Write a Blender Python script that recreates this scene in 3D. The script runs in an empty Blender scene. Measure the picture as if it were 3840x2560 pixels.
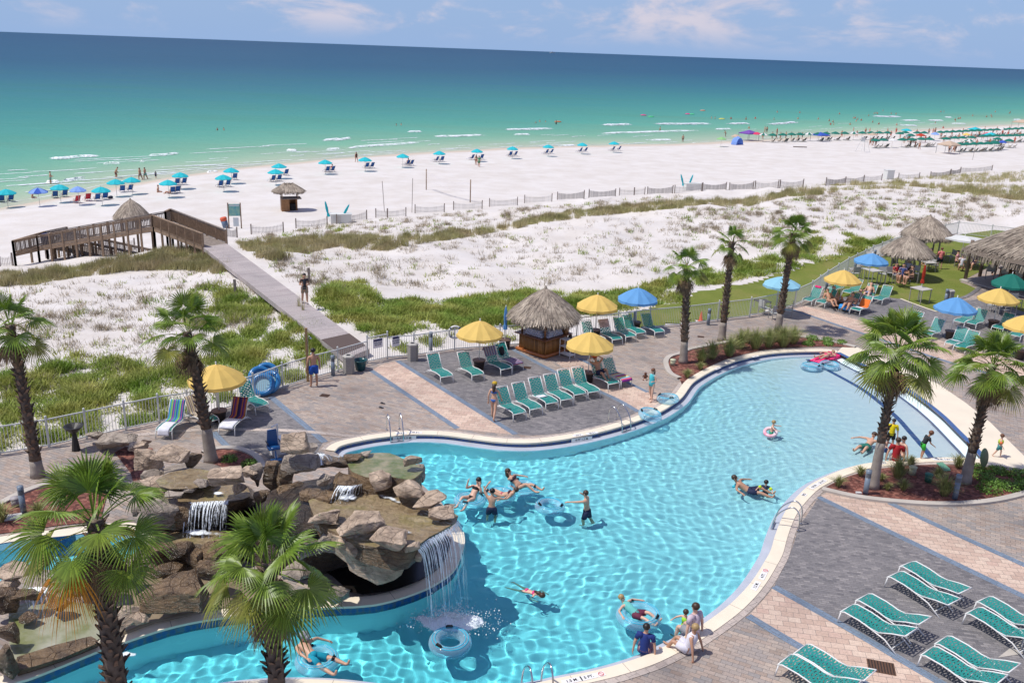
import bpy, bmesh, math, random
import numpy as np
from mathutils import Vector, Matrix, noise as mnoise
from mathutils.geometry import tessellate_polygon
PI = math.pi
R = math.radians
S = bpy.context.scene
COL = S.collection
rnd = random.Random(7)
npr = np.random.default_rng(7)
# camera
FOC, ROLL, PITCH, CAMH = 3378.0, R(2.1), R(17.9), 15.0
def ray(x, y):
 u = (x - 1920) / FOC; v = -(y - 1280) / FOC
 c, s = math.cos(ROLL), math.sin(ROLL)
 u, v = c*u - s*v, s*u + c*v
 return Vector((u, math.cos(PITCH) + v*math.sin(PITCH), -math.sin(PITCH) + v*math.cos(PITCH)))
def G(p, z=0.0):
 d = ray(*p); t = (z - CAMH) / d.z
 return Vector((d.x*t, d.y*t, z))
def at_depth(p, Y):
 d = ray(*p); t = Y / d.y
 return Vector((d.x*t, Y, CAMH + d.z*t))
K = 1280 / 2352
def T0(u, v): return (u*K, 400 + v*K)
def T1(u, v): return (1280 + u*K, 400 + v*K)
def T2(u, v): return (2560 + u*K, 400 + v*K)
def M0(u, v): return (u*K, 1040 + v*K)
def M1(u, v): return (1280 + u*K, 1040 + v*K)
def M2(u, v): return (2560 + u*K, 1040 + v*K)
def B0(u, v): return (u*K, 1720 + v*K)
def B1(u, v): return (1280 + u*K, 1720 + v*K)
def B2(u, v): return (2560 + u*K, 1720 + v*K)
def Q5(u, v): return (500 + u*1300/2352, 1600 + v*1300/2352)
def Q4(u, v): return (3000 + u*840/2195, 800 + v*840/2195)
def Q3(u, v): return (2640 + u*1200/2352, 400 + v*1200/2352)
def DD(u, v): return (u*1.63265, v*1.63265)
def L(f, pts): return [f(*p) for p in pts]
cd = bpy.data.cameras.new('camera'); cam = bpy.data.objects.new('camera', cd)
COL.objects.link(cam); S.camera = cam
cd.sensor_width = 36; cd.lens = FOC / 3840 * 36; cd.clip_end = 60000; cd.clip_start = 0.1
cam.location = (0, 0, CAMH)
cam.rotation_euler = (Matrix.Rotation(PI/2 - PITCH, 4, 'X') @ Matrix.Rotation(ROLL, 4, 'Z')).to_euler()
# objects & tags
def tag(o, label=None, cat=None, group=None, kind=None):
 if label: o['label'] = label
 if cat: o['category'] = cat
 if group: o['group'] = group
 if kind: o['kind'] = kind
 return o
def empty(name, loc=(0, 0, 0), rz=0.0, label=None, cat=None, group=None):
 o = bpy.data.objects.new(name, None); COL.objects.link(o)
 o.empty_display_size = 0.2
 o.location = loc; o.rotation_euler = (0, 0, rz)
 return tag(o, label, cat, group)
def copy_tree(o, parent=None):
 c = o.copy(); COL.objects.link(c)
 if parent is not None: c.parent = parent
 for ch in o.children: copy_tree(ch, c)
 return c
def dup(o, loc, rz=0.0, label=None, group=None, scale=None):
 c = copy_tree(o); c.location = loc; c.rotation_euler = (0, 0, rz)
 if scale: c.scale = (scale,)*3 if not hasattr(scale, '__len__') else scale
 if label: c['label'] = label
 if group: c['group'] = group
 return c
def mesh_obj(name, V, F, mats, parent=None, smooth=False, mi=None):
 me = bpy.data.meshes.new(name)
 me.from_pydata([tuple(v) for v in V], [], F)
 for m in (mats if isinstance(mats, (list, tuple)) else [mats]): me.materials.append(m)
 if mi is not None: me.polygons.foreach_set('material_index', mi)
 if smooth: me.polygons.foreach_set('use_smooth', [True]*len(me.polygons))
 me.update()
 o = bpy.data.objects.new(name, me); COL.objects.link(o)
 if parent is not None: o.parent = parent
 return o
def np_obj(name, V, nper, mat, parent=None, smooth=False):
 """V: (n,nper,3) array of separate polygons"""
 n = len(V); me = bpy.data.meshes.new(name)
 me.vertices.add(n*nper); me.vertices.foreach_set('co', np.asarray(V, dtype=np.float32).ravel())
 me.loops.add(n*nper); me.loops.foreach_set('vertex_index', np.arange(n*nper, dtype=np.int32))
 me.polygons.add(n); me.polygons.foreach_set('loop_start', np.arange(0, n*nper, nper, dtype=np.int32))
 me.materials.append(mat); me.update(calc_edges=True)
 o = bpy.data.objects.new(name, me); COL.objects.link(o)
 if parent is not None: o.parent = parent
 return o
class MB:
 def __init__(s): s.V = []; s.F = []; s.M = []; s.mi = 0
 def add(s, V, F):
  n = len(s.V); s.V += [tuple(v) for v in V]; s.F += [tuple(i+n for i in f) for f in F]; s.M += [s.mi]*len(F); return s
 def box(s, c, size, rz=0.0, mat=None, taper=1.0):
  x, y, z = size[0]/2, size[1]/2, size[2]/2
  P = [(-x,-y,-z),(x,-y,-z),(x,y,-z),(-x,y,-z),(-x*taper,-y*taper,z),(x*taper,-y*taper,z),(x*taper,y*taper,z),(-x*taper,y*taper,z)]
  M = Matrix.Translation(c) @ (mat if mat is not None else Matrix.Rotation(rz, 4, 'Z'))
  return s.add([M @ Vector(p) for p in P], [(0,3,2,1),(4,5,6,7),(0,1,5,4),(1,2,6,5),(2,3,7,6),(3,0,4,7)])
 def bar(s, a, b, w, h=None, up=(0, 0, 1)):
  a = Vector(a); b = Vector(b); h = h or w; d = b - a
  if d.length < 1e-6: return s
  d.normalize(); upv = Vector(up)
  if abs(d.dot(upv)) > .98: upv = Vector((0, 1, 0))
  x = d.cross(upv).normalized(); z = x.cross(d)
  P = []
  for q in (a, b):
   P += [q - x*w/2 - z*h/2, q + x*w/2 - z*h/2, q + x*w/2 + z*h/2, q - x*w/2 + z*h/2]
  return s.add(P, [(3,2,1,0),(4,5,6,7),(0,1,5,4),(1,2,6,5),(2,3,7,6),(3,0,4,7)])
 def tube(s, pts, r, n=8, cap=True, closed=False):
  pts = [Vector(p) for p in pts]; m = len(pts)
  rs = r if hasattr(r, '__len__') else [r]*m
  V = []; prev = None
  for i, p in enumerate(pts):
   if closed: t = pts[(i+1) % m] - pts[i-1]
   else: t = pts[min(i+1, m-1)] - pts[max(i-1, 0)]
   t.normalize()
   if prev is None:
    a = Vector((0, 0, 1)) if abs(t.z) < .9 else Vector((1, 0, 0))
    x = t.cross(a).normalized()
   else:
    x = prev - t*prev.dot(t)
    x = x.normalized() if x.length > 1e-6 else t.orthogonal().normalized()
   prev = x; y = t.cross(x)
   for k in range(n):
    a = 2*PI*k/n
    V.append(p + (x*math.cos(a) + y*math.sin(a))*rs[i])
  F = []
  for i in range(m if closed else m-1):
   j = (i+1) % m
   for k in range(n):
    F.append((i*n+k, i*n+(k+1) % n, j*n+(k+1) % n, j*n+k))
  if cap and not closed:
   F.append(tuple(range(n-1, -1, -1))); F.append(tuple((m-1)*n+k for k in range(n)))
  return s.add(V, F)
 def lathe(s, prof, n=16, c=(0, 0, 0), cap=True, sx=1, sy=1, ph=0):
  V = []; c = Vector(c)
  for r_, z in prof:
   for k in range(n):
    a = 2*PI*k/n + ph
    V.append(c + Vector((r_*math.cos(a)*sx, r_*math.sin(a)*sy, z)))
  F = []
  for i in range(len(prof)-1):
   for k in range(n):
    F.append((i*n+k, i*n+(k+1) % n, (i+1)*n+(k+1) % n, (i+1)*n+k))
  if cap:
   F.append(tuple(range(n-1, -1, -1))); F.append(tuple((len(prof)-1)*n+k for k in range(n)))
  return s.add(V, F)
 def ball(s, c, r, n=10, m=6):
  rx, ry, rz = r if hasattr(r, '__len__') else (r, r, r)
  V = [(c[0], c[1], c[2]-rz)]
  for i in range(1, m):
   a = PI*i/m
   for k in range(n):
    b = 2*PI*k/n
    V.append((c[0]+rx*math.sin(a)*math.cos(b), c[1]+ry*math.sin(a)*math.sin(b), c[2]-rz*math.cos(a)))
  V.append((c[0], c[1], c[2]+rz)); F = []
  for k in range(n): F.append((0, 1+(k+1) % n, 1+k))
  for i in range(m-2):
   for k in range(n):
    F.append((1+i*n+k, 1+i*n+(k+1) % n, 1+(i+1)*n+(k+1) % n, 1+(i+1)*n+k))
  b0 = 1+(m-2)*n
  for k in range(n): F.append((b0+k, b0+(k+1) % n, b0+n))
  return s.add(V, F)
 def prism(s, poly, z0, z1, top=True, bottom=True):
  n = len(poly); V = [(p[0], p[1], z0) for p in poly] + [(p[0], p[1], z1) for p in poly]
  A = sum(poly[i][0]*poly[(i+1) % n][1]-poly[(i+1) % n][0]*poly[i][1] for i in range(n))
  if A < 0:
   V = V[:n][::-1] + V[n:][::-1]
  F = [(i, (i+1) % n, n+(i+1) % n, n+i) for i in range(n)]
  tr = tessellate_polygon([[Vector(v) for v in V[n:]]])
  for t in tr:
   a, b, c = (Vector(V[n+i]) for i in t)
   if (b-a).cross(c-a).z < 0: t = t[::-1]
   if top: F.append(tuple(n+i for i in t))
   if bottom: F.append(tuple(t[::-1]))
  return s.add(V, F)
 def build(s, name, mat, parent=None, smooth=False, loc=None):
  o = mesh_obj(name, s.V, s.F, mat, parent, smooth, s.M if isinstance(mat, (list, tuple)) and len(mat) > 1 else None)
  if loc is not None: o.location = loc
  return o
# materials
MAT = {}
def newmat(name):
 m = bpy.data.materials.new(name); m.use_nodes = True
 return m, m.node_tree, m.node_tree.nodes['Principled BSDF']
def rgba(c): return (c[0], c[1], c[2], 1)
def mat(name, col, rough=.6, metal=0.0, var=0.0, scale=4.0, bump=0.0, bscale=None, island=0.0, spec=.5, col2=None, trans=0.0, detail=4, coat=0.0):
 """principled with optional noise variation towards col2, per-island value jitter and bump"""
 if name in MAT: return MAT[name]
 m, nt, b = newmat(name); N = nt.nodes; Lk = nt.links
 b.inputs['Roughness'].default_value = rough; b.inputs['Metallic'].default_value = metal
 b.inputs['Specular IOR Level'].default_value = spec
 if coat: b.inputs['Coat Weight'].default_value = coat
 b.inputs['Base Color'].default_value = rgba(col)
 src = None
 tc = N.new('ShaderNodeTexCoord')
 if var > 0 or col2:
  nz = N.new('ShaderNodeTexNoise'); nz.inputs['Scale'].default_value = scale; nz.inputs['Detail'].default_value = detail
  Lk.new(tc.outputs['Object'], nz.inputs['Vector'])
  rp = N.new('ShaderNodeMapRange'); rp.inputs[1].default_value = .32; rp.inputs[2].default_value = .68
  Lk.new(nz.outputs['Fac'], rp.inputs[0])
  mx = N.new('ShaderNodeMix'); mx.data_type = 'RGBA'
  c2 = col2 or tuple(c*(1-var) for c in col)
  mx.inputs[6].default_value = rgba(col); mx.inputs[7].default_value = rgba(c2)
  Lk.new(rp.outputs[0], mx.inputs[0]); src = mx.outputs[2]
 if island > 0:
  g = N.new('ShaderNodeNewGeometry'); mr = N.new('ShaderNodeMapRange')
  mr.inputs[3].default_value = 1-island; mr.inputs[4].default_value = 1+island
  Lk.new(g.outputs['Random Per Island'], mr.inputs[0])
  hs = N.new('ShaderNodeHueSaturation')
  Lk.new(mr.outputs[0], hs.inputs['Value'])
  if src: Lk.new(src, hs.inputs['Color'])
  else: hs.inputs['Color'].default_value = rgba(col)
  src = hs.outputs[0]
 if src: Lk.new(src, b.inputs['Base Color'])
 if bump > 0:
  nb = N.new('ShaderNodeTexNoise'); nb.inputs['Scale'].default_value = bscale or scale*4; nb.inputs['Detail'].default_value = 6
  Lk.new(tc.outputs['Object'], nb.inputs['Vector'])
  bp = N.new('ShaderNodeBump'); bp.inputs['Strength'].default_value = 1; bp.inputs['Distance'].default_value = bump
  Lk.new(nb.outputs['Fac'], bp.inputs['Height']); Lk.new(bp.outputs[0], b.inputs['Normal'])
 if trans > 0:
  tl = N.new('ShaderNodeBsdfTranslucent'); ms = N.new('ShaderNodeMixShader'); ms.inputs[0].default_value = trans
  out = N['Material Output']
  if src: Lk.new(src, tl.inputs[0])
  else: tl.inputs[0].default_value = rgba(col)
  Lk.new(b.outputs[0], ms.inputs[1]); Lk.new(tl.outputs[0], ms.inputs[2]); Lk.new(ms.outputs[0], out.inputs[0])
 MAT[name] = m
 return m
def ramp(N, Lk, src, stops, interp='LINEAR'):
 r = N.new('ShaderNodeValToRGB'); r.color_ramp.interpolation = interp
 e = r.color_ramp.elements
 e[0].position, e[0].color = stops[0][0], rgba(stops[0][1]); e[1].position, e[1].color = stops[-1][0], rgba(stops[-1][1])
 for p, c in stops[1:-1]:
  k = e.new(p); k.color = rgba(c)
 Lk.new(src, r.inputs[0]); return r.outputs[0]
def math_n(N, Lk, op, a, b=None):
 m = N.new('ShaderNodeMath'); m.operation = op
 for i, v in enumerate((a, b)):
  if v is None: continue
  if isinstance(v, (int, float)): m.inputs[i].default_value = v
  else: Lk.new(v, m.inputs[i])
 return m.outputs[0]
def mixc(N, Lk, f, a, b, mode='MIX'):
 m = N.new('ShaderNodeMix'); m.data_type = 'RGBA'; m.blend_type = mode
 for i, v in ((0, f), (6, a), (7, b)):
  if isinstance(v, (int, float)): m.inputs[i].default_value = v
  elif isinstance(v, tuple): m.inputs[i].default_value = rgba(v)
  else: Lk.new(v, m.inputs[i])
 return m.outputs[2]
def sstep(a, b, x):
 t = min(1, max(0, (x-a)/(b-a))); return t*t*(3-2*t)
def inpoly_np(X, Y, poly):
 P = np.array([(p[0], p[1]) for p in poly]); ins = np.zeros(X.shape, bool); j = len(P)-1
 for i in range(len(P)):
  xi, yi = P[i]; xj, yj = P[j]
  if yi != yj:
   c = ((yi > Y) != (yj > Y)) & (X < (xj-xi)*(Y-yi)/(yj-yi)+xi)
   ins ^= c
  j = i
 return ins
def smooth_line(pts, n=6, closed=False):
 """Catmull-Rom through points"""
 P = [Vector(p) for p in pts]; m = len(P); out = []
 for i in range(m if closed else m-1):
  p1 = P[i]; p2 = P[(i+1) % m]
  p0 = P[i-1] if (i > 0 or closed) else p1*2-p2
  p3 = P[(i+2) % m] if (i+2 < m or closed) else p2*2-p1
  for k in range(n):
   t = k/n
   out.append(0.5*((2*p1) + (p2-p0)*t + (2*p0-5*p1+4*p2-p3)*t*t + (3*p1-p0-3*p2+p3)*t**3))
 if not closed: out.append(P[-1])
 return out
def offset_line(pts, d):
 """offset to the left of travel direction, in xy"""
 out = []
 for i, p in enumerate(pts):
  t = Vector(pts[min(i+1, len(pts)-1)]) - Vector(pts[max(i-1, 0)]); t.z = 0
  t.normalize(); out.append(Vector(p) + Vector((-t.y, t.x, 0))*d)
 return out
def strip_obj(name, a, b, m, z=None, parent=None):
 """flat ribbon between two polylines of equal length"""
 V = [Vector(p) for p in a] + [Vector(p) for p in b]
 if z is not None:
  for v in V: v.z = z
 n = len(a); F = []
 for i in range(n-1):
  f = (i, i+1, n+i+1, n+i)
  if (V[f[1]]-V[f[0]]).cross(V[f[3]]-V[f[0]]).z < 0: f = f[::-1]
  F.append(f)
 return mesh_obj(name, V, F, m, parent)
def flat_obj(name, poly, z, m, parent=None, holes=()):
 loops = [[Vector((p[0], p[1], z)) for p in poly]] + [[Vector((p[0], p[1], z)) for p in h] for h in holes]
 V = [v for l in loops for v in l]; F = []
 for t in tessellate_polygon(loops):
  a, b, c = (V[i] for i in t)
  if (b-a).cross(c-a).z < 0: t = t[::-1]
  F.append(tuple(t))
 return mesh_obj(name, V, F, m, parent)
def seg_dist(p, a, b):
 ab = b-a; t = max(0, min(1, (p-a).dot(ab)/max(1e-9, ab.length_squared))); return (p-(a+ab*t)).length
# light & sky
SUN_EL, SUN_DIR = R(62), Vector((-math.cos(R(62))*math.cos(R(12)), -math.cos(R(62))*math.sin(R(12)), math.sin(R(62))))
sd = bpy.data.lights.new('sun', 'SUN'); sd.energy = 3.6; sd.angle = R(.5); sd.color = (1, .965, .9)
so = bpy.data.objects.new('sun', sd); COL.objects.link(so)
so.rotation_euler = SUN_DIR.to_track_quat('Z', 'Y').to_euler(); so.location = (-30, -10, 60)
sd.cycles.is_caustics_light = True
W = bpy.data.worlds.new('World'); S.world = W; W.use_nodes = True
nt = W.node_tree; N = nt.nodes; Lk = nt.links; bg = N['Background']
sky = N.new('ShaderNodeTexSky'); sky.sky_type = 'NISHITA'; sky.sun_disc = False
sky.sun_elevation = SUN_EL; sky.sun_rotation = math.atan2(SUN_DIR.x, SUN_DIR.y)
sky.air_density = 1.0; sky.dust_density = .3; sky.ozone_density = 3.0
tc = N.new('ShaderNodeTexCoord'); sep = N.new('ShaderNodeSeparateXYZ'); Lk.new(tc.outputs['Generated'], sep.inputs[0])
mp = N.new('ShaderNodeMapping'); mp.inputs['Scale'].default_value = (1, 1, 2.6); mp.inputs['Location'].default_value = (.37, .2, .05)
Lk.new(tc.outputs['Generated'], mp.inputs[0])
n1 = N.new('ShaderNodeTexNoise'); n1.inputs['Scale'].default_value = 9.5; n1.inputs['Detail'].default_value = 9; n1.inputs['Roughness'].default_value = .6; n1.inputs['Distortion'].default_value = .35
Lk.new(mp.outputs[0], n1.inputs[0])
n2 = N.new('ShaderNodeTexNoise'); n2.inputs['Scale'].default_value = 3.8; n2.inputs['Detail'].default_value = 4
Lk.new(mp.outputs[0], n2.inputs[0])
d = math_n(N, Lk, 'ADD', math_n(N, Lk, 'MULTIPLY', n1.outputs[0], .62), math_n(N, Lk, 'MULTIPLY', n2.outputs[0], .5))
mr = N.new('ShaderNodeMapRange'); mr.interpolation_type = 'SMOOTHSTEP'; mr.inputs[1].default_value = .525; mr.inputs[2].default_value = .65
Lk.new(d, mr.inputs[0])
hz = N.new('ShaderNodeMapRange'); hz.interpolation_type = 'SMOOTHSTEP'; hz.inputs[1].default_value = .0; hz.inputs[2].default_value = .035; Lk.new(sep.outputs[2], hz.inputs[0])
cf = math_n(N, Lk, 'MULTIPLY', math_n(N, Lk, 'MULTIPLY', mr.outputs[0], hz.outputs[0]), .78)
base = mixc(N, Lk, 1.0, sky.outputs[0], (.72, .80, 1.12), 'MULTIPLY')
hr = N.new('ShaderNodeMapRange'); hr.inputs[1].default_value = 0; hr.inputs[2].default_value = .3; Lk.new(sep.outputs[2], hr.inputs[0])
low = mixc(N, Lk, hr.outputs[0], (2.8, 4.1, 6.5), base)
shade = mixc(N, Lk, n1.outputs[0], (4.3, 4.3, 5.6), (8.0, 7.0, 7.2))
fin = mixc(N, Lk, cf, low, shade)
Lk.new(fin, bg.inputs[0]); bg.inputs[1].default_value = .105
S.view_settings.view_transform = 'Standard'; S.view_settings.look = 'None'; S.view_settings.exposure = 0.1; S.view_settings.gamma = 1
S.cycles.max_bounces = 8; S.cycles.transparent_max_bounces = 16; S.cycles.caustics_refractive = True; S.cycles.caustics_reflective = False; S.cycles.blur_glossy = .6
S.cycles.use_denoising = True
# terrain
SEA = -5.0
SHORE_PX = [(-600, 860), (-250, 812), (0, 770), (250, 728), (500, 676), (750, 645), (1000, 617), (1250, 594), (1500, 577), (1750, 562), (2000, 551), (2300, 543), (2560, 540), (2700, 530), (3000, 512), (3300, 492), (3600, 478), (3840, 466), (4200, 455)]
SHORE = [G(p, SEA) for p in SHORE_PX]
CTRL = []
def cp(f, z, *pts):
 for p in pts: CTRL.append((f(*p) if f else p, z))
for (x, y) in SHORE_PX[1:-1:1]:
 CTRL.append(((x, y), SEA)); CTRL.append(((x, y-26), SEA-1.6))
cp(None, -4.1, (-100, 900), (250, 815), (560, 760), (1200, 700), (1800, 655), (2400, 632), (3000, 590), (3400, 565), (3840, 548))
cp(None, -3.5, (-100, 1010), (0, 993), (294, 962), (506, 933), (871, 890), (1002, 879), (1225, 846), (1465, 813), (1753, 786), (2069, 754), (2308, 737), (2560, 721), (2919, 705), (3150, 688), (3305, 676), (3485, 665), (3763, 640), (4000, 620))
cp(T0, -1.6, (0, 1190), (500, 1150)); cp(T0, -.8, (1100, 1060)); cp(T0, -.2, (1450, 1000)); cp(T0, -1.0, (1700, 960))
cp(T0, -.25, (1560, 1010), (1900, 1250))
cp(T1, -1.2, (300, 920), (900, 860)); cp(T1, -.7, (1400, 790)); cp(T1, -.4, (2000, 680)); cp(T2, 0.0, (400, 650)); cp(T2, .7, (900, 580)); cp(T2, 1.1, (1400, 548), (1900, 600)); cp(T2, .8, (2352, 620), (2700, 640))
cp(T2, -2.6, (1500, 500), (1900, 500), (2352, 500))
cp(None, -1.1, (200, 1180), (600, 1150)); cp(None, -1.2, (1300, 1010), (1900, 1000), (2400, 950)); cp(None, -.6, (2500, 1080), (3000, 900), (200, 1350), (700, 1350))
cp(None, -.45, (3300, 820), (3600, 835), (3840, 850), (1500, 1230), (2000, 1180)); cp(None, -.35, (2700, 1100), (2300, 1200), (0, 1640), (600, 1540), (1100, 1430), (3000, 1100), (3300, 960), (4000, 950))
cp(None, -.35, (200, 2000), (1300, 1600), (2600, 1600), (3700, 1500), (1920, 2500), (3600, 2400), (-500, 1900), (-600, 1200), (4300, 1500))
CW = np.array([list(G(p, z)) for p, z in CTRL])
def tps_fit(P, z, lam=2.0):
 n = len(P); d2 = ((P[:, None]-P[None])**2).sum(-1); Kk = .5*d2*np.log(d2+1e-12); Kk += np.eye(n)*lam
 A = np.zeros((n+3, n+3)); A[:n, :n] = Kk; A[:n, n] = 1; A[:n, n+1:] = P; A[n, :n] = 1; A[n+1:, :n] = P.T
 return np.linalg.solve(A, np.concatenate([z, [0, 0, 0]]))
TW = tps_fit(CW[:, :2]/10, CW[:, 2], 3.0)
def hnoise(X, Y):
 z = np.zeros_like(X)
 for i in range(14):
  a = 1.3*i+.4; l = [17, 11, 7.3, 5.1, 3.9, 2.9, 2.2][i % 7]; am = .012*l
  z += am*np.sin((X*math.cos(a)+Y*math.sin(a))*2*PI/l + 1.7*i + 1.5*np.sin(X*.13+i)+1.2*np.cos(Y*.17-i))
 return z
def terr_np(X, Y):
 X = np.asarray(X, float); Y = np.asarray(Y, float); sh = X.shape
 P = np.stack([X.ravel(), Y.ravel()], -1)/10; out = np.zeros(len(P)); C = CW[:, :2]/10; n = len(C)
 for s0 in range(0, len(P), 20000):
  q = P[s0:s0+20000]; d2 = ((q[:, None]-C[None])**2).sum(-1)
  out[s0:s0+20000] = (.5*d2*np.log(d2+1e-12)) @ TW[:n] + TW[n] + q @ TW[n+1:]
 z = out.reshape(sh); hn = hnoise(X, Y)
 k = np.clip((z+3.4)/1.6, 0.06, 1)*np.clip((.5-z)/.8+.4, .5, 1)
 near = np.clip((Y-30)/40, .25, 1)
 return np.clip(z + hn*k*near*.85, -9, 2.2)
def terr(x, y): return float(terr_np(np.array([x]), np.array([y]))[0])
def TG(p, guess=-2.0):
 """pixel -> point on the terrain"""
 d = ray(*p); ts = np.concatenate([np.arange(30, 130, .5), np.arange(130, 700, 2.0)])/d.y
 X = d.x*ts; Y = d.y*ts; Z = CAMH+d.z*ts; H = np.maximum(terr_np(X, Y), SEA-.05)
 i = int(np.argmax(Z <= H))
 if Z[i] > H[i]: return G(p, SEA)
 if i == 0: return Vector((X[0], Y[0], H[0]))
 a = (Z[i-1]-H[i-1]); b = (H[i]-Z[i]); f = a/(a+b+1e-9); t = ts[i-1]+(ts[i]-ts[i-1])*f
 return Vector((d.x*t, d.y*t, CAMH+d.z*t))
def TGn(px):
 """vectorised TG for many pixels"""
 px = np.asarray(px, float); u = (px[:, 0]-1920)/FOC; v = -(px[:, 1]-1280)/FOC; c, s = math.cos(ROLL), math.sin(ROLL)
 u, v = c*u-s*v, s*u+c*v; dx = u; dy = math.cos(PITCH)+v*math.sin(PITCH); dz = -math.sin(PITCH)+v*math.cos(PITCH)
 z = np.full(len(px), -1.5)
 best = None
 t = (z-CAMH)/dz
 for _ in range(14):
  X = dx*t; Y = dy*t; z = .5*z + .5*terr_np(X, Y); t = (z-CAMH)/dz
 return np.stack([dx*t, dy*t, terr_np(dx*t, dy*t)], -1)
# deck outline (world, z=0)
FENCE_PX = L(M0, [(-400, 1290), (0, 1225), (340, 1170), (600, 1112), (870, 1052), (1100, 1002), (1300, 970), (1500, 928), (1750, 845), (1950, 765), (2150, 700), (2330, 652)]) + L(M1, [(180, 590), (318, 560), (500, 545), (780, 502), (1090, 480), (1240, 468), (1620, 415), (1900, 380), (2120, 352), (2352, 330)]) + L(M2, [(240, 300), (460, 273), (640, 235), (770, 200)]) + L(T2, [(880, 1325), (985, 1245), (1130, 1150), (1300, 1062), (1420, 1010), (1560, 960), (1700, 925), (1890, 878)])
FENCE = [G(p, 0) for p in FENCE_PX]
far_r = [G(DD(2352, 560), 0), G(DD(2700, 590), 0)]
DECK_OUT = [f + Vector((0, 0, 0)) for f in FENCE]
DECK_OUT = offset_line(DECK_OUT, .25) + far_r + [Vector((75, 40, 0)), Vector((60, 10, 0)), Vector((0, 6, 0)), Vector((-30, 8, 0)), Vector((-40, 25, 0))]
GX = np.concatenate([np.arange(-190, -56, 4.0), np.arange(-56, 70, .7), np.arange(70, 460, 3.5)])
GY = np.concatenate([np.arange(2, 26, 4.0), np.arange(26, 128, .7), np.arange(128, 560, 3.5)])
XX, YY = np.meshgrid(GX, GY); ZZ = terr_np(XX, YY)
inner = offset_line(FENCE, -.8) + [Vector((80, 60, 0)), Vector((78, 0, 0)), Vector((-45, 0, 0)), Vector((-45, 26, 0))]
inm = inpoly_np(XX, YY, [(p.x, p.y) for p in inner])
ba, bb = G(M1(110, 530)), G(T0(1480, 955)); bt = np.clip(((XX-ba.x)*(bb.x-ba.x)+(YY-ba.y)*(bb.y-ba.y))/((bb.x-ba.x)**2+(bb.y-ba.y)**2), 0, 1); bdist = np.hypot(XX-ba.x-bt*(bb.x-ba.x), YY-ba.y-bt*(bb.y-ba.y)); ZZ = np.where(bdist < 3.0, np.minimum(ZZ, -.28+np.clip(bdist-1.9, 0, 2)*.4), ZZ)
ZZ = np.where(inm, -4.5, ZZ)
gv = np.stack([XX, YY, ZZ], -1).reshape(-1, 3); nx, ny = len(GX), len(GY)
ii = (np.arange(ny-1)[:, None]*nx+np.arange(nx-1)[None]).ravel()
gf = np.stack([ii, ii+1, ii+1+nx, ii+nx], -1)
def grid_mesh(name, V, Fq, m, smooth=True):
 me = bpy.data.meshes.new(name); me.vertices.add(len(V)); me.vertices.foreach_set('co', V.astype(np.float32).ravel())
 n = len(Fq); me.loops.add(n*4); me.loops.foreach_set('vertex_index', Fq.astype(np.int32).ravel())
 me.polygons.add(n); me.polygons.foreach_set('loop_start', np.arange(0, n*4, 4, dtype=np.int32))
 me.materials.append(m); me.update(calc_edges=True)
 if smooth: me.polygons.foreach_set('use_smooth', [True]*n)
 o = bpy.data.objects.new(name, me); COL.objects.link(o); return o
# sand
m, nt, b = newmat('white sand'); N = nt.nodes; Lk = nt.links
tc = N.new('ShaderNodeTexCoord')
a1 = N.new('ShaderNodeTexNoise'); a1.inputs['Scale'].default_value = .35; a1.inputs['Detail'].default_value = 8; Lk.new(tc.outputs['Object'], a1.inputs[0])
a2 = N.new('ShaderNodeTexNoise'); a2.inputs['Scale'].default_value = 3.2; a2.inputs['Detail'].default_value = 8; a2.inputs['Roughness'].default_value = .7; Lk.new(tc.outputs['Object'], a2.inputs[0])
geo = N.new('ShaderNodeNewGeometry'); sp = N.new('ShaderNodeSeparateXYZ'); Lk.new(geo.outputs['Position'], sp.inputs[0])
c1 = mixc(N, Lk, ramp(N, Lk, a1.outputs[0], [(.35, (0, 0, 0)), (.7, (1, 1, 1))]), (.68, .64, .605), (.60, .55, .50))
dirt = ramp(N, Lk, a2.outputs[0], [(.56, (0, 0, 0)), (.70, (1, 1, 1))])
dz = N.new('ShaderNodeMapRange'); dz.inputs[1].default_value = -3.2; dz.inputs[2].default_value = -1.4; Lk.new(sp.outputs[2], dz.inputs[0])
dzz = math_n(N, Lk, 'MULTIPLY', math_n(N, Lk, 'MULTIPLY', dirt, dz.outputs[0]), .38)
c2 = mixc(N, Lk, dzz, c1, (.36, .29, .22))
wet = N.new('ShaderNodeMapRange'); wet.interpolation_type = 'SMOOTHSTEP'; wet.inputs[1].default_value = -4.72; wet.inputs[2].default_value = -4.93; Lk.new(sp.outputs[2], wet.inputs[0])
c3 = mixc(N, Lk, wet.outputs[0], c2, (.55, .47, .38))
Lk.new(c3, b.inputs['Base Color']); b.inputs['Roughness'].default_value = .9; b.inputs['Specular IOR Level'].default_value = .2
v1 = N.new('ShaderNodeTexNoise'); v1.inputs['Scale'].default_value = 2.2; v1.inputs['Detail'].default_value = 9; v1.inputs['Roughness'].default_value = .62; Lk.new(tc.outputs['Object'], v1.inputs[0])
bp = N.new('ShaderNodeBump'); bp.inputs['Distance'].default_value = .07; bp.inputs['Strength'].default_value = .7; Lk.new(v1.outputs[0], bp.inputs['Height']); Lk.new(bp.outputs[0], b.inputs['Normal'])
SAND = m
sand = grid_mesh('beach_sand', gv, gf, SAND); tag(sand, kind='structure')
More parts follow.
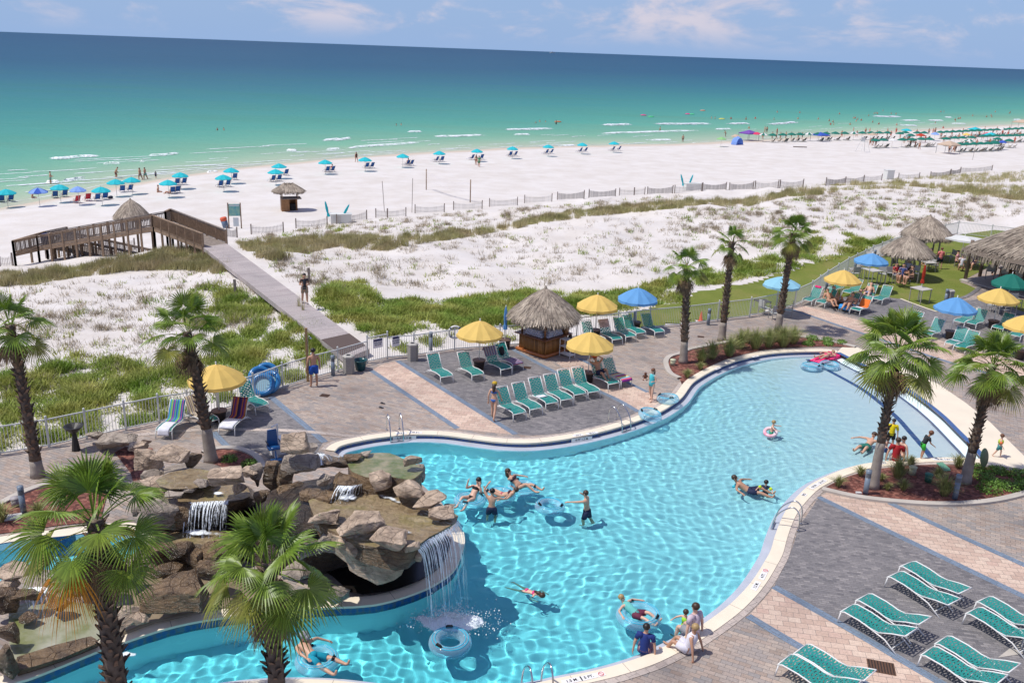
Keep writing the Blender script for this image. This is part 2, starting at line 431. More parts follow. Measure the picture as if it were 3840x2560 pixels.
# sea: rows following the shoreline, attribute = distance offshore
ns = len(SHORE); base_line = smooth_line(SHORE, 8); nb_ = len(base_line)
gen_n = Vector((-.69, .72, 0)).normalized()
offs = [-14, -8, -4, -2, 0, 2, 4, 7, 11, 16, 22, 30, 40, 52, 66, 82, 100, 125, 160, 200, 260, 340, 450, 600, 800, 1100, 1600, 2500, 4500, 9000, 20000, 45000]
SV = []; AT = []
gen_t = Vector((.72, .69, 0)).normalized()
ext_l = [base_line[0] - gen_t*k for k in (40000, 15000, 5000, 1500, 500, 150)]
ext_r = [base_line[-1] + gen_t*k for k in (150, 500, 1500, 5000, 15000, 40000)]
bl = ext_l + base_line + ext_r
for o_ in offs:
 for p in bl:
  q = p + gen_n*o_
  SV.append((q.x, q.y, SEA)); AT.append(float(o_))
nb2 = len(bl)
ii = (np.arange(len(offs)-1)[:, None]*nb2+np.arange(nb2-1)[None]).ravel()
sf = np.stack([ii, ii+1, ii+1+nb2, ii+nb2], -1)
m, nt, b = newmat('sea water'); N = nt.nodes; Lk = nt.links
at = N.new('ShaderNodeAttribute'); at.attribute_name = 'offshore'
geo = N.new('ShaderNodeNewGeometry')
mpn = N.new('ShaderNodeMapping'); mpn.inputs['Rotation'].default_value = (0, 0, R(-44)); mpn.inputs['Scale'].default_value = (.25, 1.0, 1); Lk.new(geo.outputs['Position'], mpn.inputs[0])
bn = N.new('ShaderNodeTexNoise'); bn.inputs['Scale'].default_value = .045; bn.inputs['Detail'].default_value = 7; bn.inputs['Roughness'].default_value = .6; Lk.new(mpn.outputs[0], bn.inputs[0])
jit = math_n(N, Lk, 'MULTIPLY', math_n(N, Lk, 'SUBTRACT', bn.outputs[0], .5), .55)
lg = math_n(N, Lk, 'LOGARITHM', math_n(N, Lk, 'MAXIMUM', math_n(N, Lk, 'ADD', at.outputs['Fac'], 6.0), 1.0), 10.0)
lgj = math_n(N, Lk, 'MULTIPLY', math_n(N, Lk, 'ADD', lg, jit), .25)
colr = ramp(N, Lk, lgj, [(.18, (.46, .48, .37)), (.29, (.32, .45, .32)), (.37, (.17, .39, .27)), (.46, (.075, .31, .245)), (.55, (.038, .215, .215)), (.63, (.022, .135, .19)), (.70, (.014, .09, .165)), (.9, (.010, .072, .15))])
colr = mixc(N, Lk, 1.0, colr, ramp(N, Lk, bn.outputs[0], [(.32, (.84, .87, .87)), (.5, (1, 1, 1)), (.66, (1.10, 1.08, 1.05))]), 'MULTIPLY')
N.remove(b); dfs = N.new('ShaderNodeBsdfDiffuse'); Lk.new(colr, dfs.inputs[0]); gls = N.new('ShaderNodeBsdfGlossy'); gls.inputs[1].default_value = .3; mxs = N.new('ShaderNodeMixShader'); fr = N.new('ShaderNodeFresnel'); fr.inputs[0].default_value = 1.33
Lk.new(math_n(N, Lk, 'MULTIPLY', math_n(N, Lk, 'MINIMUM', fr.outputs[0], .4), .40), mxs.inputs[0]); Lk.new(dfs.outputs[0], mxs.inputs[1]); Lk.new(gls.outputs[0], mxs.inputs[2]); Lk.new(mxs.outputs[0], N['Material Output'].inputs[0])
mp2 = N.new('ShaderNodeMapping'); mp2.inputs['Rotation'].default_value = (0, 0, R(-44)); mp2.inputs['Scale'].default_value = (.35, 1.0, 1); Lk.new(geo.outputs['Position'], mp2.inputs[0])
w1 = N.new('ShaderNodeTexNoise'); w1.inputs['Scale'].default_value = .28; w1.inputs['Detail'].default_value = 9; w1.inputs['Roughness'].default_value = .65; w1.inputs['Distortion'].default_value = .3; Lk.new(mp2.outputs[0], w1.inputs[0])
bp = N.new('ShaderNodeBump'); bp.inputs['Distance'].default_value = 1.3; bp.inputs['Strength'].default_value = .5; Lk.new(w1.outputs[0], bp.inputs['Height']); Lk.new(bp.outputs[0], dfs.inputs['Normal']); Lk.new(bp.outputs[0], gls.inputs['Normal']); Lk.new(bp.outputs[0], fr.inputs['Normal'])
sea = grid_mesh('sea', np.array(SV), sf, m, True)
atr = sea.data.attributes.new('offshore', 'FLOAT', 'POINT'); atr.data.foreach_set('value', AT)
tag(sea, kind='structure')
def foammat(name, dens, sc, col=(.85, .9, .93), stretch=(1, 1, 1)):
 m = bpy.data.materials.new(name); m.use_nodes = True; nt = m.node_tree; N = nt.nodes; Lk = nt.links; b = N['Principled BSDF']; b.inputs['Base Color'].default_value = rgba(col); b.inputs['Roughness'].default_value = .3
 t_ = N.new('ShaderNodeBsdfTransparent'); tc = N.new('ShaderNodeNewGeometry'); mp_ = N.new('ShaderNodeMapping'); mp_.inputs['Scale'].default_value = stretch; Lk.new(tc.outputs['Position'], mp_.inputs[0])
 n1 = N.new('ShaderNodeTexNoise'); n1.inputs['Scale'].default_value = sc; n1.inputs['Detail'].default_value = 8; n1.inputs['Roughness'].default_value = .7; Lk.new(mp_.outputs[0], n1.inputs[0])
 at = N.new('ShaderNodeAttribute'); at.attribute_name = 'thick'
 f = N.new('ShaderNodeMapRange'); f.interpolation_type = 'SMOOTHSTEP'; f.inputs[1].default_value = .75-dens; f.inputs[2].default_value = 1.05-dens
 Lk.new(math_n(N, Lk, 'ADD', n1.outputs[0], math_n(N, Lk, 'SUBTRACT', at.outputs['Fac'], .5)), f.inputs[0])
 ms = N.new('ShaderNodeMixShader'); Lk.new(f.outputs[0], ms.inputs[0]); Lk.new(t_.outputs[0], ms.inputs[1]); Lk.new(b.outputs[0], ms.inputs[2]); Lk.new(ms.outputs[0], N['Material Output'].inputs[0]); return m
FOAMM = foammat('breaking wave foam', .30, .5)
# foam of breaking waves
FM = mat('sea foam', (.86, .9, .88), .8, var=.15, scale=.8)
foam = [(T0, [(320, 362), (430, 362), (560, 350), (715, 344)], 9), (T0, [(1005, 343), (1120, 340), (1252, 324)], 5), (T0, [(2215, 238), (2352, 226)], 6), (T0, [(2240, 302), (2352, 296)], 5), (T0, [(1970, 306), (2050, 308)], 4), (T0, [(700, 405), (770, 398), (840, 400)], 4), (T0, [(420, 520), (520, 508), (605, 496)], 4), (T0, [(960, 386), (1000, 386)], 3), (T0, [(1420, 460), (1510, 455)], 4), (T0, [(310, 528), (420, 524)], 3),
 (T1, [(450, 178), (560, 176)], 6), (T1, [(-60, 240), (75, 218)], 6), (T1, [(0, 296), (180, 278), (400, 264), (570, 246)], 6), (T1, [(610, 210), (800, 208), (1018, 198)], 7), (T1, [(1105, 162), (1280, 160), (1485, 154)], 8), (T1, [(1180, 198), (1310, 196)], 4), (T1, [(1785, 128), (1900, 128), (2003, 122)], 10), (T1, [(2122, 122), (2352, 122), (2575, 120)], 10), (T1, [(1740, 190), (1950, 184), (2200, 176), (2530, 166)], 4), (T1, [(1480, 278), (1620, 270)], 4), (T1, [(2120, 236), (2290, 234)], 3),
 (T2, [(300, 122), (460, 118)], 8), (T2, [(575, 126), (690, 118), (798, 106)], 7), (T2, [(1295, 66), (1400, 72), (1495, 70)], 8), (T2, [(1505, 98), (1630, 98)], 6), (T2, [(1680, 98), (1795, 98)], 5), (T2, [(1805, 76), (1855, 78)], 6), (T2, [(1480, 130), (1625, 136)], 6), (T2, [(215, 160), (345, 158)], 4), (T2, [(2280, 94), (2330, 92)], 4), (T2, [(1840, 120), (1960, 122)], 3)]
fb = MB(); fr = random.Random(3); FT = []
fl_ = [(f, pts, th, 3) for f, pts, th in foam]
for _ in range(95):
 q = base_line[fr.randrange(20, nb_-15)]; of_ = fr.choice((2.5, 6, 11, 19, 24))+fr.uniform(-1.5, 1.5); l_ = fr.uniform(3, 13); fl_.append((None, [q+gen_n*of_+gen_t*l_*s+gen_n*fr.uniform(-.4, .4) for s in (-.5, 0, .5)], fr.uniform(.5, 1.1), 1))
for f, pts, th, nk_ in fl_:
 if f is None: ln = smooth_line(pts, 10); wid = th
 else: ln = smooth_line([G(f(*p), SEA) for p in pts], 14); cen = G(f(*pts[0]), SEA); wid = (G((f(*pts[0])[0], f(*pts[0])[1]-th*K), SEA)-cen).length*.5
 n = len(ln)
 up = offset_line(ln, 1.0)
 for k in range(nk_):
  V = []; ph = fr.random()*9
  for i, p in enumerate(ln):
   d_ = (up[i]-p); t = i/(n-1); e = min(1, 5*t, 5*(1-t))
   nz = mnoise.noise(Vector((i*.55+ph, k*3.3, 0)))
   nz2 = mnoise.noise(Vector((i*.9+ph, k*3.3, 7)))
   w0 = wid*e*(.22+.5*max(0, nz+.25)); o0 = (k-1)*wid*.35+wid*.35*nz2
   V.append(p+d_*(o0-w0)+Vector((0, 0, .03))); V.append(p+d_*o0+Vector((0, 0, .12+.3*e*(k == 1)))); V.append(p+d_*(o0+w0)+Vector((0, 0, .03))); FT += [.25+nz2*.3, .85*min(1, e+.3)+nz*.25, .25+nz*.3]
  F = []
  for i in range(n-1):
   for j in (0, 1): F.append((3*i+j, 3*i+3+j, 3*i+4+j, 3*i+1+j))
  fb.add(V, F)
wf = fb.build('wave_foam', FOAMM, smooth=True); at_ = wf.data.attributes.new('thick', 'FLOAT', 'POINT'); at_.data.foreach_set('value', FT); tag(wf, 'white foam of small waves breaking in lines off the beach', 'foam', kind='stuff')
# swash line along the beach
sl = smooth_line(SHORE, 10); V = []; F = []
for i, p in enumerate(sl):
 o1 = .5*mnoise.noise(Vector((i*.25, 0, 0)))+.8; w0 = max(.02, .22+.5*mnoise.noise(Vector((i*.6, 5, 0))))
 V.append(p+gen_n*o1+Vector((0, 0, .02))); V.append(p+gen_n*(o1+w0)+Vector((0, 0, .02)))
F = [(2*i, 2*i+2, 2*i+3, 2*i+1) for i in range(len(sl)-1)]
tag(mesh_obj('swash_foam', V, F, FM), 'thin line of foam where the sea washes onto the sand', 'foam', kind='stuff')
# paving materials
bd = G(M1(1210, 1075)) - G(M1(385, 575)); BAND_A = math.atan2(bd.y, bd.x)
def paver(name, cols, bw, bh, ang, mortar=(.22, .20, .19), var=.5, off=.5):
 m, nt, b = newmat(name); N = nt.nodes; Lk = nt.links
 geo = N.new('ShaderNodeNewGeometry'); mpn = N.new('ShaderNodeMapping'); mpn.inputs['Rotation'].default_value = (0, 0, -ang)
 Lk.new(geo.outputs['Position'], mpn.inputs[0])
 br = N.new('ShaderNodeTexBrick'); br.offset = off; br.inputs['Scale'].default_value = 1; br.inputs['Brick Width'].default_value = bw; br.inputs['Row Height'].default_value = bh
 br.inputs['Mortar Size'].default_value = .004; br.inputs['Mortar Smooth'].default_value = .2
 br.inputs['Color1'].default_value = (0, 0, 0, 1); br.inputs['Color2'].default_value = (1, 1, 1, 1); br.inputs['Mortar'].default_value = (.5, .5, .5, 1); br.inputs['Bias'].default_value = 0
 Lk.new(mpn.outputs[0], br.inputs['Vector'])
 n = len(cols); rc = ramp(N, Lk, br.outputs['Color'], [(i/(n-1)*.9+.05, c) for i, c in enumerate(cols)])
 nz = N.new('ShaderNodeTexNoise'); nz.inputs['Scale'].default_value = .38; nz.inputs['Detail'].default_value = 5; Lk.new(geo.outputs['Position'], nz.inputs[0])
 vf = ramp(N, Lk, nz.outputs[0], [(.28, (.68, .67, .68)), (.42, (.94, .94, .94)), (.7, (1.16, 1.14, 1.12))])
 c = mixc(N, Lk, 1.0, rc, vf, 'MULTIPLY')
 n3 = N.new('ShaderNodeTexNoise'); n3.inputs['Scale'].default_value = 14; n3.inputs['Detail'].default_value = 4; Lk.new(geo.outputs['Position'], n3.inputs[0])
 c = mixc(N, Lk, 1.0, c, ramp(N, Lk, n3.outputs[0], [(.3, (.86, .86, .86)), (.7, (1.1, 1.1, 1.1))]), 'MULTIPLY')
 c = mixc(N, Lk, br.outputs['Fac'], c, mortar)
 Lk.new(c, b.inputs['Base Color']); b.inputs['Roughness'].default_value = .8; b.inputs['Specular IOR Level'].default_value = .3
 bp = N.new('ShaderNodeBump'); bp.inputs['Distance'].default_value = .01; bp.invert = True; Lk.new(br.outputs['Fac'], bp.inputs['Height']); Lk.new(bp.outputs[0], b.inputs['Normal'])
 return m
P_BROWN = paver('brown pavers', [(.33, .26, .215), (.41, .325, .27), (.33, .29, .265), (.45, .365, .30), (.29, .265, .25)], .30, .15, BAND_A+.5)
P_GRAY = paver('gray herringbone pavers', [(.155, .148, .155), (.24, .225, .225), (.19, .18, .185), (.285, .265, .26)], .20, .10, BAND_A+PI/4)
P_TAN = paver('tan pavers', [(.50, .36, .285), (.58, .43, .34), (.63, .49, .39), (.54, .385, .31)], .34, .24, BAND_A+PI/4)
P_BLUE = paver('blue band pavers', [(.16, .215, .29), (.20, .255, .33)], .30, .12, BAND_A)
P_EDGE = paver('pale border pavers', [(.46, .39, .345), (.53, .455, .40)], .30, .30, BAND_A)
COPE = mat('cream coping stone', (.84, .735, .575), .75, var=.10, scale=1.2, bump=.003, bscale=30)
CONC = mat('pale concrete', (.52, .47, .41), .85, var=.15, scale=1.5, bump=.004, bscale=30)
CREAMC = mat('cream concrete', (.80, .70, .55), .8, var=.10, scale=.8)
# pool outline
POOL_PX = L(M0, [(2300, 1200)]) + L(M1, [(0, 1160), (150, 1124), (300, 1101), (500, 1084), (700, 1088), (900, 1113), (1100, 1137), (1300, 1142), (1500, 1122), (1700, 1085), (1900, 1035), (2080, 975), (2200, 925), (2300, 862), (2352, 818)]) + L(M2, [(60, 735), (120, 690), (200, 645), (300, 600), (400, 567), (550, 533), (700, 517), (850, 512), (1000, 512), (1060, 520)])
ENTRY_PX = L(M2, [(1060, 520), (1200, 590), (1350, 665), (1480, 735), (1590, 810), (1690, 885), (1780, 960), (1860, 1040), (1930, 1110), (2000, 1180), (2060, 1255)])
NEAR_PX = L(M2, [(2060, 1255), (1950, 1250), (1800, 1245), (1650, 1248), (1500, 1262), (1350, 1277), (1250, 1290), (1150, 1315), (1050, 1350), (950, 1395), (870, 1442)]) + L(B2, [(790, 268), (720, 355), (675, 445), (640, 540), (610, 640), (560, 730), (500, 825), (430, 912), (330, 1010), (220, 1095), (110, 1170), (0, 1240)]) + L(B1, [(2250, 1292), (2100, 1362), (1900, 1428), (1700, 1478), (1500, 1518), (1330, 1555)]) + [(1830, 2588), (1600, 2596), (1400, 2572), (1250, 2556), (1100, 2551), (960, 2556), (820, 2572), (600, 2615), (300, 2700), (0, 2810), (-250, 2930)]
ISL_PX = [(-520, 2860), (-330, 2690), (-120, 2620)] + L(B0, [(100, 1544), (220, 1508), (430, 1425), (690, 1320), (850, 1265), (1100, 1182), (1300, 1132), (1500, 1098), (1800, 1060), (2100, 1036), (2352, 1020)]) + L(B1, [(100, 1016), (250, 1000), (400, 962), (560, 905), (650, 860), (740, 800), (790, 740), (822, 660), (845, 580), (838, 510)])
HID_PX = L(B1, [(780, 420), (690, 300), (560, 180), (380, 130), (150, 60)]) + L(M1, [(60, 1270)])
w = lambda pts, z=0: [G(p, z) for p in pts]
far_c = smooth_line(w(POOL_PX), 5); ent_c = smooth_line(w(ENTRY_PX), 5); near_c = smooth_line(w(NEAR_PX), 5); isl_c = smooth_line(w(ISL_PX), 5); hid_c = w(HID_PX)
POOL = far_c[:-1] + ent_c[:-1] + near_c + isl_c + hid_c
CHAN_PX = L(B0, [(-300, 640), (0, 588), (200, 558), (450, 535), (700, 500), (900, 500), (1000, 590), (985, 745), (800, 800), (300, 760), (100, 760), (0, 840), (-300, 900)])
CHAN = w(CHAN_PX)
ccw = lambda P: sum(P[i][0]*P[(i+1) % len(P)][1]-P[(i+1) % len(P)][0]*P[i][1] for i in range(len(P))) > 0
DO = DECK_OUT if ccw(DECK_OUT) else DECK_OUT[::-1]
PH = POOL if not ccw(POOL) else POOL[::-1]; CH = CHAN if not ccw(CHAN) else CHAN[::-1]
deck = flat_obj('pool_deck', DO, 0.0, P_BROWN, holes=[PH, CH]); tag(deck, kind='structure')
mb = MB()
for i in range(len(DO)):
 a, b = DO[i], DO[(i+1) % len(DO)]
 mb.add([(a.x, a.y, -.8), (b.x, b.y, -.8), (b.x, b.y, 0), (a.x, a.y, 0)], [(0, 1, 2, 3)])
tag(mb.build('deck_edge', CONC), kind='structure')
def zone(name, pts, m, z=.004):
 o = flat_obj(name, [G(p) for p in pts], z, m); tag(o, kind='structure'); return o
def band(name, pts, wd, m, z=.008):
 ln = smooth_line([G(p) for p in pts], 6) if len(pts) > 2 else [G(p) for p in pts]
 o = strip_obj(name, offset_line(ln, wd/2), offset_line(ln, -wd/2), m, z); tag(o, kind='structure'); return o
# mid deck
zone('gray_paving', L(M1, [(385, 575), (560, 548), (780, 515), (1090, 492), (1175, 490), (1450, 640), (1860, 822), (2045, 925), (1900, 990), (1700, 1040), (1500, 1075), (1320, 1088), (1190, 1082)]), P_GRAY)
zone('tan_paving', L(M1, [(205, 640), (280, 600), (385, 578), (1195, 1080), (1100, 1075), (950, 1060), (800, 1045)]), P_TAN)
zone('tan_paving', L(M1, [(1480, 590), (1640, 560), (2110, 790), (2240, 850), (2160, 900), (2045, 922), (1860, 820)]), P_TAN)
band('blue_paver_band', L(M1, [(205, 640), (800, 1040)]), .26, P_BLUE); band('blue_paver_band', L(M1, [(385, 574), (1200, 1080)]), .26, P_BLUE)
band('blue_paver_band', L(M1, [(1172, 490), (1450, 640), (1860, 822), (2048, 925)]), .26, P_BLUE); band('blue_paver_band', L(M1, [(1640, 560), (2110, 790)]), .22, P_BLUE)
# left deck
zone('gray_paving', L(M0, [(1465, 1068), (1480, 960), (1700, 850), (1865, 822), (2230, 1130), (2180, 1210), (1900, 1290), (1790, 1200), (1585, 1180)]), P_GRAY)
band('blue_paver_band', L(M0, [(1865, 822), (2240, 1135)]), .28, P_BLUE); band('blue_paver_band', L(M0, [(1468, 1066), (1585, 1185)]), .28, P_BLUE)
band('border_pavers', L(M0, [(890, 1090), (1100, 1072), (1350, 1052), (1600, 1048), (1900, 1052), (2150, 1066), (2352, 1086)]) + L(M1, [(120, 1098)]), .26, P_EDGE, .012)
# right lower deck
zone('gray_paving', L(B2, [(940, 262), (1500, 535), (2352, 945), (2900, 1215), (2900, 1800), (2300, 1800), (1790, 1544), (1210, 1205), (628, 880), (700, 740), (760, 600), (800, 470)]), P_GRAY)
zone('tan_paving', L(B2, [(1000, 228), (1430, 303), (1800, 478), (2352, 728), (2800, 930), (2900, 1210), (2352, 940), (1500, 532), (945, 262)]), P_TAN)
zone('tan_paving', L(B2, [(625, 885), (1205, 1207), (1785, 1546), (2290, 1800), (1700, 1800), (820, 1300), (450, 1082), (530, 1000)]), P_TAN)
for pts in ([(935, 262), (1500, 537), (2352, 948), (2900, 1212)], [(630, 880), (1205, 1205), (1785, 1545), (2300, 1810)], [(1425, 303), (1800, 480), (2352, 730), (2800, 930)], [(450, 1080), (820, 1300), (1700, 1800)]):
 band('blue_paver_band', L(B2, pts), .27, P_BLUE)
zone('concrete_pad', L(B2, [(2352, 1240), (2260, 1300), (2170, 1370), (2352, 1340)]), CONC, .012)
# upper right deck
zone('tan_paving', L(M2, [(755, 215), (830, 195), (1200, 290), (1500, 360), (1800, 440), (2352, 600), (2600, 680), (2600, 800), (2352, 725), (2000, 628), (1760, 558), (1310, 408)]), P_TAN)
band('blue_paver_band', L(M2, [(740, 218), (1310, 410), (1760, 560), (2000, 630), (2352, 730), (2600, 800)]), .26, P_BLUE)
zone('gray_paving', L(M2, [(960, 215), (1000, 150), (1240, 120), (1500, 150), (1750, 240), (1900, 160), (2060, 150), (2352, 240), (2700, 340), (2700, 620), (2352, 560), (1800, 420), (1400, 320)]), P_GRAY, .006)
# cream concrete apron of the sloping pool entry
AP = L(M2, [(1190, 478), (1400, 560), (1560, 640), (1760, 735), (1950, 865), (2120, 1000), (2250, 1130), (2352, 1230), (2500, 1390), (2352, 1325), (2150, 1297), (1900, 1278), (2060, 1262)] + [(2060, 1255), (2000, 1180), (1930, 1110), (1860, 1040), (1780, 960), (1690, 885), (1590, 810), (1480, 735), (1350, 665), (1200, 590), (1060, 518), (1100, 480)])
zone('concrete_apron', AP, CREAMC, .016)
# coping, border, tiles, ledge
BT = paver('blue waterline tiles', [(.01, .035, .12), (.015, .06, .20), (.02, .09, .26)], .15, .15, 0, mortar=(.05, .09, .16))
TILE = newmat('waterline tile'); m, nt, b = TILE; N = nt.nodes; Lk = nt.links
tcn = N.new('ShaderNodeNewGeometry'); vz = N.new('ShaderNodeTexVoronoi'); vz.inputs['Scale'].default_value = 6; vz.inputs['Randomness'].default_value = .2; Lk.new(tcn.outputs['Position'], vz.inputs[0])
Lk.new(ramp(N, Lk, vz.outputs['Distance'], [(.0, (.012, .06, .22)), (.45, (.02, .085, .26)), (.6, (.06, .10, .16))]), b.inputs['Base Color']); b.inputs['Roughness'].default_value = .15
TILE = m
LEDGE = mat('wet pool ledge', (.52, .55, .62), .25, var=.12, scale=2)
PLAST = mat('pool plaster', (.78, .93, .96), .7, var=.03, scale=.6)
WZ = -.21
def outward(ln, d, out=True):
 a = offset_line(ln, .2); c = sum((p for p in POOL), Vector())/len(POOL)
 mid = len(ln)//2
 ins = bool(inpoly_np(np.array([a[mid].x]), np.array([a[mid].y]), POOL)[0])
 s = -1 if ins else 1
 return offset_line(ln, d*s if out else -d*s)
def coping(ln, wd=.36, border=.2, ledge=.34, wall=True):
 o = outward(ln, wd); i = outward(ln, .03, False)
 mb = MB(); n = len(ln)
 for q, z in ((i, .03), (o, .03)): pass
 V = [v.copy() for v in i]+[v.copy() for v in o];
 for v in V: v.z = .035
 V2 = [Vector((p.x, p.y, -.03)) for p in i]; V3 = [Vector((p.x, p.y, 0.0)) for p in o]
 F = []
 for k in range(n-1):
  f = (k, k+1, n+k+1, n+k)
  F.append(f); F.append((2*n+k, 2*n+k+1, k+1, k)); F.append((n+k, n+k+1, 3*n+k+1, 3*n+k));
 ob = mesh_obj('pool_coping', V+V2+V3, F, COPE); tag(ob, kind='structure')
 mb = MB(); acc = 0
 for k in range(1, n-1):
  acc += (ln[k]-ln[k-1]).length
  if acc > 1.4: acc = 0; mb.bar(Vector((i[k].x, i[k].y, .034)), Vector((o[k].x, o[k].y, .034)), .014, .006)
 tag(mb.build('coping_joints', mat('grey joint', (.34, .29, .24), .9)), kind='structure')
 if border:
  o2 = outward(ln, wd+border); bo = strip_obj('border_pavers', o, o2, P_EDGE, .014); tag(bo, kind='structure')
 # tile face
 V = [Vector((p.x, p.y, z)) for z in (.02, WZ+.05 if ledge else WZ-.12) for p in ln]
 tag(mesh_obj('waterline_tiles', V, [(k, k+1, n+k+1, n+k) for k in range(n-1)], TILE), kind='structure')
 wl = ln
 if ledge:
  wl = outward(ln, ledge, False)
  lg_ = strip_obj('pool_ledge', ln, wl, LEDGE, WZ+.045); tag(lg_, kind='structure')
 V = [Vector((p.x, p.y, z)) for z in (WZ+.045 if ledge else WZ-.1, -1.75) for p in wl]
 ww = mesh_obj('pool_wall', V, [(k, k+1, n+k+1, n+k) for k in range(n-1)], PLAST, smooth=True); tag(ww, kind='structure'); ww.cycles.is_caustics_receiver = True
coping(far_c); coping(near_c); coping(isl_c, .42, 0, 0)
V = [Vector((p.x, p.y, z)) for z in (0.0, -1.75) for p in hid_c]
ww = mesh_obj('pool_wall', V, [(k, k+1, len(hid_c)+k+1, len(hid_c)+k) for k in range(len(hid_c)-1)], PLAST); tag(ww, kind='structure')
ETILE = mat('blue entry tiles', (.05, .13, .34), .3, var=.3, scale=8)
tag(strip_obj('blue_entry_tiles', ent_c, outward(ent_c, .24), ETILE, .02), kind='structure')
tl_ = outward(ent_c, 1.7, False); tl2 = outward(ent_c, 1.95, False); o = strip_obj('entry_line', tl_, tl2, ETILE, -.262); tag(o, kind='structure'); o.cycles.is_caustics_receiver = True
chan_n = smooth_line(w(CHAN_PX[:7]), 5)
def coping2(ln, sgn):
 o = offset_line(ln, .45*sgn); ob = strip_obj('pool_coping', ln, o, COPE, .03); tag(ob, kind='structure')
 n = len(ln); V = [Vector((p.x, p.y, z)) for z in (.03, -1.2) for p in ln]
 tag(mesh_obj('waterline_tiles', V, [(k, k+1, n+k+1, n+k) for k in range(n-1)], TILE), kind='structure')
coping2(chan_n, 1)
V = [Vector((p.x, p.y, z)) for z in (0.0, -1.3) for p in CHAN]
nC = len(CHAN); tag(mesh_obj('channel_wall', V, [(k, (k+1) % nC, nC+(k+1) % nC, nC+k) for k in range(nC)], PLAST), kind='structure')
# pool floor
EP = np.array([[p.x, p.y] for p in w(ENTRY_PX)])
def dist_entry(X, Y):
 D = np.full(X.shape, 1e9)
 for i in range(len(EP)-1):
  a, b = EP[i], EP[i+1]; ab = b-a; t = np.clip(((X-a[0])*ab[0]+(Y-a[1])*ab[1])/(ab@ab), 0, 1)
  D = np.minimum(D, np.hypot(X-a[0]-ab[0]*t, Y-a[1]-ab[1]*t))
 return D
def floor_z(X, Y): return np.maximum(-.19-.05*dist_entry(X, Y), -1.45)
pp = np.array([[p.x, p.y] for p in POOL]); x0, y0 = pp.min(0); x1, y1 = pp.max(0)
x0 = max(x0, -24); y0 = max(y0, 12)
fx = np.arange(x0-.5, x1+.5, .5); fy = np.arange(y0-.5, y1+.5, .5); FX, FY = np.meshgrid(fx, fy); FZ = floor_z(FX, FY)
ii = (np.arange(len(fy)-1)[:, None]*len(fx)+np.arange(len(fx)-1)[None]).ravel()
cx, cy = (FX[:-1, :-1]+.25).ravel(), (FY[:-1, :-1]+.25).ravel()
keep = np.zeros(len(cx), bool)
for dx in (-.6, 0, .6):
 for dy in (-.6, 0, .6): keep |= inpoly_np(cx+dx, cy+dy, POOL)
ii = ii[keep]
pf = grid_mesh('pool_floor', np.stack([FX, FY, FZ], -1).reshape(-1, 3), np.stack([ii, ii+1, ii+1+len(fx), ii+len(fx)], -1), PLAST); tag(pf, kind='structure')
pf.cycles.is_caustics_receiver = True
# pool water
st = .048
def water_sheet(name, poly, z0, x0, x1, y0, y1, st, amp=1.0, depthf=None, seed=1, mname='pool water'):
 wx = np.arange(x0, x1+st, st); wy = np.arange(y0, y1+st, st); X, Y = np.meshgrid(wx, wy)
 Z = np.zeros_like(X); g = np.random.default_rng(seed)
 Xw = X+.25*np.sin(Y*.9)+.2*np.sin(Y*.37+1); Yw = Y+.25*np.sin(X*.8+2)+.2*np.sin(X*.41)
 for i in range(34):
  a = g.uniform(0, 2*PI); l = .24*(3.6**g.uniform(0, 1)); ph = g.uniform(0, 6.28)
  Z += .0031*l*np.sin((Xw*math.cos(a)+Yw*math.sin(a))*2*PI/l+ph)
 if amp != 1.0: Z *= amp
 if depthf: Z *= np.clip((z0-depthf(X, Y))/.35, 0.0, 1)
 # rings where the fall hits the pool
 for c, am, lam, dec in RIPPLES:
  r = np.hypot(X-c[0], Y-c[1]); Z += am*np.sin(r*2*PI/lam)*np.exp(-r/dec)*np.clip(r*2, 0, 1)
 nn = len(wx); ii = (np.arange(len(wy)-1)[:, None]*nn+np.arange(nn-1)[None]).ravel()
 cx, cy = (X[:-1, :-1]+st/2).ravel(), (Y[:-1, :-1]+st/2).ravel()
 ins = inpoly_np(cx, cy, poly); ii = ii[ins]
 q = np.stack([ii, ii+1, ii+1+nn, ii+nn], -1); used = np.unique(q); remap = np.full(X.size, -1); remap[used] = np.arange(len(used))
 V = np.stack([X, Y, Z+z0], -1).reshape(-1, 3)[used]
 m = MAT.get(mname)
 o = grid_mesh(name, V, remap[q], m)
 dp = (z0 - depthf(V[:, 0], V[:, 1])) if depthf else np.full(len(V), 1.0)
 at = o.data.attributes.new('depth', 'FLOAT', 'POINT'); at.data.foreach_set('value', np.clip(dp, 0, 5).astype(np.float32))
 return o
m = bpy.data.materials.new('pool water'); m.use_nodes = True; nt = m.node_tree; N = nt.nodes; Lk = nt.links; N.remove(N['Principled BSDF'])
gl = N.new('ShaderNodeBsdfGlass'); gl.inputs['Roughness'].default_value = 0; gl.inputs['IOR'].default_value = 1.33
at = N.new('ShaderNodeAttribute'); at.attribute_name = 'depth'
cmb = N.new('ShaderNodeCombineColor')
for i, kx in enumerate((.66, .055, .012)):
 Lk.new(math_n(N, Lk, 'EXPONENT', math_n(N, Lk, 'MULTIPLY', at.outputs['Fac'], -kx)), cmb.inputs[i])
Lk.new(cmb.outputs[0], gl.inputs['Color']); Lk.new(gl.outputs[0], N['Material Output'].inputs[0]); MAT['pool water'] = m
SPL = G(B1(750, 1135), WZ)
RIPPLES = [((SPL.x, SPL.y), .016, .55, 1.3), ((SPL.x-.8, SPL.y+.1), .012, .45, 1.2)]
pw = water_sheet('pool_water', POOL, WZ, x0-.2, x1+.2, y0-.2, y1+.2, st, depthf=floor_z)
tag(pw, kind='structure'); pw.cycles.is_caustics_caster = True
RIPPLES = []
c2 = np.array([[p.x, p.y] for p in CHAN])
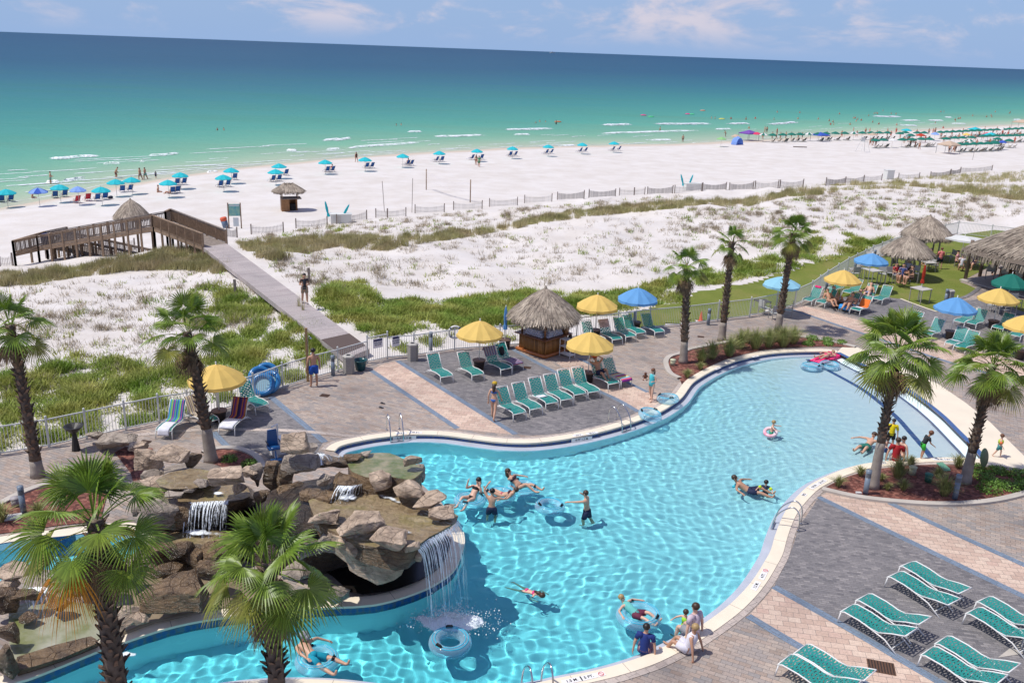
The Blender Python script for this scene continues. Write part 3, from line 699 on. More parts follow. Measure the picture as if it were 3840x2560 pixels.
cf_ = flat_obj('channel_floor', CHAN, -1.2, PLAST); tag(cf_, kind='structure'); cf_.cycles.is_caustics_receiver = True
cw = water_sheet('channel_water', CHAN, WZ, max(c2[:, 0].min(), -30), c2[:, 0].max()+.1, c2[:, 1].min(), c2[:, 1].max()+.1, .11, seed=4)
tag(cw, kind='structure'); cw.cycles.is_caustics_caster = True
# lawn
m, nt, b = newmat('mown lawn'); N = nt.nodes; Lk = nt.links
geo = N.new('ShaderNodeNewGeometry'); n1 = N.new('ShaderNodeTexNoise'); n1.inputs['Scale'].default_value = .5; n1.inputs['Detail'].default_value = 7; Lk.new(geo.outputs['Position'], n1.inputs[0])
n2 = N.new('ShaderNodeTexNoise'); n2.inputs['Scale'].default_value = 22; n2.inputs['Detail'].default_value = 5; Lk.new(geo.outputs['Position'], n2.inputs[0])
c = mixc(N, Lk, 1.0, ramp(N, Lk, n1.outputs[0], [(.3, (.16, .20, .035)), (.5, (.19, .225, .045)), (.75, (.26, .24, .075))]), ramp(N, Lk, n2.outputs[0], [(.25, (.55, .55, .55)), (.75, (1.25, 1.25, 1.25))]), 'MULTIPLY')
Lk.new(c, b.inputs['Base Color']); b.inputs['Roughness'].default_value = .9; b.inputs['Specular IOR Level'].default_value = .15
bp = N.new('ShaderNodeBump'); bp.inputs['Distance'].default_value = .04; Lk.new(n2.outputs[0], bp.inputs['Height']); Lk.new(bp.outputs[0], b.inputs['Normal']); LAWN = m
LAWN_POLY = L(M2, [(960, 140), (1010, 150), (1240, 118), (1500, 148), (1570, 175), (1750, 238), (1880, 152), (1960, 128), (2030, 82), (1960, 50), (1910, 33)]) + L(T2, [(2120, 1100), (2352, 1010), (2352, 870), (2150, 850), (1890, 883), (1700, 930), (1560, 965), (1420, 1015), (1300, 1068), (1130, 1156), (985, 1252)])
tag(flat_obj('lawn', [G(p) for p in LAWN_POLY], .012, LAWN), kind='structure')
tag(flat_obj('lawn', [G(p) for p in L(M2, [(2120, 130), (2352, 155), (2352, 240), (2250, 200)])], .012, LAWN), kind='structure')
band('lawn_edging', L(M2, [(1500, 148), (1570, 175), (1680, 215), (1750, 238)]), .15, COPE, .03)
band('lawn_edging', L(M2, [(1860, 160), (1960, 130), (2030, 85), (2045, 65)]), .3, P_GRAY, .03)
# outer lawn strip follows the terrain
strip_px = L(T2, [(-452, 1446), (40, 1345), (60, 1290), (300, 1240), (560, 1190), (800, 1120), (1000, 1060), (1120, 1010), (1250, 960), (1310, 1040), (1130, 1140), (985, 1235), (870, 1318), (765, 1375), (460, 1440), (240, 1475), (40, 1488), (-452, 1548)])
sp_w = [TG(p) for p in strip_px]; sa = np.array([[p.x, p.y] for p in sp_w])
lx = np.arange(sa[:, 0].min(), sa[:, 0].max()+.5, .5); ly = np.arange(sa[:, 1].min(), sa[:, 1].max()+.5, .5); LX, LY = np.meshgrid(lx, ly)
ii = (np.arange(len(ly)-1)[:, None]*len(lx)+np.arange(len(lx)-1)[None]).ravel()
ins = inpoly_np((LX[:-1, :-1]+.25).ravel(), (LY[:-1, :-1]+.25).ravel(), sp_w); ii = ii[ins]
o = grid_mesh('lawn', np.stack([LX, LY, terr_np(LX, LY)+.05], -1).reshape(-1, 3), np.stack([ii, ii+1, ii+1+len(lx), ii+len(lx)], -1), LAWN); tag(o, kind='structure')
# mulch beds
m, nt, b = newmat('red bark mulch'); N = nt.nodes; Lk = nt.links
geo = N.new('ShaderNodeNewGeometry'); vz = N.new('ShaderNodeTexVoronoi'); vz.inputs['Scale'].default_value = 9; Lk.new(geo.outputs['Position'], vz.inputs[0])
n1 = N.new('ShaderNodeTexNoise'); n1.inputs['Scale'].default_value = 1.5; n1.inputs['Detail'].default_value = 8; Lk.new(geo.outputs['Position'], n1.inputs[0])
sc = N.new('ShaderNodeSeparateColor'); Lk.new(vz.outputs['Color'], sc.inputs[0])
c = mixc(N, Lk, 1.0, ramp(N, Lk, sc.outputs[0], [(0, (.09, .03, .022)), (.5, (.19, .06, .042)), (1, (.33, .14, .10))]), ramp(N, Lk, n1.outputs[0], [(.3, (.6, .6, .6)), (.7, (1.2, 1.2, 1.2))]), 'MULTIPLY')
Lk.new(c, b.inputs['Base Color']); b.inputs['Roughness'].default_value = .9
bp = N.new('ShaderNodeBump'); bp.inputs['Distance'].default_value = .06; Lk.new(sc.outputs[1], bp.inputs['Height']); Lk.new(bp.outputs[0], b.inputs['Normal']); MULCH = m
def bed(pts, curb=None):
 P = [G(p) for p in pts]; o = flat_obj('mulch_bed', P, .03, MULCH); tag(o, kind='structure')
 if curb:
  ln = smooth_line([G(p) for p in curb], 5)
  a = offset_line(ln, .13); b_ = offset_line(ln, -.13); n = len(ln)
  V = [Vector((p.x, p.y, z)) for p, z in [(p, 0) for p in a]+[(p, .09) for p in a]+[(p, .09) for p in b_]+[(p, 0) for p in b_]]
  F = []
  for k in range(n-1):
   for r_ in range(3): F.append((r_*n+k, r_*n+k+1, (r_+1)*n+k+1, (r_+1)*n+k))
  tag(mesh_obj('bed_kerb', V, F, CONC), kind='structure')
b1o = L(M1, [(2330, 700), (2262, 660), (2235, 590), (2262, 550), (2330, 530)]) + L(M2, [(50, 500), (200, 470), (500, 420), (780, 412), (1000, 440), (1190, 484)])
b1i = L(M2, [(1190, 486), (1000, 478), (850, 480), (700, 486), (560, 500), (420, 532), (300, 566), (190, 612), (100, 665), (30, 715)]) + L(M1, [(2345, 740)])
bed(b1o+b1i, b1o)
b2o = L(B2, [(1010, 185), (960, 215), (1200, 268), (1500, 303), (1800, 318), (2100, 300), (2352, 245), (2600, 150)])
b2i = L(M2, [(2600, 1420), (2352, 1350), (2150, 1312), (1900, 1295), (1650, 1295), (1500, 1302), (1350, 1322), (1250, 1342), (1150, 1370), (1080, 1400)])
bed(b2o+b2i, b2o[1:])
bed(L(M0, [(1440, 1290), (1400, 1230), (1500, 1190), (1640, 1192), (1740, 1230), (1790, 1300), (1760, 1330), (1600, 1330)]), L(M0, [(1400, 1215), (1500, 1184), (1640, 1186), (1760, 1235), (1820, 1320)]))
bed(L(B0, [(-200, 420), (0, 330), (130, 260), (260, 208), (430, 170), (760, 160), (700, 400), (620, 440), (400, 462), (200, 492), (-200, 545)]), L(B0, [(-200, 400), (0, 316), (130, 250), (260, 200), (430, 160)]))
bed(L(M0, [(790, 1210), (860, 1170), (1050, 1180), (1080, 1300), (1040, 1420), (930, 1450), (900, 1350)]))
# palms
LEAF = mat('palm leaf green', (.13, .235, .024), .42, var=.35, scale=1.2, island=.38, col2=(.24, .31, .045), trans=.28, spec=.5)
LEAFF = mat('palm leaf yellow green', (.19, .24, .035), .45, island=.35, col2=(.32, .29, .06), scale=1.2, trans=.25)
DEAD = mat('dead palm leaf', (.31, .20, .11), .85, island=.45, col2=(.13, .09, .055), scale=2)
ORANGE = mat('orange dying palm leaf', (.62, .26, .02), .7, island=.3, trans=.2)
TRUNKM = mat('palm trunk', (.17, .125, .09), .9, col2=(.09, .065, .045), scale=6, bump=.02, bscale=18)
TRUNKG = mat('smooth grey palm trunk', (.36, .31, .26), .9, col2=(.25, .21, .175), scale=4, bump=.01, bscale=25)
BOOT = mat('palm leaf boots', (.15, .085, .05), .9, island=.5, col2=(.30, .21, .15), scale=5)
def fan_leaf(base, az, el, lp, Lr, g, ns=34, droop=.55, spread=R(112), nt_=5):
 """list of quads (4,3) for one costapalmate leaf"""
 out = []
 d = np.array([math.cos(az)*math.cos(el), math.sin(az)*math.cos(el), math.sin(el)])
 # petiole, arching down
 P = []; p = np.array(base, float); dd = d.copy(); st = lp/4
 for i in range(5):
  P.append(p.copy()); p = p + dd*st; dd = dd + np.array([0, 0, -.05-.06*max(0, math.cos(el))]); dd /= np.linalg.norm(dd)
 side = np.cross(dd, [0, 0, 1.0])
 if np.linalg.norm(side) < .05: side = np.array([math.sin(az), -math.cos(az), 0])
 side /= np.linalg.norm(side); tw = g.uniform(-.5, .5); nrm = np.cross(side, dd)
 side = side*math.cos(tw)+nrm*math.sin(tw); nrm = np.cross(side, dd)
 for i in range(4):
  for s_ in (side*.018, nrm*.014):
   out.append([P[i]-s_, P[i]+s_, P[i+1]+s_*.9, P[i+1]-s_*.9])
 c = P[4]; ths = np.linspace(-spread, spread, ns); dth = 2*spread/(ns-1)
 ts = np.array([0.04, .3, .55, .75, .9, 1.0][:nt_+1] if nt_ == 5 else np.linspace(.04, 1, nt_+1))
 curl = g.uniform(.05, .3)
 for th in ths:
  Ls = Lr*(.80+.2*math.cos(th*.8))*g.uniform(.90, 1.06)
  u = dd*math.cos(th)+side*math.sin(th); v = -dd*math.sin(th)+side*math.cos(th)
  dr = droop*g.uniform(.6, 1.4)
  cen = []; hw = []
  for t in ts:
   q = c + u*Ls*t + nrm*(curl*Ls*t*(1-t)*abs(math.sin(th))) + dd*(.10*(1-t))
   q = q + np.array([0, 0, -1.0])*(dr*Ls*max(0, t-.35)**2*1.1 + .10*Ls*t*t)
   q = q + v*0.0
   w_ = Ls*min(t, .52)*math.tan(dth/2)*1.02
   if t > .52: w_ *= max(0.0, (1-t)/.48)**.8
   cen.append(q); hw.append(w_)
  fold = .5
  for i in range(len(ts)-1):
   a, b = cen[i], cen[i+1]; wa, wb = hw[i], hw[i+1]
   da, db = nrm*wa*fold, nrm*wb*fold
   out.append([a-v*wa-da, a+da, b+db, b-v*wb-db]); out.append([a+da, a+v*wa-da, b+v*wb-db, b+db])
 return out
def palm(bpx, cpx, label, seed, Lr=.85, lp=.75, nleaf=26, r0=.2, r1=.13, smooth_frac=.3, ns=30, skirt=14, bz=0.0, dy=0.0, bend=.3, leafmat=None, orange=0, crown_pt=None, up=1.0):
 g = np.random.default_rng(seed); b = G(bpx, bz) if not isinstance(bpx, Vector) else bpx
 c = crown_pt or at_depth(cpx, b.y+dy)
 t = empty('palm_tree', b, 0, label, 'palm tree', 'palm trees round the pool')
 c = c - b; n = 26; ax = []
 for i in range(n+1):
  f = i/n; p = c*f; p = p + Vector((c.x, c.y, 0))*(f**(1+bend)-f)*1.0; ax.append(p)
 H = c.z
 mb = MB(); rs = []
 for i in range(n+1):
  f = i/n; r = r1+(r0-r1)*(1-f)**1.2 + .06*math.exp(-f*16)
  if f < smooth_frac: r *= 1.0
  rs.append(r*(1+.03*math.sin(i*2.4)))
 k = int(n*smooth_frac)
 if k > 0: mb.mi = 1; mb.tube(ax[:k+1], rs[:k+1], 14)
 mb.mi = 0; mb.tube(ax[k:], rs[k:], 12)
 tr = mb.build('trunk', [TRUNKM, TRUNKG], t, True)
 # boots in a spiral
 Q = []; nb = int((1-smooth_frac)*H*34); up_ = np.array([0, 0, 1.0])
 for i in range(nb):
  f = smooth_frac+(1-smooth_frac)*(i+.5)/nb; j = min(n-1, int(f*n)); fr = f*n-j
  p = np.array(ax[j].lerp(ax[j+1], fr)); r = rs[j]; a = i*2.399+g.uniform(-.25, .25)
  o = np.array([math.cos(a), math.sin(a), 0]); s_ = np.array([-math.sin(a), math.cos(a), 0])
  w_ = g.uniform(.05, .085); l = g.uniform(.10, .2); out = g.uniform(.06, .15)
  p0 = p+o*(r-.02); tip = p+o*(r+out)+up_*l*g.uniform(.5, 1)
  Q.append([p0-s_*w_, p0+s_*w_, tip+s_*w_*.5, tip-s_*w_*.5])
  Q.append([p0-s_*w_-up_*.05, tip-s_*w_*.5, tip+s_*w_*.5, p0+s_*w_-up_*.05])
 if Q: np_obj('leaf_boots', np.array(Q), 4, BOOT, t)
 top = np.array(ax[-1]); Q = []; QY = []; QD = []
 for i in range(nleaf):
  f = i/(nleaf-1); el = R(86)-f*R(108)+g.uniform(-.12, .12); az = i*2.399+g.uniform(-.3, .3)
  tgt = QY if (f > .80 and i % 2) else Q
  tgt += fan_leaf(top+np.array([math.cos(az)*.07, math.sin(az)*.07, .12-.35*f]), az, el, lp*g.uniform(.8, 1.15)*(.75+.35*f), Lr*g.uniform(.85, 1.1), g, ns=ns, droop=.14+.42*f)
 np_obj('crown', np.array(Q), 4, leafmat or LEAF, t)
 if QY: np_obj('old_leaves', np.array(QY), 4, LEAFF, t)
 for i in range(skirt):
  az = i*2.399+g.uniform(-.3, .3); el = -R(g.uniform(50, 88))
  QD += fan_leaf(top+np.array([math.cos(az)*.1, math.sin(az)*.1, -.3-.3*g.random()]), az, el, lp*g.uniform(.3, .55), Lr*g.uniform(.6, .95), g, ns=max(12, ns//2), droop=.6, spread=R(60), nt_=3)
 if QD: np_obj('dead_leaves', np.array(QD), 4, DEAD, t)
 if orange:
  q = fan_leaf(top+np.array([.0, -.15, -.2]), -1.65, R(-12), lp*1.0, Lr*1.05, g, ns=36, droop=1.3, spread=R(65))
  np_obj('orange_leaf', np.array(q), 4, ORANGE, t)
 return t
# thatch
THATCH = mat('dry palm thatch', (.44, .37, .29), .95, island=.42, col2=(.26, .21, .165), scale=1.5)
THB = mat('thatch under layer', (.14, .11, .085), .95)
def thatch_roof(parent, rad, z0, z1, n, seed, name='thatch_roof', sq=0.0, fr=.38, wd=.035, ln=.55, ridge=0.0, aspect=1.0, c=(0, 0), concave=.0):
 g = np.random.default_rng(seed)
 def pt(a, s):
  r = rad*s; k = 1+sq*(math.cos(4*a)*-.5+.5)
  x = r*k*math.cos(a)*aspect; y = r*k*math.sin(a)
  x += ridge*math.copysign(1, math.cos(a))*min(1, abs(math.cos(a))*3)
  return np.array([c[0]+x, c[1]+y, z1+(z0-z1)*(s-concave*math.sin(PI*s))])
 mb = MB(); m_ = 24; rings = [0.02, .35, .7, 1.0]
 V = [tuple(pt(2*PI*k/m_, s)) for s in rings for k in range(m_)]
 F = [(i*m_+k, (i+1)*m_+k, (i+1)*m_+(k+1) % m_, i*m_+(k+1) % m_) for i in range(3) for k in range(m_)] + [tuple(range(m_))]
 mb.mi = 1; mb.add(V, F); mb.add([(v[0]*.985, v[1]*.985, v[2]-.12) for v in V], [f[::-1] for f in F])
 Q = []
 for i in range(n):
  a = g.uniform(0, 2*PI); s = math.sqrt(g.random()); s = .03+.97*s
  a1 = pt(a, s); a0 = pt(a, max(0.0, s-.12)); d = a1-a0; d /= np.linalg.norm(d)+1e-9
  l = ln*g.uniform(.6, 1.2); t = np.array([-math.sin(a), math.cos(a), 0])
  nn = np.cross(t, d); nn = nn if nn[2] > 0 else -nn
  j = t*g.uniform(-.12, .12); p0 = a0+nn*g.uniform(.02, .06); p1 = p0+(d+j)*l+nn*g.uniform(0, .05)+np.array([0, 0, -.06*g.random()])
  w_ = t*wd*g.uniform(.5, 1.2); Q.append([p0-w_, p0+w_, p1+w_*.5, p1-w_*.5])
 for i in range(int(n*.32)):
  a = g.uniform(0, 2*PI); p0 = pt(a, g.uniform(.90, 1.0)); t = np.array([-math.sin(a), math.cos(a), 0]); o = np.array([math.cos(a), math.sin(a), 0])
  p1 = p0+o*g.uniform(-.02, .1)+t*g.uniform(-.06, .06)+np.array([0, 0, -fr*g.uniform(.5, 1.1)])
  w_ = t*wd*g.uniform(.5, 1.1); Q.append([p0-w_, p0+w_, p1+w_*.4, p1-w_*.4])
 if ridge == 0:
  for i in range(26):
   a = g.uniform(0, 2*PI); o = np.array([math.cos(a), math.sin(a), 0]); t = np.array([-math.sin(a), math.cos(a), 0])
   p0 = np.array([c[0], c[1], z1+.16])+o*.03; p1 = p0+o*.12+np.array([0, 0, -.24]); Q.append([p0-t*.02, p0+t*.02, p1+t*.03, p1-t*.03])
 Q = np.array(Q); k0 = len(mb.V)
 mb.mi = 0
 V = Q.reshape(-1, 3); mb.add([tuple(v) for v in V], [(4*i, 4*i+1, 4*i+2, 4*i+3) for i in range(len(Q))])
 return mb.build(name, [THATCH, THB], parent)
# umbrellas
WHITEM = mat('white powder coated metal', (.78, .77, .74), .4)
STEEL = mat('stainless steel', (.55, .56, .58), .22, 1.0)
GREYM = mat('grey painted metal', (.20, .215, .235), .45)
DARK = mat('dark brown resin', (.045, .032, .028), .5)
WOODT = mat('round wooden table top', (.16, .085, .05), .5, var=.4, scale=10)
UMC = {'yellow': (.88, .61, .17), 'blue': (.15, .40, .75), 'cyan': (.33, .66, .82), 'aqua': (.02, .55, .62), 'green': (.008, .19, .14), 'white': (.82, .82, .80), 'red': (.55, .05, .02), 'royal': (.04, .12, .55), 'pink': (.8, .06, .16), 'purple': (.22, .09, .45), 'tan': (.62, .48, .36), 'lightblue': (.25, .42, .85), 'lime': (.3, .6, .25)}
def fabric(k):
 return mat(k+' umbrella fabric', UMC[k], .8, trans=.25, var=.08, scale=2)
def canopy(mb, r, zr, za, n=10, val=.12, dome=.18, sub=3, alt=None, sag=.04):
 """domed canopy of n panels with a hanging valance"""
 V = [(0, 0, za)]; rows = sub
 for i in range(1, rows+1):
  s = i/rows
  for k in range(2*n):
   a = PI*k/n; rr = r*s*(1 if k % 2 == 0 else math.cos(PI/n)*(1-sag*.4*s)); z = za+(zr-za)*(s**1.35)-(0 if k % 2 == 0 else sag*s)
   V.append((rr*math.cos(a), rr*math.sin(a), z))
 m = 2*n
 for k in range(m):
  a = PI*k/n; rr = r*(1 if k % 2 == 0 else math.cos(PI/n)); V.append((rr*math.cos(a)*1.0, rr*math.sin(a), zr-val*(1 if k % 2 == 0 else 1.15)-(0 if k % 2 == 0 else sag)))
 for k in range(m):
  mb0 = (k//2) % 2 if alt else 0
 F = []; M = []
 for k in range(m):
  c_ = ((k//2) % 2) if alt else 0
  F.append((0, 1+k, 1+(k+1) % m)); M.append(c_)
  for i in range(rows):
   a_ = 1+i*m; b_ = 1+(i+1)*m; F.append((a_+k, b_+k, b_+(k+1) % m, a_+(k+1) % m)); M.append(c_)
 n0 = len(mb.V); mb.V += V; mb.F += [tuple(i+n0 for i in f) for f in F]; mb.M += M
def umbrella(name, kind, label, loc, r=1.16, zr=1.85, za=2.5, n=10, stand=True, group=None, tilt=0, rz=0, ribs=True, stub=True):
 t = empty(name, loc, rz, label, 'umbrella', group)
 if tilt: t.rotation_euler = (tilt, 0, rz)
 mb = MB(); canopy(mb, r, zr, za, n); mb.build('canopy', fabric(kind), t)
 mb = MB(); mb.tube([(0, 0, 0), (0, 0, za+.06)], .022, 8); mb.ball((0, 0, za+.08), .035, 8, 5); mb.build('pole', WHITEM, t, True)
 if ribs:
  mb = MB()
  for k in range(n):
   a = 2*PI*k/n; e = Vector((r*.97*math.cos(a), r*.97*math.sin(a), zr-.02)); mb.bar((0, 0, za-.06), e*.55+Vector((0, 0, (zr*.45+za*.55-.05)-(zr-.02)*.55)), .014); mb.bar(e*.55+Vector((0, 0, (zr*.45+za*.55-.05)-(zr-.02)*.55)), e, .014)
   mb.bar((0, 0, zr-.15), e*.5+Vector((0, 0, (zr*.5+za*.5-.07)-(zr-.02)*.5)), .012)
  mb.build('ribs', WHITEM, t)
 if stand:
  mb = MB(); mb.lathe([(.20, 0), (.23, .04), (.27, .38), (.30, .42), (.30, .46)], 18); st = mb.build('stand', DARK, t, True)
  mb = MB(); mb.lathe([(.32, .46), (.33, .47), (.33, .49), (.32, .50)], 20); mb.build('table_top', WOODT, st)
 return t
def folded_umbrella(name, kind, label, loc, h=2.3, group=None, stand=True, tilt=(0, 0), l=1.25, w=.12):
 t = empty(name, loc, 0, label, 'umbrella', group); t.rotation_euler = (tilt[0], tilt[1], 0)
 mb = MB(); n = 16; V = []; prof = [(.02, h), (w*.55, h-.12*l), (w*.9, h-.45*l), (w*.75, h-.68*l), (w*.55, h-.74*l), (w*.95, h-.85*l), (w*1.1, h-l)]
 for r_, z in prof:
  for k in range(n): V.append((r_*(1 if k % 2 else .72)*math.cos(2*PI*k/n), r_*(1 if k % 2 else .72)*math.sin(2*PI*k/n), z))
 F = [(i*n+k, i*n+(k+1) % n, (i+1)*n+(k+1) % n, (i+1)*n+k) for i in range(len(prof)-1) for k in range(n)]
 mb.add(V, F); mb.build('canopy', fabric(kind), t)
 mb = MB(); mb.tube([(0, 0, 0), (0, 0, h+.06)], .022, 8); mb.build('pole', WHITEM, t)
 mb = MB(); mb.tube([(w*.62*math.cos(a*PI/6), w*.62*math.sin(a*PI/6), h-.72*l) for a in range(12)], .012, 5, closed=True); mb.build('strap', fabric(kind), t)
 if stand:
  mb = MB(); mb.lathe([(.22, 0), (.25, .04), (.30, .42), (.32, .46)], 18); st = mb.build('stand', DARK, t, True)
  mb = MB(); mb.lathe([(.34, .46), (.34, .50)], 20); mb.build('table_top', WOODT, st)
 return t
# sun loungers
TEAL = mat('teal sling straps', (.018, .27, .235), .55, var=.12, scale=6)
def sling(mb, pts, w, gap=.028, band=.052, seed=0):
 """wavy cross bands following a side profile pts (y,z)"""
 P = [Vector((0, y, z)) for y, z in pts]; cum = [0]
 for i in range(len(P)-1): cum.append(cum[-1]+(P[i+1]-P[i]).length)
 def at(s):
  s = max(0, min(cum[-1], s))
  for i in range(len(P)-1):
   if s <= cum[i+1]+1e-9:
    f = (s-cum[i])/max(1e-9, cum[i+1]-cum[i]); return P[i].lerp(P[i+1], f), (P[i+1]-P[i]).normalized()
  return P[-1], (P[-1]-P[-2]).normalized()
 s = .02; j = 0; nx_ = 10
 while s+band < cum[-1]:
  V = []
  for k in range(nx_+1):
   x = -w/2+w*k/nx_; wv = .017*math.sin(k/nx_*2*PI*2+(j % 2)*0)
   for e in (0, band):
    ss = s+e+wv; p, t = at(ss); V.append((x, p.y, p.z-.02*math.cos(x/w*PI)))
  mb.add(V, [(2*k, 2*k+2, 2*k+3, 2*k+1) for k in range(nx_)])
  # small ties between bands, staggered
  for x in ([-.24, -.08, .08, .24] if j % 2 else [-.16, 0, .16]):
   if s+band+gap > cum[-1]: break
   p, t = at(s+band-.01); q, t = at(s+band+gap+.012); h_ = -.02*math.cos(x/w*PI)
   mb.add([(x-.035, p.y, p.z+h_), (x+.035, p.y, p.z+h_), (x+.035, q.y, q.z+h_), (x-.035, q.y, q.z+h_)], [(0, 1, 2, 3)])
  s += band+gap; j += 1
def make_lounger(back, label=None, colr=None):
 """origin under the hinge; foot towards -Y, head towards +Y; back angle in degrees"""
 t = empty('sun_lounger', (0, 0, 0), 0, label, 'sun lounger'); w = .64; h = .40
 seat = [(-1.18, h-.05), (-1.05, h+.02), (-.6, h+.015), (-.25, h-.04), (0, h-.03)]
 a = R(back); bl = .78
 bk = [(0, h-.03), (bl*.5*math.cos(a), h-.03+bl*.5*math.sin(a)+.02), (bl*math.cos(a)-.02*math.sin(a)*0, h-.03+bl*math.sin(a))]
 mb = MB(); sling(mb, seat, w); mb.build('seat', colr or TEAL, t)
 mb = MB(); sling(mb, bk, w); mb.build('backrest', colr or TEAL, t)
 mb = MB()
 for s in (-1, 1):
  mb.tube([(s*w/2, y, z) for y, z in seat], .019, 6)
 mb.tube([(-w/2, -1.18, h-.05), (w/2, -1.18, h-.05)], .018, 6); mb.tube([(-w/2, -.02, h-.07), (w/2, -.02, h-.07)], .014, 6)
 mb.tube([(-w/2, -.6, h-.02), (w/2, -.6, h-.02)], .012, 6)
 mb.build('frame', WHITEM, t, True)
 mb = MB()
 for s in (-1, 1): mb.tube([(s*w/2, y, z) for y, z in bk], .018, 6)
 mb.tube([(-w/2, bk[-1][0], bk[-1][1]), (w/2, bk[-1][0], bk[-1][1])], .018, 6)
 mb.tube([(-w*.35, .45*math.cos(a), h-.04+.45*math.sin(a)), (-w*.35, .42, h-.2)], .010, 5); mb.tube([(w*.35, .45*math.cos(a), h-.04+.45*math.sin(a)), (w*.35, .42, h-.2)], .010, 5)
 mb.build('back_frame', WHITEM, t, True)
 for s in (-1, 1):
  mb = MB(); mb.tube([(s*w/2, -1.15, h-.04), (s*(w/2+.01), -1.2, 0)], .021, 6); mb.build('leg', WHITEM, t, True)
  mb = MB(); mb.tube([(s*w/2, -.45, h-.0), (s*w/2, .2, h-.13), (s*(w/2), .62, 0)], .020, 6); mb.build('leg', WHITEM, t, True)
 mb = MB(); mb.tube([(-w/2, .42, .11), (w/2, .42, .11)], .014, 6); mb.build('stretcher', WHITEM, t, True)
 return t
LOUNGE = {}
def lounger(loc, rz, label, back=58, group=None, colr=None):
 key = (back, colr.name if colr else '')
 if key not in LOUNGE:
  t = make_lounger(back, label, colr); LOUNGE[key] = t; t.location = loc; t.rotation_euler = (0, 0, rz)
  tag(t, label, None, group); return t
 return dup(LOUNGE[key], loc, rz, label, group)
def lounger_px(foot, head, label, back=58, group=None, colr=None, z=0.0):
 """foot: pixel of the middle between the foot legs on the ground; head: pixel on the ground under the head end"""
 a = G(foot, z); b = G(head, z); d = (b-a).normalized(); loc = a+d*1.2
 return lounger(loc, math.atan2(-d.x, d.y), label, back, group, colr)
# low beach chair
def make_beachchair(colr, name='beach_chair', frame=None):
 t = empty(name, (0, 0, 0), 0, None, 'beach chair'); fr_ = frame or mat('weathered chair frame', (.42, .36, .30), .6)
 mb = MB()
 V = [(-.3, -.45, .34), (.3, -.45, .34), (.3, 0, .25), (-.3, 0, .25)]
 mb.add(V, [(0, 1, 2, 3)]); mb.build('seat', colr, t)
 mb = MB(); mb.add([(-.3, 0, .25), (.3, 0, .25), (.3, .22, .62), (.3, .42, .98), (-.3, .42, .98), (-.3, .22, .62)], [(0, 1, 2, 5), (5, 2, 3, 4)]); mb.build('backrest', colr, t)
 mb = MB()
 for s in (-.31, .31):
  mb.bar((s, -.5, .35), (s, .05, .24), .03); mb.bar((s, 0, .24), (s, .45, 1.0), .03); mb.bar((s, -.42, 0), (s, .18, .5), .03); mb.bar((s, .35, 0), (s, -.2, .52), .03); mb.bar((s, -.35, .52), (s, .24, .54), .05)
 mb.bar((-.31, .44, .99), (.31, .44, .99), .03)
 mb.build('frame', fr_, t)
 mb = MB(); mb.bar((-.29, -.46, .33), (.29, -.46, .33), .03); mb.add([(-.27, -.5, .33), (.27, -.5, .33), (.27, -1.05, .2), (-.27, -1.05, .2)], [(0, 1, 2, 3)]); mb.bar((-.27, -1.0, 0), (-.27, -1.05, .2), .025); mb.bar((.27, -1.0, 0), (.27, -1.05, .2), .025)
 mb.build('footrest', colr, t)
 return t
# inner tube
m = bpy.data.materials.new('clear inflatable vinyl'); m.use_nodes = True; nt = m.node_tree; N = nt.nodes; Lk = nt.links; b = N['Principled BSDF']
b.inputs['Base Color'].default_value = (.55, .80, .92, 1); b.inputs['Roughness'].default_value = .06; b.inputs['Coat Weight'].default_value = 1
tr_ = N.new('ShaderNodeBsdfTransparent'); tr_.inputs[0].default_value = (.80, .93, .98, 1); lw = N.new('ShaderNodeLayerWeight'); lw.inputs[0].default_value = .35
mxs = N.new('ShaderNodeMixShader'); fm = N.new('ShaderNodeMapRange'); fm.inputs[3].default_value = .16; fm.inputs[4].default_value = .75; Lk.new(lw.outputs[1], fm.inputs[0])
Lk.new(fm.outputs[0], mxs.inputs[0]); Lk.new(tr_.outputs[0], mxs.inputs[1]); Lk.new(b.outputs[0], mxs.inputs[2]); Lk.new(mxs.outputs[0], N['Material Output'].inputs[0]); VINYL = m
VBLUE = mat('blue vinyl stripe', (.03, .50, .68), .2); BLACKP = mat('black plastic handle', (.012, .012, .014), .4)
def swim_tube(loc, label, R_=.46, r_=.17, rz=0, tilt=(0, 0), handles=True, group='clear inner tubes'):
 t = empty('inner_tube', loc, rz, label, 'inner tube', group); t.rotation_euler = (tilt[0], tilt[1], rz)
 V = []; F = []; n, k_ = 36, 14
 for i in range(n):
  for j in range(k_):
   a = 2*PI*i/n; b_ = 2*PI*j/k_; V.append(((R_+r_*math.cos(b_))*math.cos(a), (R_+r_*math.cos(b_))*math.sin(a), r_*math.sin(b_)))
   F.append((i*k_+j, ((i+1) % n)*k_+j, ((i+1) % n)*k_+(j+1) % k_, i*k_+(j+1) % k_))
 mesh_obj('ring', V, F, VINYL, t, True)
 for rr, ang in ((.55, 1.15), (-.25, 1.62)):
  mb = MB(); mb.tube([((R_+(r_+.003)*math.cos(ang))*math.cos(a*2*PI/40), (R_+(r_+.003)*math.cos(ang))*math.sin(a*2*PI/40), (r_+.003)*math.sin(ang)) for a in range(40)], .011, 5, closed=True); mb.build('stripe', VBLUE, t, True)
 if handles:
  for a in (.6, .6+PI*.75):
   mb = MB(); c_ = Vector(((R_+.02)*math.cos(a), (R_+.02)*math.sin(a), r_)); d_ = Vector((-math.sin(a), math.cos(a), 0))
   mb.box(c_, (.09, .2, .02), rz=a); mb.tube([c_-d_*.09, c_-d_*.07+Vector((0, 0, .055)), c_+d_*.07+Vector((0, 0, .055)), c_+d_*.09], .018, 6); mb.build('handle', BLACKP, t)
 return t
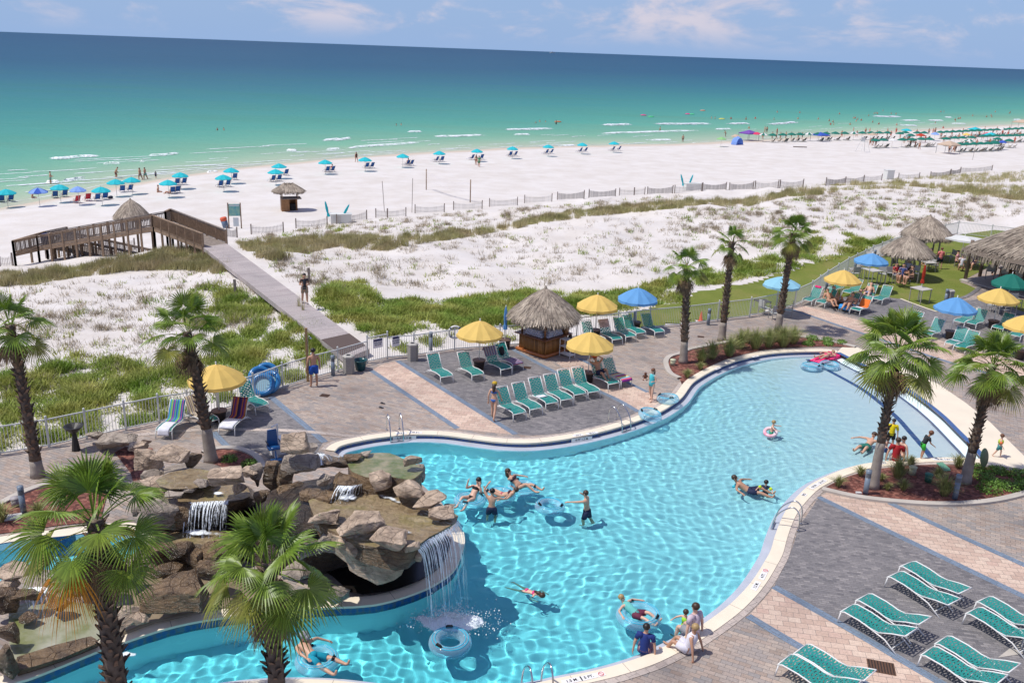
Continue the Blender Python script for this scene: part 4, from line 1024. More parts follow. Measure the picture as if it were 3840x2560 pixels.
# people
def skinmat(i):
 c = [(.62, .36, .24), (.50, .27, .17), (.70, .43, .31), (.38, .19, .11), (.58, .30, .20)][i]
 m = mat('skin tone %d' % i, c, .5, var=.08, scale=8); return m
def cloth(c): return mat('cloth %.2f %.2f %.2f' % c, c, .8, var=.12, scale=9)
HAIRC = {'brown': (.06, .03, .015), 'dark': (.015, .010, .008), 'blond': (.45, .30, .13), 'grey': (.4, .38, .35), 'red': (.18, .07, .03)}
def V3(*a): return Vector(a)
POSES = {}
def pose(nm, **k): POSES[nm] = k
# directions are in the person's own frame: +Y ahead, +X right, +Z up
pose('stand', sp=(0, .02, 1), th=[(-.08, .03, -1), (.08, .03, -1)], sh=[(-.03, -.05, -1), (.03, -.05, -1)], ua=[(-.28, -.05, -1), (.28, -.05, -1)], fa=[(-.1, .25, -1), (.1, .25, -1)], hd=(0, .08, 1))
pose('walk', sp=(0, .05, 1), th=[(-.05, .38, -1), (.05, -.30, -1)], sh=[(-.02, .02, -1), (.02, -.55, -1)], ua=[(-.25, -.35, -1), (.25, .3, -1)], fa=[(-.05, .1, -1), (.05, .75, -1)], hd=(0, .1, 1))
pose('phone', sp=(0, .04, 1), th=[(-.06, .22, -1), (.06, -.16, -1)], sh=[(-.02, 0, -1), (.02, -.3, -1)], ua=[(-.2, .1, -1), (.2, .15, -1)], fa=[(.35, .9, .1), (-.3, .9, .15)], hd=(0, .35, 1))
pose('hold', sp=(0, .03, 1), th=[(-.08, .05, -1), (.08, -.08, -1)], sh=[(-.03, -.02, -1), (.03, -.12, -1)], ua=[(-.25, .2, -1), (.25, .1, -1)], fa=[(-.1, 1, -.25), (.1, .9, -.2)], hd=(0, .2, 1))
pose('edge', sp=(0, .05, 1), th=[(-.12, 1, -.05), (.12, 1, -.05)], sh=[(-.02, .15, -1), (.02, .15, -1)], ua=[(-.35, -.1, -1), (.35, -.1, -1)], fa=[(-.1, -.05, -1), (.1, -.05, -1)], hd=(0, .15, 1))
pose('edgelean', sp=(0, -.25, 1), th=[(-.12, 1, .35), (.12, 1, .25)], sh=[(-.05, .5, -1), (.05, .6, -1)], ua=[(-.35, -.45, -1), (.35, -.45, -1)], fa=[(-.2, -.25, -1), (.2, -.25, -1)], hd=(0, .1, 1))
pose('lounge', sp=(0, -.62, .8), th=[(-.1, .9, .42), (.1, .9, .25)], sh=[(-.02, .65, -.75), (.02, .8, -.55)], ua=[(-.4, .2, -1), (.4, .2, -1)], fa=[(-.1, 1, .1), (.1, 1, .1)], hd=(0, -.4, .9))
pose('handsup', sp=(0, -.62, .8), th=[(-.12, .8, .6), (.1, .95, .25)], sh=[(-.02, .5, -.85), (.02, .8, -.55)], ua=[(-.9, -.2, .6), (.9, -.2, .6)], fa=[(.8, -.4, .4), (-.8, -.4, .4)], hd=(0, -.4, .9))
pose('tube', sp=(0, -.92, .42), th=[(-.14, .92, .36), (.14, .95, .22)], sh=[(-.03, .9, -.35), (.03, .95, -.2)], ua=[(-.85, .1, -.1), (.85, .1, -.1)], fa=[(-.5, .7, -.05), (.5, .7, -.05)], hd=(0, -.35, .9))
pose('tubewave', sp=(0, -.80, .6), th=[(-.14, .75, .62), (.14, .92, .3)], sh=[(-.03, .85, -.5), (.03, .95, -.3)], ua=[(-.8, .3, .35), (.8, .0, -.3)], fa=[(-.6, .6, .5), (.4, .8, -.1)], hd=(0, -.35, .9))
pose('tubeface', sp=(0, -.72, .68), th=[(-.12, .95, .3), (.12, .95, .42)], sh=[(-.03, .85, -.5), (.03, .8, -.6)], ua=[(-.45, .7, -.2), (.45, .7, -.2)], fa=[(.2, -.1, 1), (-.2, -.1, 1)], hd=(0, -.1, 1))
pose('wade', sp=(0, .1, 1), th=[(-.12, .2, -1), (.12, -.15, -1)], sh=[(-.03, -.1, -1), (.03, -.3, -1)], ua=[(-.7, .5, -.3), (.7, .5, -.3)], fa=[(-.2, 1, 0), (.2, 1, 0)], hd=(0, .2, 1))
pose('reach', sp=(0, .15, 1), th=[(-.12, .25, -1), (.12, -.2, -1)], sh=[(-.03, -.1, -1), (.03, -.45, -1)], ua=[(-.5, 1, -.1), (.6, .3, -.3)], fa=[(-.3, 1, -.1), (-.6, .5, .6)], hd=(0, .2, 1))
pose('overhead', sp=(0, .1, 1), th=[(-.15, .15, -1), (.15, .15, -1)], sh=[(-.05, -.5, -1), (.05, -.5, -1)], ua=[(-.5, .3, .8), (.8, .3, -.3)], fa=[(.5, .3, .8), (.3, .9, .1)], hd=(0, .15, 1))
pose('swim', sp=(0, 1, .08), th=[(-.25, -1, -.3), (.2, -1, -.1)], sh=[(-.05, -.8, .3), (.05, -1, -.2)], ua=[(-.8, .1, -.3), (.8, -.2, -.2)], fa=[(.1, .8, -.1), (-.1, .8, -.1)], hd=(0, 1, .1))
pose('lie', sp=(0, -1, .1), th=[(-.12, 1, .12), (.12, 1, .02)], sh=[(-.03, 1, -.12), (.03, 1, -.02)], ua=[(-.8, .4, 0), (.7, .7, 0)], fa=[(.3, 1, .1), (-.2, 1, .1)], hd=(0, -1, .3))
pose('lean', sp=(0, .45, .9), th=[(-.1, .35, -1), (.1, .1, -1)], sh=[(-.03, -.15, -1), (.03, -.3, -1)], ua=[(-.4, -.2, -1), (.3, .2, -1)], fa=[(-.2, .1, -1), (.1, .7, -.5)], hd=(0, .6, .9))
pose('sit', sp=(0, .0, 1), th=[(-.12, 1, .0), (.12, 1, .0)], sh=[(-.02, .05, -1), (.02, .05, -1)], ua=[(-.3, .3, -1), (.3, .3, -1)], fa=[(.05, 1, .1), (-.05, 1, .1)], hd=(0, .1, 1))
pose('floatleg', sp=(-.35, -.9, .3), th=[(-.1, 1, .15), (.35, 1, .0)], sh=[(-.05, 1, -.15), (.15, 1, -.1)], ua=[(-.9, .1, -.2), (.6, .8, .0)], fa=[(-.4, .6, -.3), (.3, 1, 0)], hd=(-.2, .4, 1))
pose('carry', sp=(0, .0, 1), th=[(-.08, .2, -1), (.08, -.18, -1)], sh=[(-.02, 0, -1), (.02, -.35, -1)], ua=[(-.2, 0, -1), (.2, 0, -1)], fa=[(-.05, 1, .2), (.05, 1, .2)], hd=(0, .1, 1))
def person(loc, rz, label, pz='stand', h=1.75, skin=0, hair='brown', long=False, wear=(), fem=False, z0=None, group=None, hat=None, lowres=False, cat='person', underwater=False, flipx=False):
 """wear: (('shorts'|'shirt'|'tee'|'brief'|'top'|'dress'|'tank', colour), ...)"""
 k = POSES[pz]; t = empty('person', loc, rz, label, cat, group)
 n_ = lambda v: Vector(v).normalized()
 fx = -1 if flipx else 1
 def dv(v): return n_((v[0]*fx, v[1], v[2]))
 s = h; sp = dv(k['sp']); hd = dv(k['hd'])
 X = V3(1, 0, 0);
 if abs(sp.x) > .05: X = (X-sp*X.dot(sp)).normalized()
 child = h < 1.3; hk = 1.35 if child else 1.0
 sw = (.098 if fem else .112)*s; hw = (.056 if fem else .052)*s
 pel = V3(0, 0, 0); waist = pel+sp*.10*s; chest = pel+sp*.215*s; neck = pel+sp*.295*s; nk2 = neck+(sp*.5+hd*.5)*.035*s; head = nk2+hd*.075*s*hk; htop = head+hd*.035*s*hk
 J = {}
 for i, sg in ((0, -1), (1, 1)):
  q = i if fx > 0 else 1-i
  J['hip', i] = pel+X*sg*hw-sp*.015*s; J['sho', i] = neck+X*sg*sw-sp*.03*s
  J['kne', i] = J['hip', i]+dv(k['th'][q])*.245*s; J['ank', i] = J['kne', i]+dv(k['sh'][q])*.235*s
  sd_ = dv(k['sh'][q]); f0 = V3(0, 1, 0) if sd_.z < -.5 else (V3(0, .35, .9) if pz not in ('swim',) else V3(0, -1, -.3)); f0 = (f0-sd_*f0.dot(sd_)*.6).normalized()
  J['hee', i] = J['ank', i]+sd_*.03*s; J['toe', i] = J['ank', i]+sd_*.03*s+f0*.105*s
  J['elb', i] = J['sho', i]+dv(k['ua'][q])*.165*s; J['wri', i] = J['elb', i]+dv(k['fa'][q])*.145*s
  J['pal', i] = J['wri', i]+dv(k['fa'][q])*.045*s
 low = min([J['hee', 0].z, J['hee', 1].z]) if pz in ('stand', 'walk', 'phone', 'hold', 'lean', 'carry', 'overhead', 'wade', 'reach') else None
 off = V3(0, 0, (-low+.022*s) if low is not None else .075*s)
 V = []; E = []; Rr = []
 def v(p, r): V.append(p+off); Rr.append(r*s); return len(V)-1
 def e(a, b): E.append((a, b)); return b
 rf = .92 if fem else 1.0
 ip = v(pel, .074); iw = e(ip, v(waist, .064*rf)); ic = e(iw, v(chest, .078*rf)); ine = e(ic, v(neck, .040)); in2 = e(ine, v(nk2, .030)); ih = e(in2, v(head, .056*hk)); e(ih, v(htop, .044*hk))
 for i, sg in ((0, -1), (1, 1)):
  a = e(ip, v(J['hip', i], .060)); m1 = e(a, v(J['hip', i].lerp(J['kne', i], .5), .050*rf)); b_ = e(m1, v(J['kne', i], .036*rf)); m2 = e(b_, v(J['kne', i].lerp(J['ank', i], .35), .036*rf)); c_ = e(m2, v(J['ank', i], .022)); d_ = e(c_, v(J['hee', i].lerp(J['toe', i], .35), .022)); e(d_, v(J['toe', i], .015))
  a = e(ic, v(J['sho', i], .036*rf)); b_ = e(a, v(J['elb', i], .026*rf)); c_ = e(b_, v(J['wri', i], .0165)); d_ = e(c_, v(J['pal', i], .020))
  if not lowres:
   fd = (J['pal', i]-J['wri', i]).normalized(); sd2 = fd.cross(V3(0, 0, 1)); sd2 = sd2.normalized() if sd2.length > .1 else X; nn = sd2.cross(fd)
   for q, (o_, l_) in enumerate(((-.018, .036), (-.006, .042), (.006, .039), (.018, .030))):
    f1 = e(d_, v(J['pal', i]+fd*.020*s+sd2*o_*s, .0055)); e(f1, v(J['pal', i]+fd*(.020+l_)*s+sd2*o_*1.1*s-nn*.012*s, .0045))
   e(d_, v(J['pal', i]+sd2*(-.03*sg)*s+fd*.012*s, .0055))
 me = bpy.data.meshes.new('body_base'); me.from_pydata(V, E, []); bo = bpy.data.objects.new('body', me); COL.objects.link(bo)
 bo.modifiers.new('skin', 'SKIN'); sk = me.skin_vertices[0].data
 for i, r in enumerate(Rr): sk[i].radius = (r, r)
 sk[0].use_root = True
 if not lowres or child:
  sb = bo.modifiers.new('sub', 'SUBSURF'); sb.levels = 1; sb.render_levels = 1
 dg = bpy.context.evaluated_depsgraph_get(); m2 = bpy.data.meshes.new_from_object(bo.evaluated_get(dg)); bo.modifiers.clear(); bo.data = m2; m2.name = 'body'
 m2.materials.clear(); m2.materials.append(skinmat(skin)); m2.polygons.foreach_set('use_smooth', [True]*len(m2.polygons)); bo.parent = t
 bpy.data.meshes.remove(me)
 if underwater: bo.cycles.is_caustics_receiver = True
 A = lambda p: p+off
 def part(nm, mb, m_, smooth=True):
  o = mb.build(nm, m_, t, smooth)
  if underwater: o.cycles.is_caustics_receiver = True
  return o
 for wk, col in wear:
  mb = MB(); m_ = cloth(col)
  if wk in ('shorts', 'long', 'pants'):
   f = {'shorts': .72, 'long': .95, 'pants': 1.0}[wk]
   mb.tube([A(pel+sp*.045*s), A(pel), A(pel-sp*.04*s)], [.082*s, .090*s, .075*s], 12)
   for i in (0, 1):
    mb.tube([A(pel*.6+J['hip', i]*.4), A(J['hip', i]), A(J['hip', i].lerp(J['kne', i], f))], [.07*s, .070*s, .060*s if wk != 'pants' else .045*s], 10)
    if wk == 'pants': mb.tube([A(J['kne', i]), A(J['ank', i])], [.045*s, .036*s], 8)
   part('shorts' if wk != 'pants' else 'trousers', mb, m_)
  elif wk == 'brief':
   mb.tube([A(pel+sp*.025*s), A(pel-sp*.005*s), A(pel-sp*.05*s)], [.079*s, .087*s, .062*s], 12); part('swim_bottoms', mb, m_)
  elif wk == 'top':
   mb.tube([A(chest-sp*.035*s), A(chest), A(chest+sp*.025*s)], [.076*s, .088*s, .080*s], 12, cap=False)
   for sg in (-1, 1): mb.ball(A(chest+X*sg*.035*s+X.cross(sp)*-.0*s+(sp.cross(X))*-.055*s if False else chest+X*sg*.035*s+(X.cross(sp))*-.052*s), .034*s, 8, 6)
   part('swim_top', mb, m_)
  elif wk in ('shirt', 'tee', 'tank', 'dress'):
   lo = -.055 if wk != 'dress' else -.16
   mb.tube([A(pel+sp*lo*s), A(pel+sp*.03*s), A(waist), A(chest), A(neck-sp*.015*s), A(neck+sp*.01*s)], [(.088 if wk != 'dress' else .12)*s, .088*s, .078*s, .091*s, .062*s, .042*s], 14)
   for i in (0, 1):
    if wk == 'tank': mb.tube([A(chest), A(J['sho', i])], [.07*s, .030*s], 8)
    else:
     f = .55 if wk != 'shirt' else .9
     mb.tube([A(chest.lerp(J['sho', i], .5)), A(J['sho', i]), A(J['sho', i].lerp(J['elb', i], f))], [.07*s, .047*s, .040*s], 9)
   part({'shirt': 'shirt', 'tee': 'shirt', 'tank': 'tank_top', 'dress': 'dress'}[wk], mb, m_)
  elif wk == 'armbands':
   for i in (0, 1): mb.tube([A(J['sho', i].lerp(J['elb', i], .35)), A(J['sho', i].lerp(J['elb', i], .85))], [.058*s, .055*s], 10)
   part('arm_floats', mb, m_)
  elif wk == 'vest':
   mb.tube([A(waist), A(chest), A(neck-sp*.03*s)], [.10*s, .11*s, .08*s], 12); part('float_vest', mb, m_)
  elif wk == 'shoes':
   for i in (0, 1): mb.tube([A(J['hee', i]-V3(0, .02*s, 0)), A(J['hee', i].lerp(J['toe', i], .5)), A(J['toe', i])], [.030*s, .028*s, .018*s], 8)
   part('shoes', mb, m_)
 fwd = (X.cross(hd))*-1.0
 if fwd.dot(V3(0, 1, 0)) < 0 and pz not in ('lie', 'lounge', 'tube', 'swim', 'handsup', 'tubewave', 'tubeface', 'floatleg'): fwd = -fwd
 fwd = hd.cross(X)*-1
 fwd = (V3(0, 1, 0) if abs(hd.y) < .8 else V3(0, 0, 1));
 if pz == 'swim': fwd = V3(0, 0, -1)
 fwd = (fwd-hd*fwd.dot(hd)).normalized()
 hm = mat('hair '+hair, HAIRC[hair], .5, island=.0, var=.3, scale=20); mb = MB(); hr = .056*s*hk
 hc = A(head-fwd*.016*s+hd*.020*s)
 mb.ball((0, 0, 0), (hr*1.12, hr*1.15, hr*1.05), 12, 8)
 mb.V = [tuple(hc+Vector(q)) for q in mb.V]
 if long: mb.tube([hc+hd*.01*s-fwd*.02*s, A(nk2-fwd*.052*s), A(chest-(X.cross(sp))*-.075*s)], [.048*s, .050*s, .022*s], 9)
 part('hair', mb, hm)
 if hat:
  mb = MB(); V_ = []
  mb.ball((0, 0, 0), (hr*1.2, hr*1.22, hr*.95), 12, 8); mb.V = [tuple(hc+hd*.016*s+Vector(q)) for q in mb.V]
  mb.tube([hc+hd*.02*s+fwd*.03*s, hc+hd*.012*s+fwd*.105*s], [.045*s, .030*s], 8); part('cap', mb, cloth(hat))
 if not lowres:
  mb = MB();
  for sg in (-1, 1): mb.ball(A(head+fwd*.054*s*hk+X*sg*.019*s+hd*.004*s), .0065*s*hk, 6, 4)
  mb.tube([A(head+fwd*.052*s*hk-hd*.032*s*hk-X*.013*s), A(head+fwd*.052*s*hk-hd*.032*s*hk+X*.013*s)], .004*s, 5); part('eyes_and_mouth', mb, mat('dark eyes', (.03, .012, .01), .4))
  mb = MB(); mb.tube([A(head+fwd*.05*s*hk+hd*.004*s), A(head+fwd*.068*s*hk-hd*.014*s)], [.006*s, .010*s], 6)
  for sg in (-1, 1): mb.ball(A(head+X*sg*.056*s*hk-fwd*.004*s), (.006*s, .012*s, .018*s), 6, 5)
  part('nose_and_ears', mb, skinmat(skin))
 return t
# rocks
def rockmat(name, c1, c2, c3, rough=.85, wet=0):
 m, nt, b = newmat(name); N = nt.nodes; Lk = nt.links
 tc = N.new('ShaderNodeNewGeometry'); n1 = N.new('ShaderNodeTexNoise'); n1.inputs['Scale'].default_value = 1.7; n1.inputs['Detail'].default_value = 9; n1.inputs['Roughness'].default_value = .68; n1.inputs['Distortion'].default_value = .6; Lk.new(tc.outputs['Position'], n1.inputs[0])
 mp_ = N.new('ShaderNodeMapping'); mp_.inputs['Scale'].default_value = (1, 1, 3.2); mp_.inputs['Rotation'].default_value = (.25, .15, 0); Lk.new(tc.outputs['Position'], mp_.inputs[0])
 n2 = N.new('ShaderNodeTexNoise'); n2.inputs['Scale'].default_value = 4.5; n2.inputs['Detail'].default_value = 8; n2.inputs['Roughness'].default_value = .7; Lk.new(mp_.outputs[0], n2.inputs[0])
 c = ramp(N, Lk, n1.outputs[0], [(.30, c3), (.45, c2), (.58, c1), (.75, tuple(min(1, x*1.2) for x in c1))])
 c = mixc(N, Lk, 1.0, c, ramp(N, Lk, n2.outputs[0], [(.30, (.42, .40, .38)), (.46, (.9, .9, .9)), (.7, (1.12, 1.1, 1.08))]), 'MULTIPLY')
 n3 = N.new("ShaderNodeTexVoronoi"); n3.inputs["Scale"].default_value = 2.2; n3.feature = 'DISTANCE_TO_EDGE'; Lk.new(mp_.outputs[0], n3.inputs[0])
 cr = N.new('ShaderNodeMapRange'); cr.inputs[1].default_value = 0; cr.inputs[2].default_value = .035; Lk.new(n3.outputs[0], cr.inputs[0])
 c = mixc(N, Lk, 1.0, c, ramp(N, Lk, cr.outputs[0], [(0, (.45, .42, .4)), (.5, (1, 1, 1))]), 'MULTIPLY'); Lk.new(c, b.inputs['Base Color']); b.inputs['Roughness'].default_value = rough
 hh = math_n(N, Lk, 'ADD', math_n(N, Lk, 'MULTIPLY', cr.outputs[0], .22), n2.outputs[0])
 bp = N.new('ShaderNodeBump'); bp.inputs['Distance'].default_value = .16; bp.inputs['Strength'].default_value = .9; Lk.new(hh, bp.inputs['Height']); Lk.new(bp.outputs[0], b.inputs['Normal'])
 return m
ROCK = rockmat('tan boulder rock', (.66, .51, .375), (.48, .36, .26), (.20, .15, .11))
ROCKG = rockmat('greyish boulder rock', (.50, .42, .34), (.37, .305, .245), (.17, .14, .115))
ROCKW = rockmat('wet brown rock', (.27, .18, .10), (.18, .12, .07), (.075, .055, .04), rough=.22)
def boulder(c, size, seed, rz=0, mt=None, label=None, tilt=(0, 0), n=14, group='boulders of the waterfall rockery'):
 g = random.Random(seed); bm = bmesh.new()
 for i in range(n):
  while True:
   p = Vector((g.uniform(-1, 1), g.uniform(-1, 1), g.uniform(-1, 1)))
   m_ = max(abs(p.x), abs(p.y), abs(p.z))
   if m_ > .3: break
  p = p/m_*g.uniform(.86, 1.0); l = p.length
  p = p*(1-.34*max(0, l-1.0)); bm.verts.new((p.x*.5, p.y*.5, p.z*.5))
 r_ = bmesh.ops.convex_hull(bm, input=bm.verts[:]);
 for v in [v for v in bm.verts if not v.link_faces]: bm.verts.remove(v)
 bmesh.ops.dissolve_limit(bm, angle_limit=R(14), verts=bm.verts[:], edges=bm.edges[:])
 for v in bm.verts: v.co = Vector((v.co.x*size[0], v.co.y*size[1], v.co.z*size[2]))
 bmesh.ops.bevel(bm, geom=bm.edges[:], offset=.03*min(size), segments=1, affect='EDGES', profile=.6)
 bmesh.ops.triangulate(bm, faces=bm.faces[:])
 for _ in range(5):
  es = [e for e in bm.edges if e.calc_length() > max(.12, .1*max(size))]
  if not es: break
  bmesh.ops.subdivide_edges(bm, edges=es, cuts=1); bmesh.ops.triangulate(bm, faces=[f for f in bm.faces if len(f.verts) > 3])
 bm.normal_update(); ms = min(size)
 o3 = Vector((seed*3.1, seed*1.7, 0))
 for v in bm.verts:
  q = v.co*1.6/ms**.5+o3; d = mnoise.noise(q)*.10*ms+mnoise.noise(q*2.7)*.05*ms+abs(mnoise.noise(Vector((q.x, q.y, q.z*3))*1.9))*-.06*ms
  v.co += v.normal*d
 me = bpy.data.meshes.new('boulder'); bm.to_mesh(me); bm.free(); me.materials.append(mt or ROCK)
 me.polygons.foreach_set('use_smooth', [True]*len(me.polygons)); me.set_sharp_from_angle(angle=R(24))
 o = bpy.data.objects.new('boulder', me); COL.objects.link(o); o.location = c; o.rotation_euler = (tilt[0], tilt[1], rz)
 return tag(o, label, 'boulder', group)
FWD = Vector((0, math.cos(PITCH), -math.sin(PITCH)))
def pxm(P): return FOC/((P-Vector((0, 0, CAMH))).dot(FWD))
def bpx(f, u, v, wz, hz, z, seed, label, mt=None, rz=None, flat=None, kz=1300/2352, dpt=.85, tilt=(0, 0)):
 P = G(f(u, v), z); m_ = pxm(P); w_ = wz*kz/m_; dep = math.atan2(CAMH-z, P.y); d_ = w_*dpt
 h_ = (hz*kz/m_ - d_*math.sin(dep)*.9)/math.cos(dep); h_ = max(h_, .38*w_) if flat is None else flat
 g = random.Random(seed)
 return boulder(P, (w_*1.22, d_*1.2, h_*1.25), seed, g.uniform(-.35, .35) if rz is None else rz, mt, label, tilt)
def mass(name, bottom, top, mt, label, seed=1, rings=7, amp=.22, topmat=None, seg=.35, cap=True, power=1.0, cat='rock face'):
 """rock mass lofted between two world rings, with rough displaced sides"""
 n = max(24, int(sum((top[i]-top[i-1]).length for i in range(len(top)))/seg))
 def resample(P):
  P = [Vector(p) for p in P]; Ls = [(P[(i+1) % len(P)]-P[i]).length for i in range(len(P))]; T = sum(Ls); out = []
  for k in range(n):
   s = T*k/n; i = 0
   while s > Ls[i]: s -= Ls[i]; i += 1
   out.append(P[i].lerp(P[(i+1) % len(P)], s/max(1e-9, Ls[i])))
  return out
 A = resample(bottom); B = resample(top); V = []; cen = sum(B, Vector())/n
 for r_ in range(rings+1):
  f = r_/rings
  for k in range(n):
   p = A[k].lerp(B[k], f**power); o_ = (p-cen); o_.z = 0; o_.normalize()
   q = Vector((p.x*1.1, p.y*1.1, p.z*2.0))+Vector((seed*5, 0, 0))
   e = 1.0 if r_ < rings else .5
   d = (mnoise.noise(q)*1.0+mnoise.noise(q*2.3)*.5-abs(mnoise.noise(Vector((q.x*1.2, q.y*1.2, q.z*.35))*1.3))*.9)*amp*e
   V.append(p+o_*d+Vector((0, 0, .3*amp*mnoise.noise(q*1.7)*(0 if r_ in (0,) else 1)*(.4 if r_ == rings else 1))))
 F = [(r_*n+k, r_*n+(k+1) % n, (r_+1)*n+(k+1) % n, (r_+1)*n+k) for r_ in range(rings) for k in range(n)]
 if ccw([(p.x, p.y) for p in B]) is False: F = [f[::-1] for f in F]
 tp = [Vector((V[rings*n+k])) for k in range(n)]
 o = mesh_obj(name, V, F, [mt, topmat or mt], None, True)
 # cap
 bm = bmesh.new(); bm.from_mesh(o.data); bm.verts.ensure_lookup_table()
 vs = [bm.verts[rings*n+k] for k in range(n)]
 for t in tessellate_polygon([[Vector((v.co.x, v.co.y, 0)) for v in vs]]):
  try:
   f = bm.faces.new([vs[i] for i in t]); f.material_index = 1
   f.normal_update()
   if f.normal.z < 0: f.normal_flip()
  except ValueError: pass
 bm.to_mesh(o.data); bm.free()
 return tag(o, label, cat)
WR = 'boulder'
# wet pond surfaces
m, nt, b = newmat('shallow water over brown rock'); N = nt.nodes; Lk = nt.links
geo = N.new('ShaderNodeNewGeometry'); n1 = N.new('ShaderNodeTexNoise'); n1.inputs['Scale'].default_value = 1.1; n1.inputs['Detail'].default_value = 8; n1.inputs['Distortion'].default_value = .8; Lk.new(geo.outputs['Position'], n1.inputs[0])
n2 = N.new('ShaderNodeTexNoise'); n2.inputs['Scale'].default_value = 5; n2.inputs['Detail'].default_value = 6; n2.inputs['Distortion'].default_value = 1.2; Lk.new(geo.outputs['Position'], n2.inputs[0])
c = ramp(N, Lk, n1.outputs[0], [(.3, (.20, .14, .075)), (.5, (.31, .235, .14)), (.62, (.27, .22, .10)), (.75, (.42, .34, .22))])
Lk.new(mixc(N, Lk, .6, c, ramp(N, Lk, n2.outputs[0], [(.3, (.5, .5, .5)), (.7, (1.3, 1.3, 1.3))]), 'MULTIPLY'), b.inputs['Base Color'])
b.inputs['Roughness'].default_value = .08; bp = N.new('ShaderNodeBump'); bp.inputs['Distance'].default_value = .06; Lk.new(n2.outputs[0], bp.inputs['Height']); Lk.new(bp.outputs[0], b.inputs['Normal']); PONDW = m
GREENP = mat('green algae pond', (.09, .14, .03), .12, col2=(.33, .29, .18), scale=2.5, bump=.03, bscale=9)
# white water
FALLM = foammat('falling water', .22, 5.0, stretch=(3, 3, .35)); SPLM = foammat('white splash water', .25, 3.0)
def fall(top, bot, label, rows=14, ns=60, seed=1, arc=.25, layers=2, thick=.45, nm='waterfall'):
 """sheet of falling water between two world polylines"""
 V = []; F = []; T = []; g = random.Random(seed)
 def samp(P, t):
  x = t*(len(P)-1); i = min(int(x), len(P)-2); return P[i].lerp(P[i+1], x-i)
 for ly in range(layers):
  base = len(V)
  for r_ in range(rows+1):
   f = r_/rows
   for k in range(ns+1):
    t = k/ns; a = samp(top, t); b_ = samp(bot, t)
    hx = math.sqrt(f) if arc > 0 else f
    p = Vector((a.x+(b_.x-a.x)*hx, a.y+(b_.y-a.y)*hx, a.z+(b_.z-a.z)*f))
    w_ = mnoise.noise(Vector((t*ns*.18+ly*9, f*.8, seed)))
    p += Vector((w_*.10*f, w_*.10*f-ly*.06, 0)); V.append(p)
    st_ = mnoise.noise(Vector((t*ns*.42+ly*5, ly*3, seed+2)))
    T.append(thick+st_*.75-.25*abs(f-.1)+(.25 if f < .06 else 0)+(.12 if f > .93 else 0))
  for r_ in range(rows):
   for k in range(ns): i = base+r_*(ns+1)+k; F.append((i, i+1, i+ns+2, i+ns+1))
 o = mesh_obj(nm, V, F, FALLM, None, True); at = o.data.attributes.new('thick', 'FLOAT', 'POINT'); at.data.foreach_set('value', T)
 return tag(o, label, 'waterfall')
def foam_patch(P, z, label, rx, ry, rz=0, thick=.55, seed=0, h=.06):
 V = []; T = []; n, m_ = 28, 9
 for i in range(m_+1):
  for k in range(n):
   a = 2*PI*k/n; s = i/m_; q = Vector((math.cos(a)*rx*s, math.sin(a)*ry*s, 0)); q.rotate(Matrix.Rotation(rz, 3, 'Z'))
   nz = mnoise.noise(Vector((q.x*2, q.y*2, seed))); V.append(P+q+Vector((0, 0, .03+h*(1-s)*(1+nz)))); T.append(thick+.25*(1-s)-1.2*s*s+nz*.75+.3*mnoise.noise(Vector((q.x*6, q.y*6, seed))))
 F = [(i*n+k, i*n+(k+1) % n, (i+1)*n+(k+1) % n, (i+1)*n+k) for i in range(m_) for k in range(n)]
 o = mesh_obj('white_water', V, F, SPLM, None, True); at = o.data.attributes.new('thick', 'FLOAT', 'POINT'); at.data.foreach_set('value', T)
 return tag(o, label, 'white water', kind='stuff')
gq = lambda pts, z: [G(Q5(*p), z) for p in pts]
# main shelf with shallow water on top, overhanging the cave
SHELF = [(1185, 500), (1320, 430), (1480, 370), (1620, 340), (1760, 350), (1920, 400), (2060, 500), (2212, 602), (2196, 650), (2090, 705), (2000, 752), (1930, 812), (1850, 850), (1700, 830), (1520, 790), (1380, 720), (1230, 640)]
top = gq(SHELF, 2.5); bot = [p.copy() for p in gq([(1185, 520), (1320, 450), (1480, 390), (1620, 360), (1740, 370), (1860, 420), (1960, 520), (2080, 620), (2060, 680), (2000, 730), (1930, 780), (1870, 830), (1790, 850), (1660, 830), (1520, 790), (1400, 730), (1260, 650)], 2.5)]
for p in bot: p.z = 1.95
mass('rock_shelf', bot, top, ROCKW, 'broad flat wet rock shelf with shallow brown water sheeting over its lip', 3, rings=4, amp=.10, topmat=PONDW)
# rear body of the grotto and cave back wall
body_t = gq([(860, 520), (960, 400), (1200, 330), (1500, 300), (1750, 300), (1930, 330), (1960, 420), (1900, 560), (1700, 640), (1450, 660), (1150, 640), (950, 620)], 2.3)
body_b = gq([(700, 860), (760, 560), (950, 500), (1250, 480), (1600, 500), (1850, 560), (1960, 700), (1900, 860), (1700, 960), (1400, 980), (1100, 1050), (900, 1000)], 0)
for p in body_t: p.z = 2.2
mass('grotto_wall', body_b, body_t, rockmat('wet cave rock with painted shade', (.09, .06, .04), (.05, .036, .026), (.02, .016, .013), .3), 'wet rock wall at the back of the cave under the shelf, its shade painted into the colour', 9, amp=.25)  # rock colours darkened to stand in for the shade inside the cave
ov = gq([(1230, 650), (1350, 735), (1440, 775), (1560, 800), (1700, 838), (1850, 862), (1940, 830), (1900, 750), (1600, 720), (1350, 640)], 2.42)
ob_ = gq([(1290, 670), (1380, 735), (1460, 770), (1570, 790), (1690, 815), (1830, 835), (1900, 810), (1870, 750), (1600, 720), (1400, 650)], 2.42)
for p, z in zip(ob_, (1.9, 1.7, 1.5, 1.3, 1.2, 1.7, 2.1, 2.0, 1.2, 1.6)): p.z = z
mass('hanging_rock', ob_, ov, ROCK, 'long hanging rock face that roofs the dark cave mouth', 33, rings=8, amp=.20, power=.8)
